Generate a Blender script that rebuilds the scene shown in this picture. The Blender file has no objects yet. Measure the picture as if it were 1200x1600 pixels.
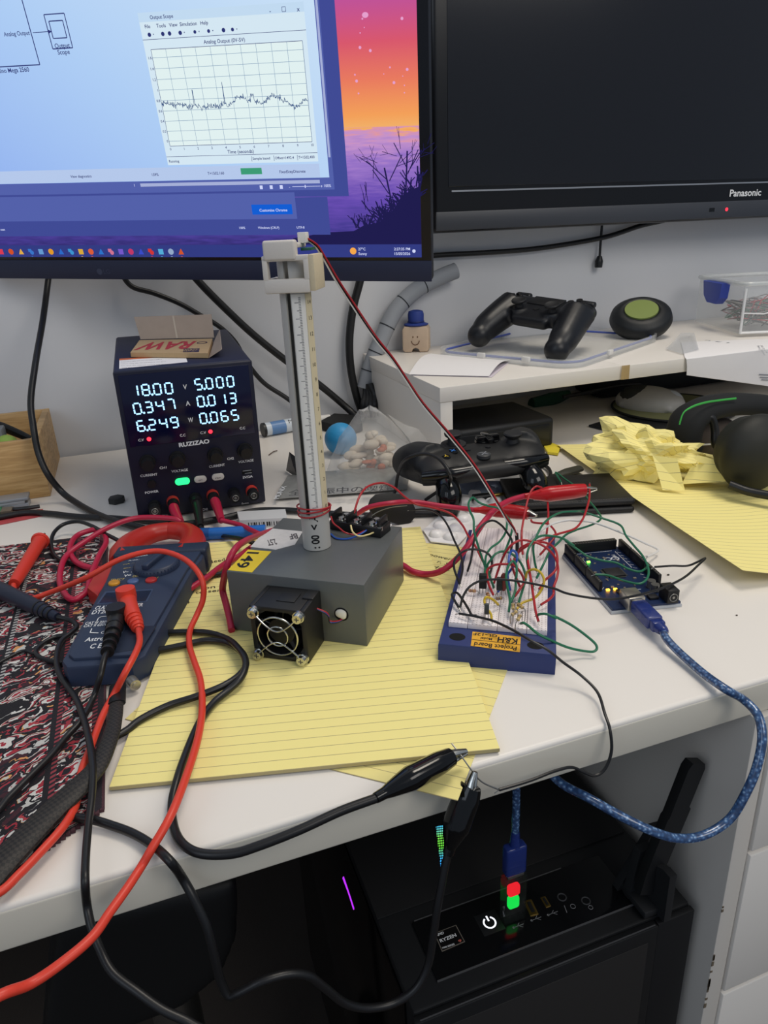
import bpy, bmesh, math, random
from mathutils import Vector, Matrix
from math import sin, cos, pi, radians
random.seed(7)
SC = bpy.context.scene
COL = SC.collection
S = 0.001                      # everything below is written in millimetres
# ------------------------------------------------------------------ camera
CAM_LOC = Vector((-1.1, -274.9, 271.53))
PITCH, ROLL, YAW, FPX = 0.37962, -0.04799, -0.32591, 1109.18
CAM_R = Matrix.Rotation(YAW, 3, 'Z') @ Matrix.Rotation(pi/2 - PITCH, 3, 'X') @ Matrix.Rotation(ROLL, 3, 'Z')
cd = bpy.data.cameras.new('camera'); cam = bpy.data.objects.new('camera', cd); COL.objects.link(cam)
cam.matrix_world = Matrix.Translation(CAM_LOC*S) @ CAM_R.to_4x4()
cd.sensor_fit = 'VERTICAL'; cd.sensor_height = 36; cd.sensor_width = 27
cd.lens = FPX*36/1600; cd.clip_start = 0.01; cd.clip_end = 50
SC.camera = cam
# ------------------------------------------------------------------ light
SC.view_settings.view_transform = 'Standard'; SC.view_settings.look = 'None'
SC.view_settings.exposure = 0.0; SC.view_settings.gamma = 1; SC.view_settings.use_curve_mapping = False
w = bpy.data.worlds.new('World'); SC.world = w; w.use_nodes = True
w.node_tree.nodes['Background'].inputs[0].default_value = (0.70, 0.82, 1.0, 1)
w.node_tree.nodes['Background'].inputs[1].default_value = 0.30
def area(name, loc, target, size, power, col):
    l = bpy.data.lights.new(name, 'AREA'); l.shape = 'RECTANGLE'; l.size, l.size_y = size; l.energy = power; l.color = col
    o = bpy.data.objects.new(name, l); COL.objects.link(o); o.location = loc
    o.rotation_euler = (Vector(target)-Vector(loc)).to_track_quat('-Z', 'Y').to_euler(); return o
area('ceiling_lamp', (0.75, 0.25, 1.75), (0.35, 0.2, 0), (0.6, 0.6), 14, (1.0, 0.91, 0.78))
area('front_fill', (0.9, -1.4, 1.5), (0.3, 0.3, -0.1), (1.3, 0.9), 16, (1.0, 0.95, 0.88))  # added fill behind the camera, brightens the front-facing surfaces
area('window_light', (-1.4, -1.0, 1.2), (0.2, 0.5, 0.1), (1.0, 1.2), 6, (0.80, 0.89, 1.0))
# ------------------------------------------------------------------ pixel helpers (1200x1600)
def ray(px, py): return CAM_R @ Vector(((px-600)/FPX, -(py-800)/FPX, -1.0))
def atp(px, py, o, n):
    d = ray(px, py); n = Vector(n); return CAM_LOC + d*((Vector(o)-CAM_LOC).dot(n)/d.dot(n))
def at(px, py, z=0.0): return atp(px, py, (0, 0, z), (0, 0, 1))
def aty(px, py, y): return atp(px, py, (0, y, 0), (0, 1, 0))
def atd(px, py, d): return CAM_LOC + ray(px, py).normalized()*d
def path(*pts):
    out = []
    for p in pts:
        if p[0] == 'y': out.append(aty(p[1], p[2], p[3]))
        elif p[0] == 'w': out.append(Vector(p[1:]))
        elif p[0] == 'd': out.append(atd(p[1], p[2], p[3]))
        else: out.append(at(*p))
    return out
def zoom(k, ox, oy): return lambda x, y, *r: (ox+x/k, oy+y/k) + r
# ------------------------------------------------------------------ materials
def lin(c):
    if isinstance(c, str): c = [int(c[i:i+2], 16)/255 for i in (0, 2, 4)]
    return tuple((x/12.92 if x <= .04045 else ((x+.055)/1.055)**2.4) for x in c) + (1.0,)
MATS = {}
def mat(name, col, rough=.5, metal=0., emit=None, es=1., alpha=None, trans=0., ior=1.45, coat=0., spec=None, noise=0., bump=0., scale=400., sheen=0.):
    if name in MATS: return MATS[name]
    m = bpy.data.materials.new(name); m.use_nodes = True; nt = m.node_tree; b = nt.nodes['Principled BSDF']
    b.inputs['Base Color'].default_value = lin(col); b.inputs['Roughness'].default_value = rough; b.inputs['Metallic'].default_value = metal
    b.inputs['IOR'].default_value = ior
    if emit: b.inputs['Emission Color'].default_value = lin(emit); b.inputs['Emission Strength'].default_value = es
    if trans: b.inputs['Transmission Weight'].default_value = trans
    if alpha is not None: b.inputs['Alpha'].default_value = alpha
    if coat: b.inputs['Coat Weight'].default_value = coat
    if spec is not None: b.inputs['Specular IOR Level'].default_value = spec
    if sheen: b.inputs['Sheen Weight'].default_value = sheen
    if noise or bump:
        tc = nt.nodes.new('ShaderNodeTexCoord'); nz = nt.nodes.new('ShaderNodeTexNoise'); nz.inputs['Scale'].default_value = scale; nz.inputs['Detail'].default_value = 4
        nt.links.new(tc.outputs['Object'], nz.inputs['Vector'])
        if noise:
            mx = nt.nodes.new('ShaderNodeMix'); mx.data_type = 'RGBA'
            c = lin(col); mx.inputs[6].default_value = tuple(x*(1-noise) for x in c[:3])+(1,); mx.inputs[7].default_value = tuple(min(1, x*(1+noise)) for x in c[:3])+(1,)
            nt.links.new(nz.outputs['Fac'], mx.inputs[0]); nt.links.new(mx.outputs[2], b.inputs['Base Color'])
        if bump:
            bp = nt.nodes.new('ShaderNodeBump'); bp.inputs['Strength'].default_value = bump; bp.inputs['Distance'].default_value = .0005
            nt.links.new(nz.outputs['Fac'], bp.inputs['Height']); nt.links.new(bp.outputs['Normal'], b.inputs['Normal'])
    MATS[name] = m; return m
def emat(name, col, es=1.):
    return mat(name, '000000', .6, emit=col, es=es, spec=.0)
def nodes(name):
    m = bpy.data.materials.new(name); m.use_nodes = True; MATS[name] = m
    nt = m.node_tree; return m, nt, nt.nodes['Principled BSDF'], nt.nodes.new, nt.links.new
def math_node(nt, op, a, b=None, c=None):
    n = nt.nodes.new('ShaderNodeMath'); n.operation = op
    for i, v in enumerate((a, b, c)):
        if v is None: continue
        if isinstance(v, (int, float)): n.inputs[i].default_value = v
        else: nt.links.new(v, n.inputs[i])
    return n.outputs[0]
def ramp(nt, fac, stops, interp='LINEAR'):
    r = nt.nodes.new('ShaderNodeValToRGB'); r.color_ramp.interpolation = interp
    e = r.color_ramp.elements
    while len(e) < len(stops): e.new(.5)
    for i, (p, c) in enumerate(stops): e[i].position = p; e[i].color = lin(c)
    nt.links.new(fac, r.inputs[0]); return r.outputs[0]
def ruled(name, base, line, pitch=8.0, width=.055):
    m, nt, b, N, L = nodes(name)
    uv = N('ShaderNodeUVMap'); sp = N('ShaderNodeSeparateXYZ'); L(uv.outputs[0], sp.inputs[0])
    fr = math_node(nt, 'FRACT', math_node(nt, 'DIVIDE', sp.outputs[1], pitch))
    f = math_node(nt, 'LESS_THAN', fr, width)
    mx = N('ShaderNodeMix'); mx.data_type = 'RGBA'; mx.inputs[6].default_value = lin(base); mx.inputs[7].default_value = lin(line)
    L(f, mx.inputs[0]); L(mx.outputs[2], b.inputs['Base Color']); b.inputs['Roughness'].default_value = .75
    return m
# ------------------------------------------------------------------ mesh builder
def rot(a, ax='Z'): return Matrix.Rotation(a, 4, ax)
def tr(x, y=0, z=0): return Matrix.Translation(Vector((x, y, z)) if not hasattr(x, '__len__') else Vector(x))
def frame(o, x, y=None, n=None):
    """matrix whose columns are x, y, x cross y"""
    x = Vector(x).normalized()
    if n is not None: y = Vector(n).cross(x)
    y = Vector(y); y = (y - x*y.dot(x)).normalized(); z = x.cross(y)
    m = Matrix((x, y, z)).transposed().to_4x4(); m.translation = Vector(o); return m
def smooth_pts(pts, res=6, closed=False):
    pts = [Vector(p) for p in pts]
    if len(pts) < 3: return pts
    out = []; n = len(pts); rng = n if closed else n-1
    for i in range(rng):
        if closed: p = [pts[(i+k-1) % n] for k in range(4)]
        else:
            p1, p2 = pts[i], pts[i+1]
            p = [pts[i-1] if i else p1*2-p2, p1, p2, pts[i+2] if i+2 < n else p2*2-p1]
        t = [0.0]
        for k in range(3): t.append(t[-1] + max(1e-4, (p[k+1]-p[k]).length**.5))
        for j in range(res):
            u = t[1] + (t[2]-t[1])*j/res
            A = [p[k]*((t[k+1]-u)/(t[k+1]-t[k])) + p[k+1]*((u-t[k])/(t[k+1]-t[k])) for k in range(3)]
            B = [A[k]*((t[k+2]-u)/(t[k+2]-t[k])) + A[k+1]*((u-t[k])/(t[k+2]-t[k])) for k in range(2)]
            out.append(B[0]*((t[2]-u)/(t[2]-t[1])) + B[1]*((u-t[1])/(t[2]-t[1])))
    if not closed: out.append(pts[-1])
    return out
FONT_CACHE = {}
def glyph_mesh(s, bold=0.0):
    k = (s, bold)
    if k in FONT_CACHE: return FONT_CACHE[k]
    c = bpy.data.curves.new('t', 'FONT'); c.body = s; c.size = 1; c.offset = bold; c.resolution_u = 3
    o = bpy.data.objects.new('t', c); COL.objects.link(o)
    dg = bpy.context.evaluated_depsgraph_get(); me = bpy.data.meshes.new_from_object(o.evaluated_get(dg))
    v = [x.co.copy() for x in me.vertices]; f = [tuple(p.vertices) for p in me.polygons]
    bpy.data.objects.remove(o); bpy.data.curves.remove(c); bpy.data.meshes.remove(me)
    FONT_CACHE[k] = (v, f); return v, f
class MB:
    def __init__(s, flat=False): s.v = []; s.f = []; s.uv = {}; s.flat = flat; s.ang = 40
    def add(s, v, f, M=None):
        b = len(s.v); s.v += [(M @ Vector(p)) if M is not None else Vector(p) for p in v]
        s.f += [tuple(b+i for i in q) for q in f]; return s
    def box(s, c, d, bev=0, seg=2, M=None):
        bm = bmesh.new(); bmesh.ops.create_cube(bm, size=1)
        for v in bm.verts: v.co = Vector((v.co.x*d[0], v.co.y*d[1], v.co.z*d[2]))
        if bev: bmesh.ops.bevel(bm, geom=bm.edges[:], offset=min(bev, min(d)*.49), segments=seg, affect='EDGES', profile=.5)
        for v in bm.verts: v.co += Vector(c)
        bm.verts.index_update(); s.add([v.co.copy() for v in bm.verts], [[v.index for v in f.verts] for f in bm.faces], M); bm.free(); return s
    def span(s, a, b, bev=0, seg=2, M=None):
        return s.box([(a[i]+b[i])/2 for i in range(3)], [abs(b[i]-a[i]) for i in range(3)], bev, seg, M)
    def cyl(s, p0, p1, r0, r1=None, n=20, M=None, caps=True):
        p0, p1 = Vector(p0), Vector(p1); r1 = r0 if r1 is None else r1
        q = (p1-p0).to_track_quat('Z', 'Y').to_matrix(); v = []
        for p, r in ((p0, r0), (p1, r1)):
            v += [p + q @ Vector((r*cos(2*pi*i/n), r*sin(2*pi*i/n), 0)) for i in range(n)]
        f = [(i, (i+1) % n, n+(i+1) % n, n+i) for i in range(n)]
        if caps: f += [tuple(range(n))[::-1], tuple(range(n, 2*n))]
        return s.add(v, f, M)
    def lathe(s, prof, n=24, M=None, sx=1, sy=1):
        v = []; f = []; k = len(prof)
        for r, z in prof: v += [(max(r, 1e-4)*cos(2*pi*i/n)*sx, max(r, 1e-4)*sin(2*pi*i/n)*sy, z) for i in range(n)]
        for a in range(k-1): f += [(a*n+i, a*n+(i+1) % n, (a+1)*n+(i+1) % n, (a+1)*n+i) for i in range(n)]
        f += [tuple(range(n))[::-1], tuple((k-1)*n+i for i in range(n))]
        return s.add(v, f, M)
    def ring(s, c, R, r, n=40, m=10, M=None):
        v = []; f = []
        for i in range(n):
            a = 2*pi*i/n
            for j in range(m):
                b = 2*pi*j/m; v.append((c[0]+(R+r*cos(b))*cos(a), c[1]+(R+r*cos(b))*sin(a), c[2]+r*sin(b)))
        for i in range(n):
            for j in range(m): f.append((i*m+j, ((i+1) % n)*m+j, ((i+1) % n)*m+(j+1) % m, i*m+(j+1) % m))
        return s.add(v, f, M)
    def tube(s, pts, r, n=8, res=6, closed=False, flat=1.0, up=None):
        q = smooth_pts(pts, res, closed) if res > 1 else [Vector(p) for p in pts]
        k = len(q); tg = []
        for i in range(k):
            a = q[(i-1) % k] if (closed or i) else q[0]; b = q[(i+1) % k] if (closed or i < k-1) else q[-1]
            t = (b-a); tg.append(t.normalized() if t.length > 1e-9 else Vector((0, 0, 1)))
        nv = Vector(up) if up else tg[0].orthogonal(); v = []; f = []
        for i in range(k):
            if up: nv = Vector(up)
            nv = nv - tg[i]*nv.dot(tg[i]); nv = nv.normalized() if nv.length > 1e-6 else tg[i].orthogonal().normalized()
            bn = tg[i].cross(nv)
            if callable(r): rr = r(i/(k-1))
            elif isinstance(r, (list, tuple)):
                x = i/(k-1)*(len(r)-1); j = min(int(x), len(r)-2); rr = r[j]+(r[j+1]-r[j])*(x-j)
            else: rr = r
            v += [q[i] + nv*(rr*flat*cos(2*pi*j/n)) + bn*(rr*sin(2*pi*j/n)) for j in range(n)]
        for i in range(k if closed else k-1):
            i2 = (i+1) % k
            f += [(i*n+j, i*n+(j+1) % n, i2*n+(j+1) % n, i2*n+j) for j in range(n)]
        if not closed: f += [tuple(range(n))[::-1], tuple((k-1)*n+j for j in range(n))]
        return s.add(v, f)
    def prism(s, poly, z0, z1, M=None, bev=0):
        n = len(poly); a = sum(poly[i][0]*poly[(i+1) % n][1]-poly[(i+1) % n][0]*poly[i][1] for i in range(n))
        if a < 0: poly = poly[::-1]
        bm = bmesh.new(); vs = [bm.verts.new((p[0], p[1], z0)) for p in poly]
        f = bm.faces.new(vs); f.normal_flip()
        r = bmesh.ops.extrude_face_region(bm, geom=[f]); tv = [g for g in r['geom'] if isinstance(g, bmesh.types.BMVert)]
        for v in tv: v.co.z = z1
        if bev:
            es = [e for e in bm.edges if abs(e.verts[0].co.z-z1) < 1e-6 and abs(e.verts[1].co.z-z1) < 1e-6]
            bmesh.ops.bevel(bm, geom=es, offset=bev, segments=2, affect='EDGES', profile=.5)
        bmesh.ops.recalc_face_normals(bm, faces=bm.faces[:]); bm.verts.index_update()
        s.add([v.co.copy() for v in bm.verts], [[v.index for v in f.verts] for f in bm.faces], M); bm.free(); return s
    def sph(s, c, r, n=20, m=12, M=None):
        if not hasattr(r, '__len__'): r = (r, r, r)
        v = [(c[0], c[1], c[2]-r[2])]; f = []
        for j in range(1, m):
            b = -pi/2+pi*j/m; v += [(c[0]+r[0]*cos(b)*cos(2*pi*i/n), c[1]+r[1]*cos(b)*sin(2*pi*i/n), c[2]+r[2]*sin(b)) for i in range(n)]
        v.append((c[0], c[1], c[2]+r[2])); t = len(v)-1
        f += [(0, 1+(i+1) % n, 1+i) for i in range(n)]
        for j in range(m-2): f += [(1+j*n+i, 1+j*n+(i+1) % n, 1+(j+1)*n+(i+1) % n, 1+(j+1)*n+i) for i in range(n)]
        f += [(1+(m-2)*n+i, 1+(m-2)*n+(i+1) % n, t) for i in range(n)]
        return s.add(v, f, M)
    def text(s, string, M, size=1.0, width=None, bold=0.0, align='L'):
        v, f = glyph_mesh(string, bold)
        if not v: return s
        x0, x1 = min(p.x for p in v), max(p.x for p in v); k = size if width is None else width/(x1-x0)
        off = {'L': -x0, 'C': -(x0+x1)/2, 'R': -x1}[align]
        return s.add([((p.x+off)*k, p.y*size, 0) for p in v], f, M)
    def line2(s, pts, w, M=None, z=0):
        pts = [Vector((p[0], p[1], 0)) for p in pts]
        for a, b in zip(pts, pts[1:]):
            d = b-a
            if d.length < 1e-6: continue
            n = Vector((-d.y, d.x, 0)).normalized()*w/2
            s.add([a+n+Vector((0, 0, z)), a-n+Vector((0, 0, z)), b-n+Vector((0, 0, z)), b+n+Vector((0, 0, z))], [(0, 1, 2, 3)], M)
        return s
    def rect2(s, x0, y0, x1, y1, M=None, z=0):
        return s.add([(x0, y0, z), (x1, y0, z), (x1, y1, z), (x0, y1, z)], [(0, 1, 2, 3)], M)
    def disc2(s, x, y, r, M=None, z=0, n=14, ry=None):
        ry = ry or r
        return s.add([(x+r*cos(2*pi*i/n), y+ry*sin(2*pi*i/n), z) for i in range(n)], [tuple(range(n))], M)
    # ---- things drawn on a plane of the scene from photograph pixels
    def poly_px(s, px, o, n, off=.15, thick=0):
        n = Vector(n).normalized(); P = [atp(p[0], p[1], o, n) + n*off for p in px]; k = len(P)
        if not thick: return s.add(P, [tuple(range(k))])
        Q = [p - n*thick for p in P]
        return s.add(P+Q, [tuple(range(k)), tuple(range(k, 2*k))[::-1]] + [(i, k+i, k+(i+1) % k, (i+1) % k) for i in range(k)])
    def text_px(s, string, A, B, o, n, h, off=.2, bold=0.0):
        n = Vector(n).normalized(); a = atp(*A, o, n); b = atp(*B, o, n)
        if h < 0:                                   # cap height measured on the photograph, upright or upside down
            y = n.cross((b-a).normalized()); k = 1 if (B[0] > A[0]) else -1
            h = abs((atp(A[0], A[1]+h*k, o, n)-a).dot(y))/.7
        return s.text(string, frame(a+n*off, b-a, n=n), size=h, width=(b-a).length, bold=bold)
    def mesh(s, name, scale=S, M=None):
        me = bpy.data.meshes.new(name)
        me.from_pydata([((M @ p) if M is not None else p)*scale for p in s.v], [], s.f)
        if s.uv:
            ul = me.uv_layers.new(name='UVMap')
            for l in me.loops: ul.data[l.index].uv = s.uv.get(l.vertex_index, (0, 0))
        me.validate()
        if not s.flat and len(me.polygons):
            me.shade_smooth(); me.set_sharp_from_angle(angle=radians(s.ang))
        return me
def blob(prims, voxel=2.0, smooth=6, M=None):
    """one continuous surface around several overlapping shapes (an MB)"""
    me = prims.mesh('tmp', 1.0); o = bpy.data.objects.new('tmp', me); COL.objects.link(o)
    r = o.modifiers.new('r', 'REMESH'); r.mode = 'VOXEL'; r.voxel_size = voxel
    if smooth: sm = o.modifiers.new('s', 'SMOOTH'); sm.iterations = smooth; sm.factor = .5
    dg = bpy.context.evaluated_depsgraph_get(); m2 = bpy.data.meshes.new_from_object(o.evaluated_get(dg))
    out = MB(); out.ang = 80; out.add([v.co.copy() for v in m2.vertices], [tuple(p.vertices) for p in m2.polygons], M)
    bpy.data.objects.remove(o); bpy.data.meshes.remove(me); bpy.data.meshes.remove(m2); return out
# ------------------------------------------------------------------ things
def tag(o, label, cat, group=None, kind=None):
    if kind: o['kind'] = kind
    if label: o['label'] = label
    if cat: o['category'] = cat
    if group: o['group'] = group
    return o
class Thing:
    def __init__(s, name, label, cat, M=None, group=None, kind=None):
        s.M = M if M is not None else Matrix.Identity(4)
        if not isinstance(s.M, Matrix): s.M = tr(s.M)
        s.o = bpy.data.objects.new(name, None); COL.objects.link(s.o); s.o.empty_display_size = .01
        L = s.M.copy(); L.translation = L.translation*S; s.o.matrix_world = L; s.inv = s.M.inverted()
        tag(s.o, label, cat, group, kind)
    def add(s, name, mb, m, label=None, world=False, kind=None, parent=None):
        me = mb.mesh(name, S, s.inv if world else None); me.materials.append(m)
        o = bpy.data.objects.new(name, me); COL.objects.link(o); o.parent = parent or s.o
        if label: o['label'] = label
        if kind: o['kind'] = kind
        return o
    def addw(s, name, mb, m, label=None, kind=None, parent=None): return s.add(name, mb, m, label, True, kind, parent)
def solo(name, mb, m, label, cat, group=None, kind=None, M=None):
    """a thing that is one mesh; origin at the middle of its foot"""
    if M is not None: mb.v = [M @ p for p in mb.v]
    lo = [min(p[i] for p in mb.v) for i in range(3)]; hi = [max(p[i] for p in mb.v) for i in range(3)]
    c = Vector(((lo[0]+hi[0])/2, (lo[1]+hi[1])/2, lo[2]))
    me = mb.mesh(name, S, tr(-c)); me.materials.append(m)
    o = bpy.data.objects.new(name, me); COL.objects.link(o); o.location = c*S
    return tag(o, label, cat, group, kind)
def sheet(corners, nu=12, nv=16, zf=None, size=(210, 297), thick=.25):
    """paper: corners = four world points (u0v0,u1v0,u1v1,u0v1); uv in mm"""
    a, b, c, d = [Vector(p) for p in corners]; mb = MB(); mb.ang = 60
    for k in range(2):
        for j in range(nv+1):
            for i in range(nu+1):
                u, v = i/nu, j/nv
                p = (a*(1-u)+b*u)*(1-v) + (d*(1-u)+c*u)*v
                if zf: p = p + Vector((0, 0, zf(u, v)))
                mb.uv[len(mb.v)] = (u*size[0], v*size[1]); mb.v.append(p + Vector((0, 0, thick*(1-k))))
    n = (nu+1)*(nv+1); W = nu+1
    for j in range(nv):
        for i in range(nu):
            q = (j*W+i, j*W+i+1, (j+1)*W+i+1, (j+1)*W+i); mb.f.append(q); mb.f.append(tuple(n+x for x in q[::-1]))
    bd = [i for i in range(W)] + [j*W+nu for j in range(1, nv+1)] + [nv*W+i for i in range(nu-1, -1, -1)] + [j*W for j in range(nv-1, 0, -1)]
    for x, y in zip(bd, bd[1:]+bd[:1]): mb.f.append((x, n+x, n+y, y))
    return mb
# ------------------------------------------------------------------ common materials
WHITE = mat('white_laminate', 'e6e0d8', .38, noise=.02, scale=3)
WALLM = mat('wall_paint', 'd6d7da', .8, noise=.03, scale=2.5)
BLACKP = mat('black_plastic', '17181a', .42)
BLACKM = mat('matte_black', '121314', .7)
BLACKG = mat('glossy_black', '0b0c0e', .12)
RUBBER = mat('black_cable_rubber', '1b1b1c', .42)
DARKSLOT = mat('dark_opening', '050506', .9)
CHROME = mat('chrome', 'c9c9c4', .22, 1.0)
STEEL = mat('steel', '9b9a96', .38, 1.0)
BRASS = mat('brass_contact', 'b99b52', .3, 1.0)
REDW = mat('red_insulation', 'a82028', .4)
PINKC = mat('crimson_silicone', 'b02040', .38)
CORAL = mat('coral_red_silicone', 'd8402e', .4)
GREENW = mat('green_insulation', '1f6b4c', .4)
YELLOWW = mat('yellow_insulation', 'c7a82c', .4)
BLUEW = mat('blue_insulation', '2250a8', .4)
WHITEW = mat('white_insulation', 'dcdad6', .4)
BLACKW = mat('black_insulation', '151517', .38)
CREAMW = mat('cream_insulation', 'dcc98c', .4)
INKW = mat('white_print', 'e4e6e8', .5)
INKG = mat('grey_print', '8d9096', .5)
INKB = mat('black_print', '101012', .6)
GOLDP = mat('gold_print', 'c8b25c', .5)
YPAPER = ruled('yellow_ruled_paper', 'f6e896', 'b0a274', 8.0)
YPAPER2 = ruled('yellow_ruled_sheet', 'f0e294', 'b0a274', 8.0)
WPAPER = mat('white_paper', 'e9e6e6', .7)
BOARDK = mat('grey_card', '8f8a78', .8)
# ------------------------------------------------------------------ setting
def struct(name, mb, m): return solo(name, mb, m, None, None, kind='structure')
struct('wall_back', MB().span((-1600, 766, -718), (2000, 846, 1700)), WALLM)
CARPET = mat('dark_carpet', '4a433e', .95, noise=.35, scale=900, bump=.4)
struct('floor', MB().span((-1600, -1500, -768), (2000, 846, -718)), CARPET)
# desk
desk = Thing('desk', 'white laminate desk with a rounded front edge carrying the electronics', 'desk', (0, 380, -718))
desk.addw('desk_top', MB().span((-760, .4, -15), (1010, 758, 0), 2.6, 4), WHITE)
desk.addw('front_edge', MB().span((-760, 0, -26), (1010, 17, -2.4), 1.6, 3), mat('edge_band', 'd3cdbf', .42), 'slightly greyer front edge band')
desk.addw('side_panel', MB().span((-760, 12, -718), (-730, 740, -15.2), 1), WHITE)
desk.addw('back_rail', MB().span((-729, 735, -300), (330, 752, -15.2), 1), mat('rail_grey', 'b9b4ac', .6))
dr = Thing('drawer_unit', 'white drawer pedestal under the right end of the desk, chipped front edge', 'drawers', (560, 350, -718))
dr.addw('body', MB().span((331.5, -4, -718), (346, 740, -26.3), .8).span((346.2, 16, -718), (790, 740, -40), .5), mat('pedestal_white_shaded', 'cac4bc', .45, noise=.03, scale=6))  # body greyer than the drawers: kneehole shade painted into the white
for i, (z1, z0) in enumerate(((-28, -143), (-147, -287), (-291, -470), (-474, -700))):
    d = dr.addw('drawer', MB().span((348, -5.5, z0), (790, 15, z1), 1.2), WHITE)
chip = MB()
random.seed(3)
for i in range(16):
    z = -random.choice([random.uniform(188, 225), random.uniform(240, 300)])
    chip.box((332.2, -4.1, z), (random.uniform(.8, 2.2), .5, random.uniform(1.5, 6)))
dr.addw('chipped_edge', chip, mat('chipboard_chip', '6e6252', .9), label='brown chips along the pedestal front edge')
# riser shelf on the desk
SH = 97.0
sx0, sy0 = at(687, 606, SH).x, at(687, 606, SH).y
shelf = Thing('desk_shelf', 'white raised shelf at the back right of the desk with clutter on it', 'shelf', (sx0+250, sy0+140, 0))
shelf.addw('shelf_top', MB().span((sx0, sy0, SH-18), (sx0+253, 764, SH), 1).span((sx0+253.2, sy0-2, SH-18), (sx0+800, 764, SH), 1), WHITE)
shelf.addw('side_panel', MB().span((sx0+1, sy0+1, .3), (sx0+17, 763, SH-18.2), .8), WHITE)
shelf.addw('side_panel', MB().span((sx0+780, sy0+1, .3), (sx0+798, 763, SH-18.2), .8), WHITE)
shelf.addw('tape_strip', MB().span((sx0+250, sy0-2.4, SH-17.5), (sx0+262, sy0-2.05, SH+.3)), mat('amber_tape', 'cfb27a', .3, alpha=.55), label='strip of clear tape over the front joint')
# ------------------------------------------------------------------ monitor
def Rm(yaw, tilt, roll): return (Matrix.Rotation(yaw, 4, 'Z') @ Matrix.Rotation(tilt, 4, 'X') @ Matrix.Rotation(roll, 4, 'Y'))
MO = CAM_LOC + ray(659, 402).normalized()*800
MM = Rm(-.5533, .2182, .0384); MM.translation = MO        # x right, y into the panel, z up; origin = lower right corner of the picture
mon = Thing('monitor', 'desktop monitor lit with a graph window over a sunset wallpaper', 'monitor', MM)
cas = MB().span((-538, .6, -26), (11.5, 13, 307), 5, 3).span((-440, 12, 10), (-90, 40, 250), 12, 3)
mon.add('casing', cas, mat('monitor_casing', '20242e', .45))
mon.add('chin', MB().span((-537, -.6, -25.5), (10.5, .5, -3.5), 1.0), mat('monitor_chin', '232942', .5))
mon.add('screen_border', MB().span((-530, -.25, -3.3), (10.2, .5, 303), .2), mat('screen_border', '0a0a12', .25))
lg = MB(); F = Matrix(((1, 0, 0, 0), (0, 0, 1, 0), (0, 1, 0, 0), (0, 0, 0, 1)))
FXZ = Matrix(((1, 0, 0, 0), (0, 0, -1, 0), (0, 1, 0, 0), (0, 0, 0, 1)))    # 2-D x,y -> x,z facing -y
def onface(y): return tr(0, y, 0) @ FXZ
lg.text('LG', onface(-.75) @ tr(-377, -19, 0), size=7.5).disc2(-382, -16.6, 3.6, onface(-.75))
mon.add('maker_logo', lg, mat('logo_grey', '3c4258', .5))
# wallpaper: a generic dusk over water
m, nt, b, N, L = nodes('sunset_wallpaper')
tc = N('ShaderNodeTexCoord'); sp = N('ShaderNodeSeparateXYZ'); L(tc.outputs['Object'], sp.inputs[0])
nz = N('ShaderNodeTexNoise'); nz.inputs['Scale'].default_value = 1.0; nz.inputs['Detail'].default_value = 3
mp = N('ShaderNodeMapping'); mp.inputs['Scale'].default_value = (40, 1, 330); L(tc.outputs['Object'], mp.inputs[0]); L(mp.outputs[0], nz.inputs[0])
z = math_node(nt, 'DIVIDE', sp.outputs[2], .297)
inwater = math_node(nt, 'LESS_THAN', z, .415)
zz = math_node(nt, 'ADD', z, math_node(nt, 'MULTIPLY', math_node(nt, 'MULTIPLY', math_node(nt, 'SUBTRACT', nz.outputs[0], .5), .16), inwater))
col = ramp(nt, zz, [(0, '2c2a66'), (.09, '4b3f96'), (.20, '6a4fb4'), (.31, '9d78cc'), (.38, 'c795cf'), (.412, 'e39aa8'), (.418, 'f7b36a'), (.45, 'f9a45c'), (.55, 'ee7d62'), (.65, 'dd5a70'), (.76, 'c3559c'), (.88, 'a155b4'), (1, '7a4fb0')])
b.inputs['Base Color'].default_value = (0, 0, 0, 1); b.inputs['Specular IOR Level'].default_value = 0; L(col, b.inputs['Emission Color']); b.inputs['Emission Strength'].default_value = .95
sc = mon.add('screen', MB(True).rect2(-527, 0, 0, 297, onface(-.35)), m)
def scr(name, mb, m, label=None): return mon.add(name, mb, m, label, parent=sc)
tree = MB(True); M0 = onface(-.45)
hill = [(-140, 13), (-140, 20), (-100, 26), (-72, 27), (-60, 33), (-45, 35), (-36, 42), (-28, 48), (-20, 60), (-10, 66), (0, 70), (0, 13)]
for i in range(len(hill)-2):
    (x0, y0), (x1, y1) = hill[i], hill[i+1]
    if x1 > x0: tree.add([(x0, 13, 0), (x1, 13, 0), (x1, y1, 0), (x0, y0, 0)], [(0, 1, 2, 3)], M0)
def branch(x, y, a, l, w, d):
    x1, y1 = x+l*cos(a), y+l*sin(a); tree.line2([(x, y), (x1, y1)], w, M0)
    if d:
        for k in range(2 if d < 3 else 3): branch(x+(x1-x)*random.uniform(.4, 1), y+(y1-y)*random.uniform(.4, 1), a+random.uniform(-.8, .8), l*.62, w*.6, d-1)
random.seed(11)
branch(-28, 44, 1.75, 44, 1.6, 3); branch(-15, 62, 1.5, 40, 1.5, 3); branch(-46, 36, 2.2, 26, 1.2, 2)
for i in range(70):
    x = random.uniform(-42, 0); h = 36+(x+42)*.95; branch(x, h*random.uniform(.7, 1), random.uniform(.6, 2.5), random.uniform(7, 16), 1.6, 1)
for i in range(22): branch(random.uniform(-70, -45), 30, random.uniform(.6, 2.5), random.uniform(6, 12), 1.2, 1)
scr('wallpaper_trees', tree, emat('dusk_silhouette', '221f52', .9))
st = MB(True)
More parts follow.
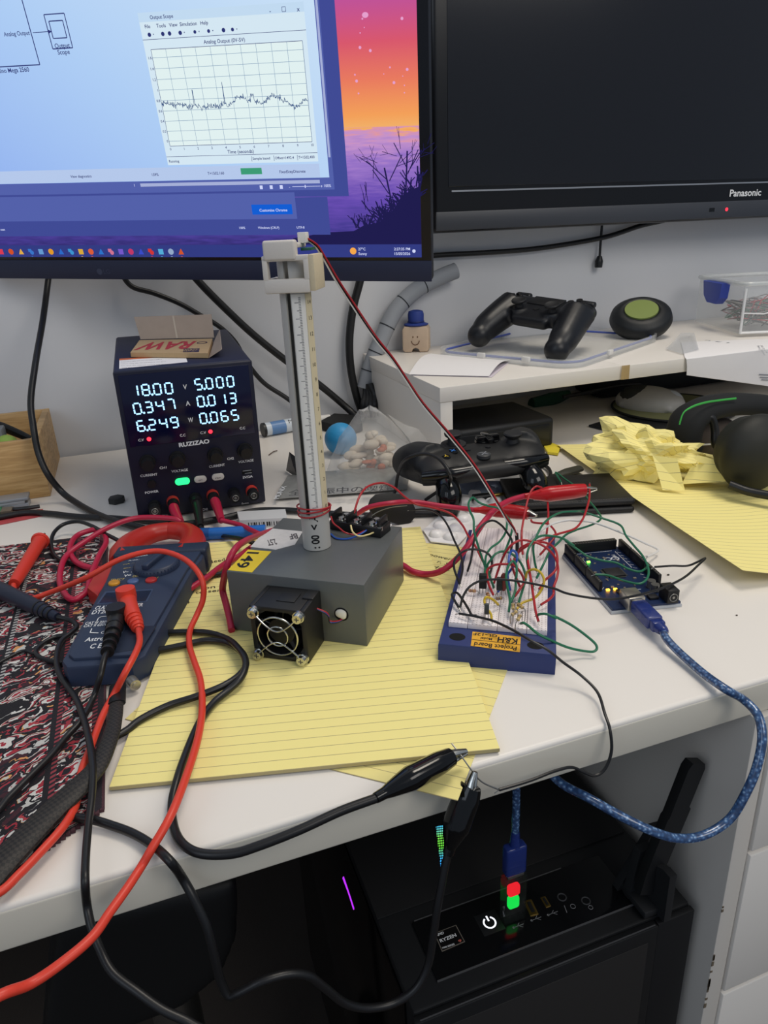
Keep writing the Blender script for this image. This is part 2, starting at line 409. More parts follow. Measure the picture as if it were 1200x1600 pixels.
for i in range(16): st.disc2(random.uniform(-60, -8), random.uniform(150, 222), random.choice([.5, .6, .8, 1.3]), M0)
st.disc2(-47, 213, 3.0, M0, ry=2.2)
scr('wallpaper_stars', st, emat('pale_star', 'f0a8d8', .9))
def win(name, x0, y0, x1, y1, lay, m, label=None): return scr(name, MB(True).rect2(x0, y0, x1, y1, onface(-.4-.06*lay)), m, label)
E_NOTE = emat('screen_indigo', '444f9c', .9); E_SLATE = emat('screen_slate', '5866b2', .9); E_BAR = emat('screen_navy', '363f88', .9)
m, nt, b, N, L = nodes('screen_white')
tc = N('ShaderNodeTexCoord'); sp = N('ShaderNodeSeparateXYZ'); L(tc.outputs['Object'], sp.inputs[0])
f = math_node(nt, 'ADD', math_node(nt, 'MULTIPLY', sp.outputs[0], 1.2), math_node(nt, 'MULTIPLY', sp.outputs[2], 1.6))
col = ramp(nt, math_node(nt, 'ADD', f, .55), [(0, '8fb0f4'), (.45, 'b2d2fa'), (.9, 'd4eafc')])
b.inputs['Base Color'].default_value = (0, 0, 0, 1); b.inputs['Specular IOR Level'].default_value = 0; L(col, b.inputs['Emission Color']); b.inputs['Emission Strength'].default_value = .95; E_WHITE = m
E_PALE = emat('screen_pale', 'd9ecf8', .95); E_STAT = emat('screen_status', 'b9cdf0', .95); E_INK = emat('screen_ink', '303878', .9); E_LINE = emat('screen_gridline', '7d9dbe', .9)
E_TXT = emat('screen_light_text', 'd5dcff', .95); E_SCROLL = emat('screen_scroll', 'aab4dc', .95); E_TRACE = emat('screen_trace', '1f4a86', .9)
win('window_pane', -527, 61.5, -74.5, 297, 1, E_NOTE)
win('window_pane', -527, 23.5, -97.6, 61, 1.5, E_NOTE)
win('window_pane', -527, 39.9, -132.7, 66, 2, E_SLATE)
win('window_pane', -527, 68, -89, 297, 3, E_SLATE)
win('window_pane', -527, 79.5, -93.5, 297, 4, E_WHITE)
win('status_bar', -527, 79.8, -103, 92.5, 5, E_STAT)
sb = MB(True).rect2(-305, 74.2, -104, 77.4, onface(-.66)).rect2(-92.6, 98, -90.4, 290, onface(-.66))
scr('scroll_bar', sb, E_SCROLL)
win('button', -182, 44.5, -137, 54.5, 6, emat('screen_button', '1560d8', .95), label='blue rounded button in the lower window')
win('window_pane', -268, 94.5, -103.5, 226, 6, E_PALE)
win('title_bar', -268, 218.5, -103.5, 226, 7, emat('screen_title', 'c6dff6', .95))
win('plot_area', -261.5, 112.4, -108, 196.5, 7, emat('screen_plot', 'e6f6f6', .95))
win('progress_bar', -188, 84, -165, 90, 7, emat('screen_progress', '3f9f78', .95))
g = MB(True); M8 = onface(-.88); px0, px1, py0, py1 = -261.5, -108, 112.4, 196.5
for i in range(11): x = px0+(px1-px0)*i/10; g.line2([(x, py0), (x, py1)], .35, M8)
yv = lambda v: py0 + (v+.1)/1.85*(py1-py0)
for i in range(9): g.line2([(px0, yv(.2*i)), (px1, yv(.2*i))], .35, M8)
scr('grid_lines', g, E_LINE)
bx = MB(True)
for a, c in (((px0, py0), (px1, py0)), ((px0, py1), (px1, py1)), ((px0, py0), (px0, py1)), ((px1, py0), (px1, py1))): bx.line2([a, c], .45, M8)
t = MB(True); t_diag = MB(True); t_stat = MB(True); b_diag = MB(True); M9 = onface(-.9)
def T(s, x, y, h, al='L', mb=t, w=None): mb.text(s, M9 @ tr(x, y, 0), size=h, align=al, width=w, bold=.012)
T('Output Scope', -256, 220.5, 4.2)
for s_, x in (('File', -263), ('Tools', -251), ('View', -238), ('Simulation', -227), ('Help', -206)): T(s_, x, 213.6, 4.2)
T('Analog Output (0V-5V)', -185, 198.6, 4.4, 'C'); T('Time (seconds)', -185, 104, 4.6, 'C')
for i in range(11): T(str(i), px0+(px1-px0)*i/10, 108.5, 3.2, 'C')
for i in range(9): T('%g' % (round(.2*i, 1)), px0-1, yv(.2*i)-1, 3.2, 'R')
T('Running', -266, 97, 3.6); T('Sample based', -173, 97.5, 3.5); T('Offset=1492.4', -149, 97.5, 3.5); T('T=1502.400', -124, 97.5, 3.5)
T('View diagnostics', -373, 84.5, 3.8, 'C', t_stat); T('159%', -285, 84.5, 3.8, 'C', t_stat); T('T=1502.160', -216, 84.5, 3.8, 'C', t_stat); T('FixedStepDiscrete', -132, 84.5, 3.8, 'C', t_stat)
T('x', -109, 219, 5, 'C'); T('-', -136, 219, 5, 'C')
bx2 = MB(True); bxx = -123
for a, c in (((-124.5, 219.5), (-121, 219.5)), ((-121, 219.5), (-121, 223)), ((-121, 223), (-124.5, 223)), ((-124.5, 223), (-124.5, 219.5)), ((-174, 96), (-174, 101)), ((-150, 96), (-150, 101)), ((-125, 96), (-125, 101)),
             ((-268, 102.5), (-103.5, 102.5)), ((-268, 204.6), (-103.5, 204.6))): bx.line2([a, c], .4, M9)
for k, x in enumerate((-260, -246, -239, -228, -213, -199, -184, -175)):
    t.disc2(x, 208.4, 1.8 if k not in (4, 5, 7) else 1.5, M9)
    if k in (0, 3, 4, 5, 7): t.add([(x+3.6, 209, 0), (x+5.0, 209, 0), (x+4.3, 207.8, 0)], [(0, 1, 2)], M9)
# block diagram on the left
def scrpx(px, py):
    p = MM.inverted() @ atp(px, py, MO, MM.to_3x3().col[1]); return p.x, p.z
def lpx(pts, wd=.8): bx.line2([scrpx(*p) for p in pts], wd, M9)
bl = scrpx(63, 101); tl = scrpx(37, 2)
b_diag.line2([(-527, bl[1]), (bl[0], bl[1]), (bl[0], bl[1]+62), (-527, bl[1]+62)], 1.0, M9)
a = scrpx(52, 51); c = scrpx(80, 50); b_diag.line2([a, (c[0], a[1])], .6, M9); t_diag.add([(c[0]-3, a[1]+2, 0), (c[0]-3, a[1]-2, 0), (c[0]+1.5, a[1], 0)], [(0, 1, 2)], M9)
o = scrpx(92, 49)
for w_, h_ in ((11, 14), (7.5, 7)):
    cy = o[1] if w_ > 8 else o[1]+1.5
    b_diag.line2([(o[0]-w_, cy-h_), (o[0]+w_, cy-h_), (o[0]+w_, cy+h_), (o[0]-w_, cy+h_), (o[0]-w_, cy-h_)], .9, M9)
p = scrpx(98, 71); T('Output', p[0], p[1]-2, 5.6, 'C', t_diag); p = scrpx(100, 81); T('Scope', p[0], p[1]-2, 5.6, 'C', t_diag)
T('Analog Output', bl[0]-1.5, a[1]-1.6, 5.2, 'R', t_diag, 29); p = scrpx(46, 108); T('Arduino Mega 2560', p[0], p[1]-2, 5.6, 'R', t_diag)
scr('plot_frame', bx, E_INK); scr('graph_text', t, E_INK); scr('diagram_lines', b_diag, E_INK); scr('diagram_text', t_diag, E_INK); scr('status_text', t_stat, E_INK)
t2 = MB(True)
T('Customise Chrome', -158, 47.5, 3.9, 'C', t2); T('100%', -196, 30, 3.4, 'C', t2); T('Windows (CRLF)', -166, 30, 3.4, 'C', t2); T('UTF-8', -130, 30, 3.4, 'C', t2)
T('100%', -96, 70.5, 3.6, 'C', t2); p = scrpx(0, 365); T('plain text', p[0]+9, 30, 3.4, 'R', t2); T('1', -312, 74.5, 3.6, 'C', t2)
for x in (-168, -157, -146): t2.rect2(x-1.6, 69.6, x+1.6, 73.2, M9)
t2.line2([(-134, 71.5), (-104, 71.5)], .4, M9).rect2(-120.5, 70, -119.5, 73, M9); T('-', -137, 70, 4, 'C', t2); T('+', -102.5, 70, 4, 'C', t2)
wv = [(px0+(px1-px0)*i/260, .72) for i in range(261)]; random.seed(5); pts = []; v = .72; 
for i in range(421):
    x = i/420; base = .70 + .05*sin(x*9+2) + .07*sin(x*26)*(x > .45)*1 + .02*sin(x*60)
    y = base + random.gauss(0, .028)
    if abs(x-.23) < .0015: y = .98
    if abs(x-.44) < .0015: y = 1.1
    if abs(x-.63) < .012: y += .12
    pts.append((px0+(px1-px0)*x, yv(y)))
scr('plot_trace', MB(True).line2(pts, .45, M9), E_TRACE)
win('taskbar', -527, 0, 0, 13.4, 2.5, E_BAR)
cols = ['e04058', 'd8552c', 'e8b44c', '3c7ad0', '6aa0d8', 'e8a030', '2f6fd0', '3f9ad8', 'e0b040', 'e2623c', '2f78d0', 'd87898', '7a5cd0', 'c83c6c', '3c50d0', 'd83a3a', '58b4e0', '9ab0d0', 'd85a30']
random.seed(2)
for i in range(19):
    px = 2+(283-2)*i/18; p = scrpx(px, 393); mb = MB(True); q = onface(-.62); k = i % 4
    if k == 0: mb.rect2(p[0]-3, p[1]-3, p[0]+3, p[1]+3, q)
    elif k == 1: mb.disc2(p[0], p[1], 3.4, q); mb.disc2(p[0]+.6, p[1], 1.3, onface(-.65), n=6)
    elif k == 2: mb.add([(p[0]-3.4, p[1]-3, 0), (p[0]+3.2, p[1]-3, 0), (p[0]+.6, p[1]+3.4, 0), (p[0]-1.2, p[1]+1, 0)], [(0, 1, 2, 3)], q)
    else: mb.rect2(p[0]-3.2, p[1]-.5, p[0]+1.2, p[1]+3.2, q); mb.disc2(p[0]+1, p[1]-1, 2.5, q)
    if i in (3, 8, 9, 15, 16, 17, 18): mb.rect2(p[0]-1, p[1]-5.6, p[0]+1, p[1]-5, q)
    scr('taskbar_icon', mb, emat('icon_'+cols[i], cols[i], .9), None)
p = scrpx(552, 392); scr('taskbar_icon', MB(True).disc2(p[0], p[1], 3.6, onface(-.62)), emat('sun_icon', 'f5a84c', 1), 'orange sun icon beside the temperature')
T('27°C', scrpx(560, 390)[0], 7.4, 3.9, 'L', t2); T('Sunny', scrpx(560, 390)[0], 2.6, 3.9, 'L', t2)
T('2:27:35 PM', scrpx(641, 390)[0], 7.4, 3.9, 'R', t2); T('15/05/2026', scrpx(641, 390)[0], 2.6, 3.9, 'R', t2); t2.disc2(scrpx(647, 392)[0], 6.6, 1.8, M9)
scr('taskbar_text', t2, E_TXT)
arm = Thing('wall_bracket', 'grey wall bracket behind the glowing screen', 'bracket', (110, 766, 380))
pb = MM @ Vector((-265, 46, 150)); armb = MB().tube([pb, (pb+Vector((pb.x+30, 750, pb.z)))/2, (pb.x+20, 752, pb.z)], 14, 12)
arm.addw('arm', armb, mat('arm_grey', '5a5d62', .4, .6)); arm.addw('wall_plate', MB().span((pb.x-30, 752, pb.z-60), (pb.x+70, 765.5, pb.z+60), 2), mat('arm_grey', '5a5d62'))
# ------------------------------------------------------------------ television
TVY = 690.
bl_, br_ = aty(678, 365, TVY), aty(1200, 340, TVY); TM = Matrix.Rotation(.003, 4, 'Y'); TM.translation = Vector((bl_.x, TVY, bl_.z))
tv = Thing('television', 'large switched-off black television hung on the wall at the right', 'television', TM)
tv.add('casing', MB().span((0, 0, 0), (1015, 48, 640), 8, 3).span((250, 48, 150), (780, 74, 460), 4), mat('tv_casing', '0c0d12', .3))
tv.add('screen', MB().span((22, -.8, 58), (993, 2, 618), .5), mat('tv_glass', '111219', .22, coat=.3))
tv.add('lower_strip', MB().span((3, -2.5, 3), (1012, 1, 27), 1.2), mat('tv_strip', '3a3d44', .42))
sl = MB().span((aty(705, 298, TVY).x-bl_.x, -1.4, 51.5), (993, -.9, 53.6)); tv.add('trim_line', sl, mat('tv_silver', 'b8b8ba', .3, .9), label='thin silver line under the screen')
bd = MB(True); q = aty(1139, 307, TVY); q2 = aty(1188, 305, TVY); bd.text('Panasonic', tr(0, -.95, 0) @ FXZ @ tr(q.x-bl_.x, 33.5, 0), size=14, width=(q2.x-q.x), bold=.02)
tv.add('maker_name', bd, INKW)
q = aty(1133, 331, TVY); tv.add('standby_light', MB().sph((q.x-bl_.x, -2.6, 15), (2.6, .8, 2.6)), emat('red_led', 'ff2a3a', 3.0), label='red standby light')
tv.add('sensor_window', MB().span((q.x-bl_.x-34, -2.9, 12.5), (q.x-bl_.x-24, -2.45, 18)), BLACKG)
# ------------------------------------------------------------------ power supply
def local(M, axis, val, px, py):
    """local coordinates of the point a pixel shows on the plane local[axis] = val"""
    n = M.to_3x3().col[axis]; p = M.translation + n*val
    return M.inverted() @ atp(px, py, p, n)
PM = Rm(-.0246, .0386, .0088); PM.translation = Vector((-22.59, 452.82, 3.0)); PW, PD, PH = 131.8, 205., 154.4
psu = Thing('bench_power_supply', 'black bench power supply with glowing blue-white digits', 'power supply', PM)
psu.add('case', MB().span((0, 3, 0), (PW, PD, PH), 3, 3), mat('supply_case', '1d2138', .5, noise=.1, scale=60))
psu.add('front_panel', MB().span((0, 0, 0), (PW, 4, PH-.5), 1.8, 3), mat('supply_front', '10132a', .45))
z6 = zoom(4, 140, 480)
def pl(x, y, yv=0.): return local(PM, 1, yv, *z6(x, y))
d0, d1 = pl(160, 430), pl(1030, 775)
psu.add('display_window', MB().span((4, -.6, 78.5), (PW-4, .5, PH-4.5), .5), mat('display_glass', '0a0f30', .14))
for x in (10, PW-10):
    for y in (20, PD-25): psu.add('foot', MB().cyl((x, y, -3.5), (x, y, .2), 6), RUBBER)
SEG = {'0': 'abcdef', '1': 'bc', '2': 'abged', '3': 'abgcd', '4': 'fgbc', '5': 'afgcd', '6': 'afgedc', '7': 'abc', '8': 'abcdefg', '9': 'abfgcd'}
DIG = emat('digit_glow', '9fd2ff', 2.0)
def digit(mb, ch, M, W=6.6, H=11.0, t=1.45):
    s = {'a': ((.9, H), (W-.9, H)), 'b': ((W, H-.5), (W, H/2+.4)), 'c': ((W, H/2-.4), (W, .5)), 'd': ((.9, 0), (W-.9, 0)), 'e': ((0, H/2-.4), (0, .5)), 'f': ((0, H-.5), (0, H/2+.4)), 'g': ((.9, H/2), (W-.9, H/2))}
    for k in SEG[ch]: mb.line2(s[k], t, M)
def row(txt, bl, br, hgt=10.4):
    a, c = pl(*bl), pl(*br); digs = [q for q in txt if q != '.']; n = len(digs); pitch = (c.x-a.x+1.8)/n; W = pitch-4.3
    ax = Vector((c.x-a.x, c.z-a.z)).normalized()
    X = Vector((ax.x, 0, ax.y)); Y = Vector((-ax.y-.03, 0, ax.x)); base = Matrix(((X.x, Y.x, 0, a.x), (0, 0, -1, -.8), (X.z, Y.z, 0, a.z), (0, 0, 0, 1)))
    i = 0
    for q in txt:
        if q == '.': dots.disc2(i*pitch-2.15, .3, 1.1, base); continue
        mb = MB(True); digit(mb, q, base @ tr(i*pitch, 0, 0), W, hgt); psu.add('digit', mb, DIG); i += 1
dots = MB(True)
row('18.00', (262, 556), (537, 536)); row('5.000', (666, 516), (918, 492)); row('0.347', (285, 668), (552, 634)); row('0.013', (680, 622), (932, 596)); row('6.249', (306, 775), (572, 746)); row('0.065', (696, 727), (946, 700))
psu.add('decimal_points', dots, DIG)
pr = MB(True); PN = -PM.to_3x3().col[1]; PO = PM.translation
def ptxt(s, a, b_, h, bold=.0, off=.75): pr.text_px(s, z6(*a), z6(*b_), PO, PN, h, off, bold)
ptxt('V', (585, 512), (610, 510), 6.5, .02); ptxt('A', (602, 615), (630, 612), 6.5, .02); ptxt('W', (617, 718), (648, 715), 6.5, .02)
ptxt('C.V', (305, 838), (340, 835), 3.6, .02); ptxt('C.C', (565, 808), (600, 805), 3.6, .02); ptxt('C.V', (692, 792), (728, 789), 3.6, .02); ptxt('C.C', (938, 763), (972, 760), 3.6, .02)
ptxt('RUZIZAO', (560, 874), (750, 848), 6.0, .04, .2)
for s, a, c in (('CURRENT', (318, 1062), (425, 1050)), ('CH1', (438, 1012), (482, 1008)), ('VOLTAGE', (512, 1034), (615, 1022)), ('CURRENT', (748, 1004), (846, 990)), ('CH2', (860, 955), (902, 950)), ('VOLTAGE', (930, 975), (1025, 962)), ('POWER', (348, 1167), (432, 1155)), ('5V/2A', (958, 1072), (1020, 1062)), ('CH1', (450, 1312), (490, 1308)), ('CH2', (705, 1272), (740, 1268)), ('Output', (950, 1232), (995, 1226))):
    ptxt(s, a, c, 3.6 if s[0] != 'O' else 2.4, .02, .25)
psu.addw('panel_print', pr, INKW)
KN = mat('knob_black', '141518', .4)
for x, y in ((362, 968), (548, 945), (785, 922), (970, 893)):
    p = pl(x, y); k = MB().cyl((p.x, -.2, p.z), (p.x, -4, p.z), 8.2, 7.8, 28).cyl((p.x, -4, p.z), (p.x, -13, p.z), 6.4, 5.7, 28)
    for i in range(20): a = 2*pi*i/20; k.cyl((p.x+6.1*cos(a), -4.5, p.z+6.1*sin(a)), (p.x+5.5*cos(a), -12.8, p.z+5.5*sin(a)), .5, n=5)
    psu.add('knob', k, KN)
p = pl(388, 1103); psu.add('power_button', MB().cyl((p.x, 0, p.z), (p.x, -3, p.z), 4.4, 4, 24), KN)
for (x, y), m_, l_ in (((580, 1087), emat('green_button_glow', '28e878', 2.2), 'green glowing button'), ((692, 1073), mat('button_white', 'c9c4bc', .5), None), ((802, 1058), mat('button_white', 'c9c4bc', .5), None)):
    p = pl(x, y); w_ = 7.4 if l_ else 6.4
    q = MB().prism([(p.x+(w_-3.6)*sg+3.5*cos(a), p.z+3.5*sin(a)) for sg, a0 in ((1, -pi/2), (-1, pi/2)) for a in [a0+pi*i/10 for i in range(11)]], 0, 2.2, FXZ, .6)
    psu.add('button', q, m_, l_)
t_ = MB(True); t_.text_px('SET', z6(680, 1082), z6(706, 1078), PO, PN, 1.7, 2.35); t_.text_px('P&R', z6(785, 1068), z6(820, 1063), PO, PN, 1.7, 2.35); psu.addw('button_print', t_, INKB)
p = pl(985, 1029); psu.add('usb_socket', MB().span((p.x-5.5, -.25, p.z-2.6), (p.x+5.5, .5, p.z+2.6), .3), DARKSLOT)
psu.add('socket_contacts', MB().span((p.x-4.6, -.4, p.z+1.2), (p.x+4.6, -.2, p.z+1.9)).span((p.x-2.6, -.4, p.z-1.8), (p.x+4.6, -.2, p.z-1.1)), INKG)
for x, y in ((371, 823), (755, 776)): p = pl(x, y); psu.add('led', MB().sph((p.x, -.8, p.z), (2.1, 1.2, 2.1)), emat('red_led', 'ff2a3a', 3.0), 'red indicator light')
TERM_RED = mat('terminal_red', 'c23a30', .45)
for x, y, c in ((405, 1240, 0), (520, 1212, 1), (660, 1192, 0), (768, 1172, 1), (900, 1160, 0), (1012, 1146, 1)):
    p = pl(x, y); q = psu.add('terminal', MB().cyl((p.x, .2, p.z), (p.x, -6, p.z), 6.3, 6.3, 24).cyl((p.x, -6, p.z), (p.x, -7, p.z), 4.5, n=24), TERM_RED if c else KN, 'red binding post' if c else 'black binding post')
    cap = MB(); cap.cyl((p.x, -7, p.z), (p.x, -16, p.z), 6.0, 5.6, 24); psu.add('cap', cap, KN, parent=q)
    psu.add('socket', MB().ring((0, 0, 0), 3.0, .6, 24, 8, tr(p.x, -16.1, p.z) @ rot(pi/2, 'X')).cyl((p.x, -16.15, p.z), (p.x, -15.9, p.z), 1.6, n=12), STEEL, parent=q)
TO = PM @ Vector((0, 0, PH)); TN = PM.to_3x3().col[2]
psu.addw('warning_sticker', MB(True).poly_px([z6(*p) for p in ((185, 385), (612, 343), (597, 300), (186, 330))], TO, TN, .15, .2), WPAPER)
q = MB(True).poly_px([z6(*p) for p in ((186, 333), (596, 303), (594, 298), (187, 324))], TO, TN, .3); psu.addw('sticker_stripe', q, mat('sticker_orange', 'd0693a', .6))
q = MB(True)
for i in range(4):
    a = 345+i*12; q.text_px('Attention read the manual before use do not overload'[i*3:i*3+38], z6(195, a), z6(450+25*i, a-18+i*3), TO, TN, 2.0, .25, .02)
psu.addw('sticker_print', q, INKB)
# opened cardboard packet lying on top
pk = Thing('rolling_paper_packet', 'opened brown card packet with red upside-down lettering on top of the power supply', 'packet', at(*z6(500, 260), 160))
TO = TO + TN*.4
KRAFT = mat('kraft_card', 'b79a72', .75, noise=.06, scale=200); KIN = mat('card_inside', 'a08f80', .8, noise=.08, scale=100)
pk.addw('body', MB().poly_px([z6(*p) for p in ((255, 283), (738, 288), (768, 196), (312, 206))], TO+TN*5, TN, 0, 4.7), KRAFT)
h = [atp(*z6(*p), TO+TN*5.3, TN) for p in ((318, 200), (778, 190))]
lidn = (h[1]-h[0]).normalized(); up = Vector((0, .52, .86)); lo_ = h[0]; 
lid = [h[0], h[1], h[1]+up*28+lidn*2, h[0]+up*27-lidn*3]; nn = (h[1]-h[0]).cross(up).normalized()
mid = MB(); mid.add(lid+[p-nn*.6 for p in lid], [(0, 1, 2, 3), (7, 6, 5, 4), (0, 4, 5, 1), (1, 5, 6, 2), (2, 6, 7, 3), (3, 7, 4, 0)]); pk.addw('lid', mid, KIN)
c0 = (h[0]+h[1])/2; cr = [c0-lidn*1+nn*.3, c0+lidn*1+nn*.3, c0+lidn*1+up*27+nn*.3, c0-lidn*1+up*27+nn*.3]; pk.addw('fold', MB().add(cr, [(0, 1, 2, 3)]), mat('card_fold', 'b8aa98', .8))
fl = [atp(*z6(*p), TO+TN*5.2, TN) for p in ((740, 286), (768, 198))]; sd = [fl[0]+Vector((0, 0, -4.8)), fl[1]+Vector((0, 0, -4.8)), fl[1]+Vector((9, 2, 9)), fl[0]+Vector((14, 2, 2))]
pk.addw('side_flap', MB().add(sd+[p+Vector((.6, 0, 0)) for p in sd], [(0, 1, 2, 3), (7, 6, 5, 4), (2, 3, 7, 6), (3, 0, 4, 7)]), KIN)
t_ = MB(True); t_.text_px('RAW', z6(668, 214), z6(350, 222), TO+TN*5, TN, -11, .2, .03); pk.addw('lettering', t_, mat('raw_red', 'b0323e', .6))
t_ = MB(True).poly_px([z6(*p) for p in ((583, 282), (683, 281), (688, 258), (590, 259))], TO+TN*5, TN, .2); pk.addw('dark_patch', t_, mat('packet_dark', '3a2e44', .6))
t_ = MB(True).text_px('CLASSIC', z6(680, 262), z6(595, 263), TO+TN*5, TN, -4, .35); pk.addw('patch_lettering', t_, KRAFT)
c_ = atp(*z6(703, 223), TO+TN*5, TN); pk.addw('round_stamp', MB().ring((0, 0, 0), 5.2, .45, 24, 6, frame(c_+TN*.15, (1, 0, 0), n=TN)), mat('packet_dark', '3a2e44'))
# ------------------------------------------------------------------ levitation rig
BM = Rm(-.6261, .005, .0049); BM.translation = Vector((36.18, 189.77, 4.2)); BW, BD_, BH = 102.2, 99.7, 48.0
GREYP = mat('rig_grey_paint', '585b5b', .38, noise=.05, scale=300)
rig = Thing('air_column_rig', 'dark grey box with a ruled upright tube and a caged fan', 'test rig', BM)
rig.add('box', MB().span((0, 0, 0), (BW, BD_, BH), .8, 2), GREYP)
z2 = zoom(3.529, 330, 760); BF, BT = -BM.to_3x3().col[1], BM.to_3x3().col[2]; BO = BM.translation; BTO = BM @ Vector((0, 0, BH))
rig.addw('number_label', MB(True).poly_px([z2(*p) for p in ((92, 462), (225, 475), (332, 360), (203, 349))], BTO, BT, .2, .2), mat('label_yellow', 'f0cf2a', .45))
rig.addw('number', MB(True).text_px('149', z2(203, 362), z2(128, 448), BTO, BT, 13, .3, .02), INKB)
rig.addw('handwritten_tag', MB(True).poly_px([z2(*p) for p in ((216, 335), (262, 285), (300, 262), (340, 234), (505, 250), (462, 322), (355, 350))], BTO, BT, .3, .25), mat('tag_paper', 'c9c6c4', .75, noise=.12, scale=300))
t_ = MB(True); t_.text_px('BF', z2(472, 262), z2(428, 268), BTO, BT, -8, .45, .02); t_.text_px('2.5T', z2(352, 292), z2(304, 300), BTO, BT, -9, .45, .02); rig.addw('handwriting', t_, mat('pen_grey', '4a4448', .7))
# tube with a slot
pc = local(BM, 2, BH, *z2(588, 335)); pcw = BM @ Vector((pc.x, pc.y, BH)); R_T = 10.4
vd = Vector((pcw.x-CAM_LOC.x, pcw.y-CAM_LOC.y, 0)).normalized()
foot = atp(*z2(588, 359), BTO, BT); pcw = foot + vd*R_T; pcw.z = BTO.z + .8
FACE = math.atan2(-vd.y, -vd.x)
def zat(py, px=470):                                   # height on the tube's near side for a photograph row
    o = pcw - vd*R_T; return atp(px, py, o, (vd.x, vd.y, 0)).z
ZT = zat(400); ZS = zat(806, 490); 
def arc_wall(mb, a0, a1, r0, r1, z0, z1, n=40):
    v = []; f = []
    for i in range(n+1):
        a = FACE+a0+(a1-a0)*i/n
        for r in (r0, r1):
            for z in (z0, z1): v.append(pcw + Vector((r*cos(a), r*sin(a), z-pcw.z)))
    for i in range(n):
        k = 4*i; g = k+4
        f += [(k, g, g+1, k+1), (k+2, k+3, g+3, g+2), (k+1, g+1, g+3, k+3), (k, k+2, g+2, g)]
    e = 4*n; f += [(0, 1, 3, 2), (e, e+2, e+3, e+1)]
    return mb.add(v, f)
PVC = mat('grey_conduit', 'b4b2ad', .42)
tb = MB(); sl0, sl1 = radians(-38), radians(-19)
arc_wall(tb, sl1, sl0+2*pi, R_T-1.5, R_T, ZS, ZT, 60); arc_wall(tb, 0, 2*pi, R_T-1.5, R_T, pcw.z-.4, ZS, 60)
tube_o = rig.addw('tube', tb, PVC)
rl = MB(); arc_wall(rl, sl1+.06, radians(40), R_T+.05, R_T+.35, ZS+2, zat(457)-1, 24); ro = rig.addw('paper_scale', rl, mat('scale_paper', 'dcdad6', .7), parent=tube_o)
rl = MB(); arc_wall(rl, radians(34), radians(66), R_T+.4, R_T+.75, ZS+1, zat(457)-1, 14); yo = rig.addw('yellowed_tape', rl, mat('yellowed_tape', 'cfc2a2', .45), parent=tube_o)
def on_tube(a, z, r): return pcw + Vector((r*cos(FACE+a), r*sin(FACE+a), z-pcw.z))
z0 = zat(792.5, 505); cm = (zat(522, 490)-z0)/12.0; tk = MB(True); nm = MB(True)
for i in range(0, 144):
    z = z0+cm*i/10
    if z > zat(462): break
    a1 = radians(30); a0 = a1-radians(30 if i % 10 == 0 else 23 if i % 5 == 0 else 16); k = 5; h_ = .2
    a0 += radians(-6); a1 += radians(-14)
    P_ = [on_tube(a0+(a1-a0)*j/k, z+s_*h_, R_T+.42) for j in range(k+1) for s_ in (-1, 1)]
    tk.add(P_, [(2*j, 2*j+2, 2*j+3, 2*j+1) for j in range(k)])
    if i % 10 == 0:
        v_, f_ = glyph_mesh(str(i//10)); cx = sum(p.x for p in v_)/len(v_)
        nm.add([on_tube(radians(52)+(p.x-cx)*3.6/R_T, z+(p.y-.35)*3.6, R_T+.85) for p in v_], f_)
rig.addw('scale_ticks', tk, mat('tick_grey', '55555a', .7), parent=tube_o); rig.addw('scale_numbers', nm, INKB, parent=tube_o)
v_, f_ = glyph_mesh(': 00  < A', .03); lt = MB(True); wd_ = max(p.x for p in v_)
lt.add([on_tube(radians(-6)-(p.y-.35)*8.2/R_T, pcw.z+1.5+p.x*(26.5/wd_), R_T+.12) for p in v_], f_); rig.addw('tube_print', lt, INKB, parent=tube_o)
coil = MB(); zc = zat(800, 500)
for k in range(3):
    coil.tube([on_tube(2*pi*i/24, zc-3+2.2*k+(1.6*sin(i*2*pi/24+k)), R_T+1.5+.25*k) for i in range(24)], .62, 6, 2, True)
rig.addw('wire_coil', coil, REDW, 'red wire wound round the foot of the tube')
# printed sensor head
HZ0, HZ1 = zat(457, 462), zat(374, 460); hm = Rm(-.47, 0, 0); hm.translation = pcw.copy(); hm.translation.z = 0
PRN = mat('white_print_plastic', 'cfc8c0', .55, bump=.15, scale=900); hw = 16.0
hd = MB(); pol = []
hd.span((-hw, -16, HZ0), (hw-2, -12.2, HZ0+8.8), 1.2, M=hm).span((-hw, -12.4, HZ0), (-hw+3, 12, HZ0+8.8), .8, M=hm)
hd.span((-hw, -16, HZ0+8), (-hw+3.4, -10, HZ1-10), .6, M=hm).span((hw-5.4, -16, HZ0+8), (hw-2, -10, HZ1-11), .6, M=hm)
hd.span((-hw, -16, HZ1-12.5), (hw-2, -11, HZ1-9), .8, M=hm).span((-hw+1.5, -17, HZ1-12), (hw-9.5, -9, HZ1), 1.6, 3, M=hm).span((-hw+3, -9.2, HZ1-5), (hw-9, 12, HZ1-2), .8, M=hm)
rig.addw('sensor_bracket', hd, PRN)
rig.addw('bracket_side', MB().span((hw-2.2, -15.5, HZ0+1), (hw+1.5, 14, HZ1-9), .7, M=hm), mat('bracket_beige', 'c9bb9e', .7, noise=.08, scale=500), 'raw beige side of the printed bracket')
rig.addw('sensor_board', MB().span((hw-9, -4, HZ1-7), (hw-2, 9, HZ1-5.2), .2, M=hm), mat('sensor_green', '1f5a48', .4))
rig.addw('plug_header', MB().span((hw-11, -2, HZ1-2.5), (hw-5.5, 7, HZ1+4), .5, M=hm), mat('header_white', 'dedad2', .5))
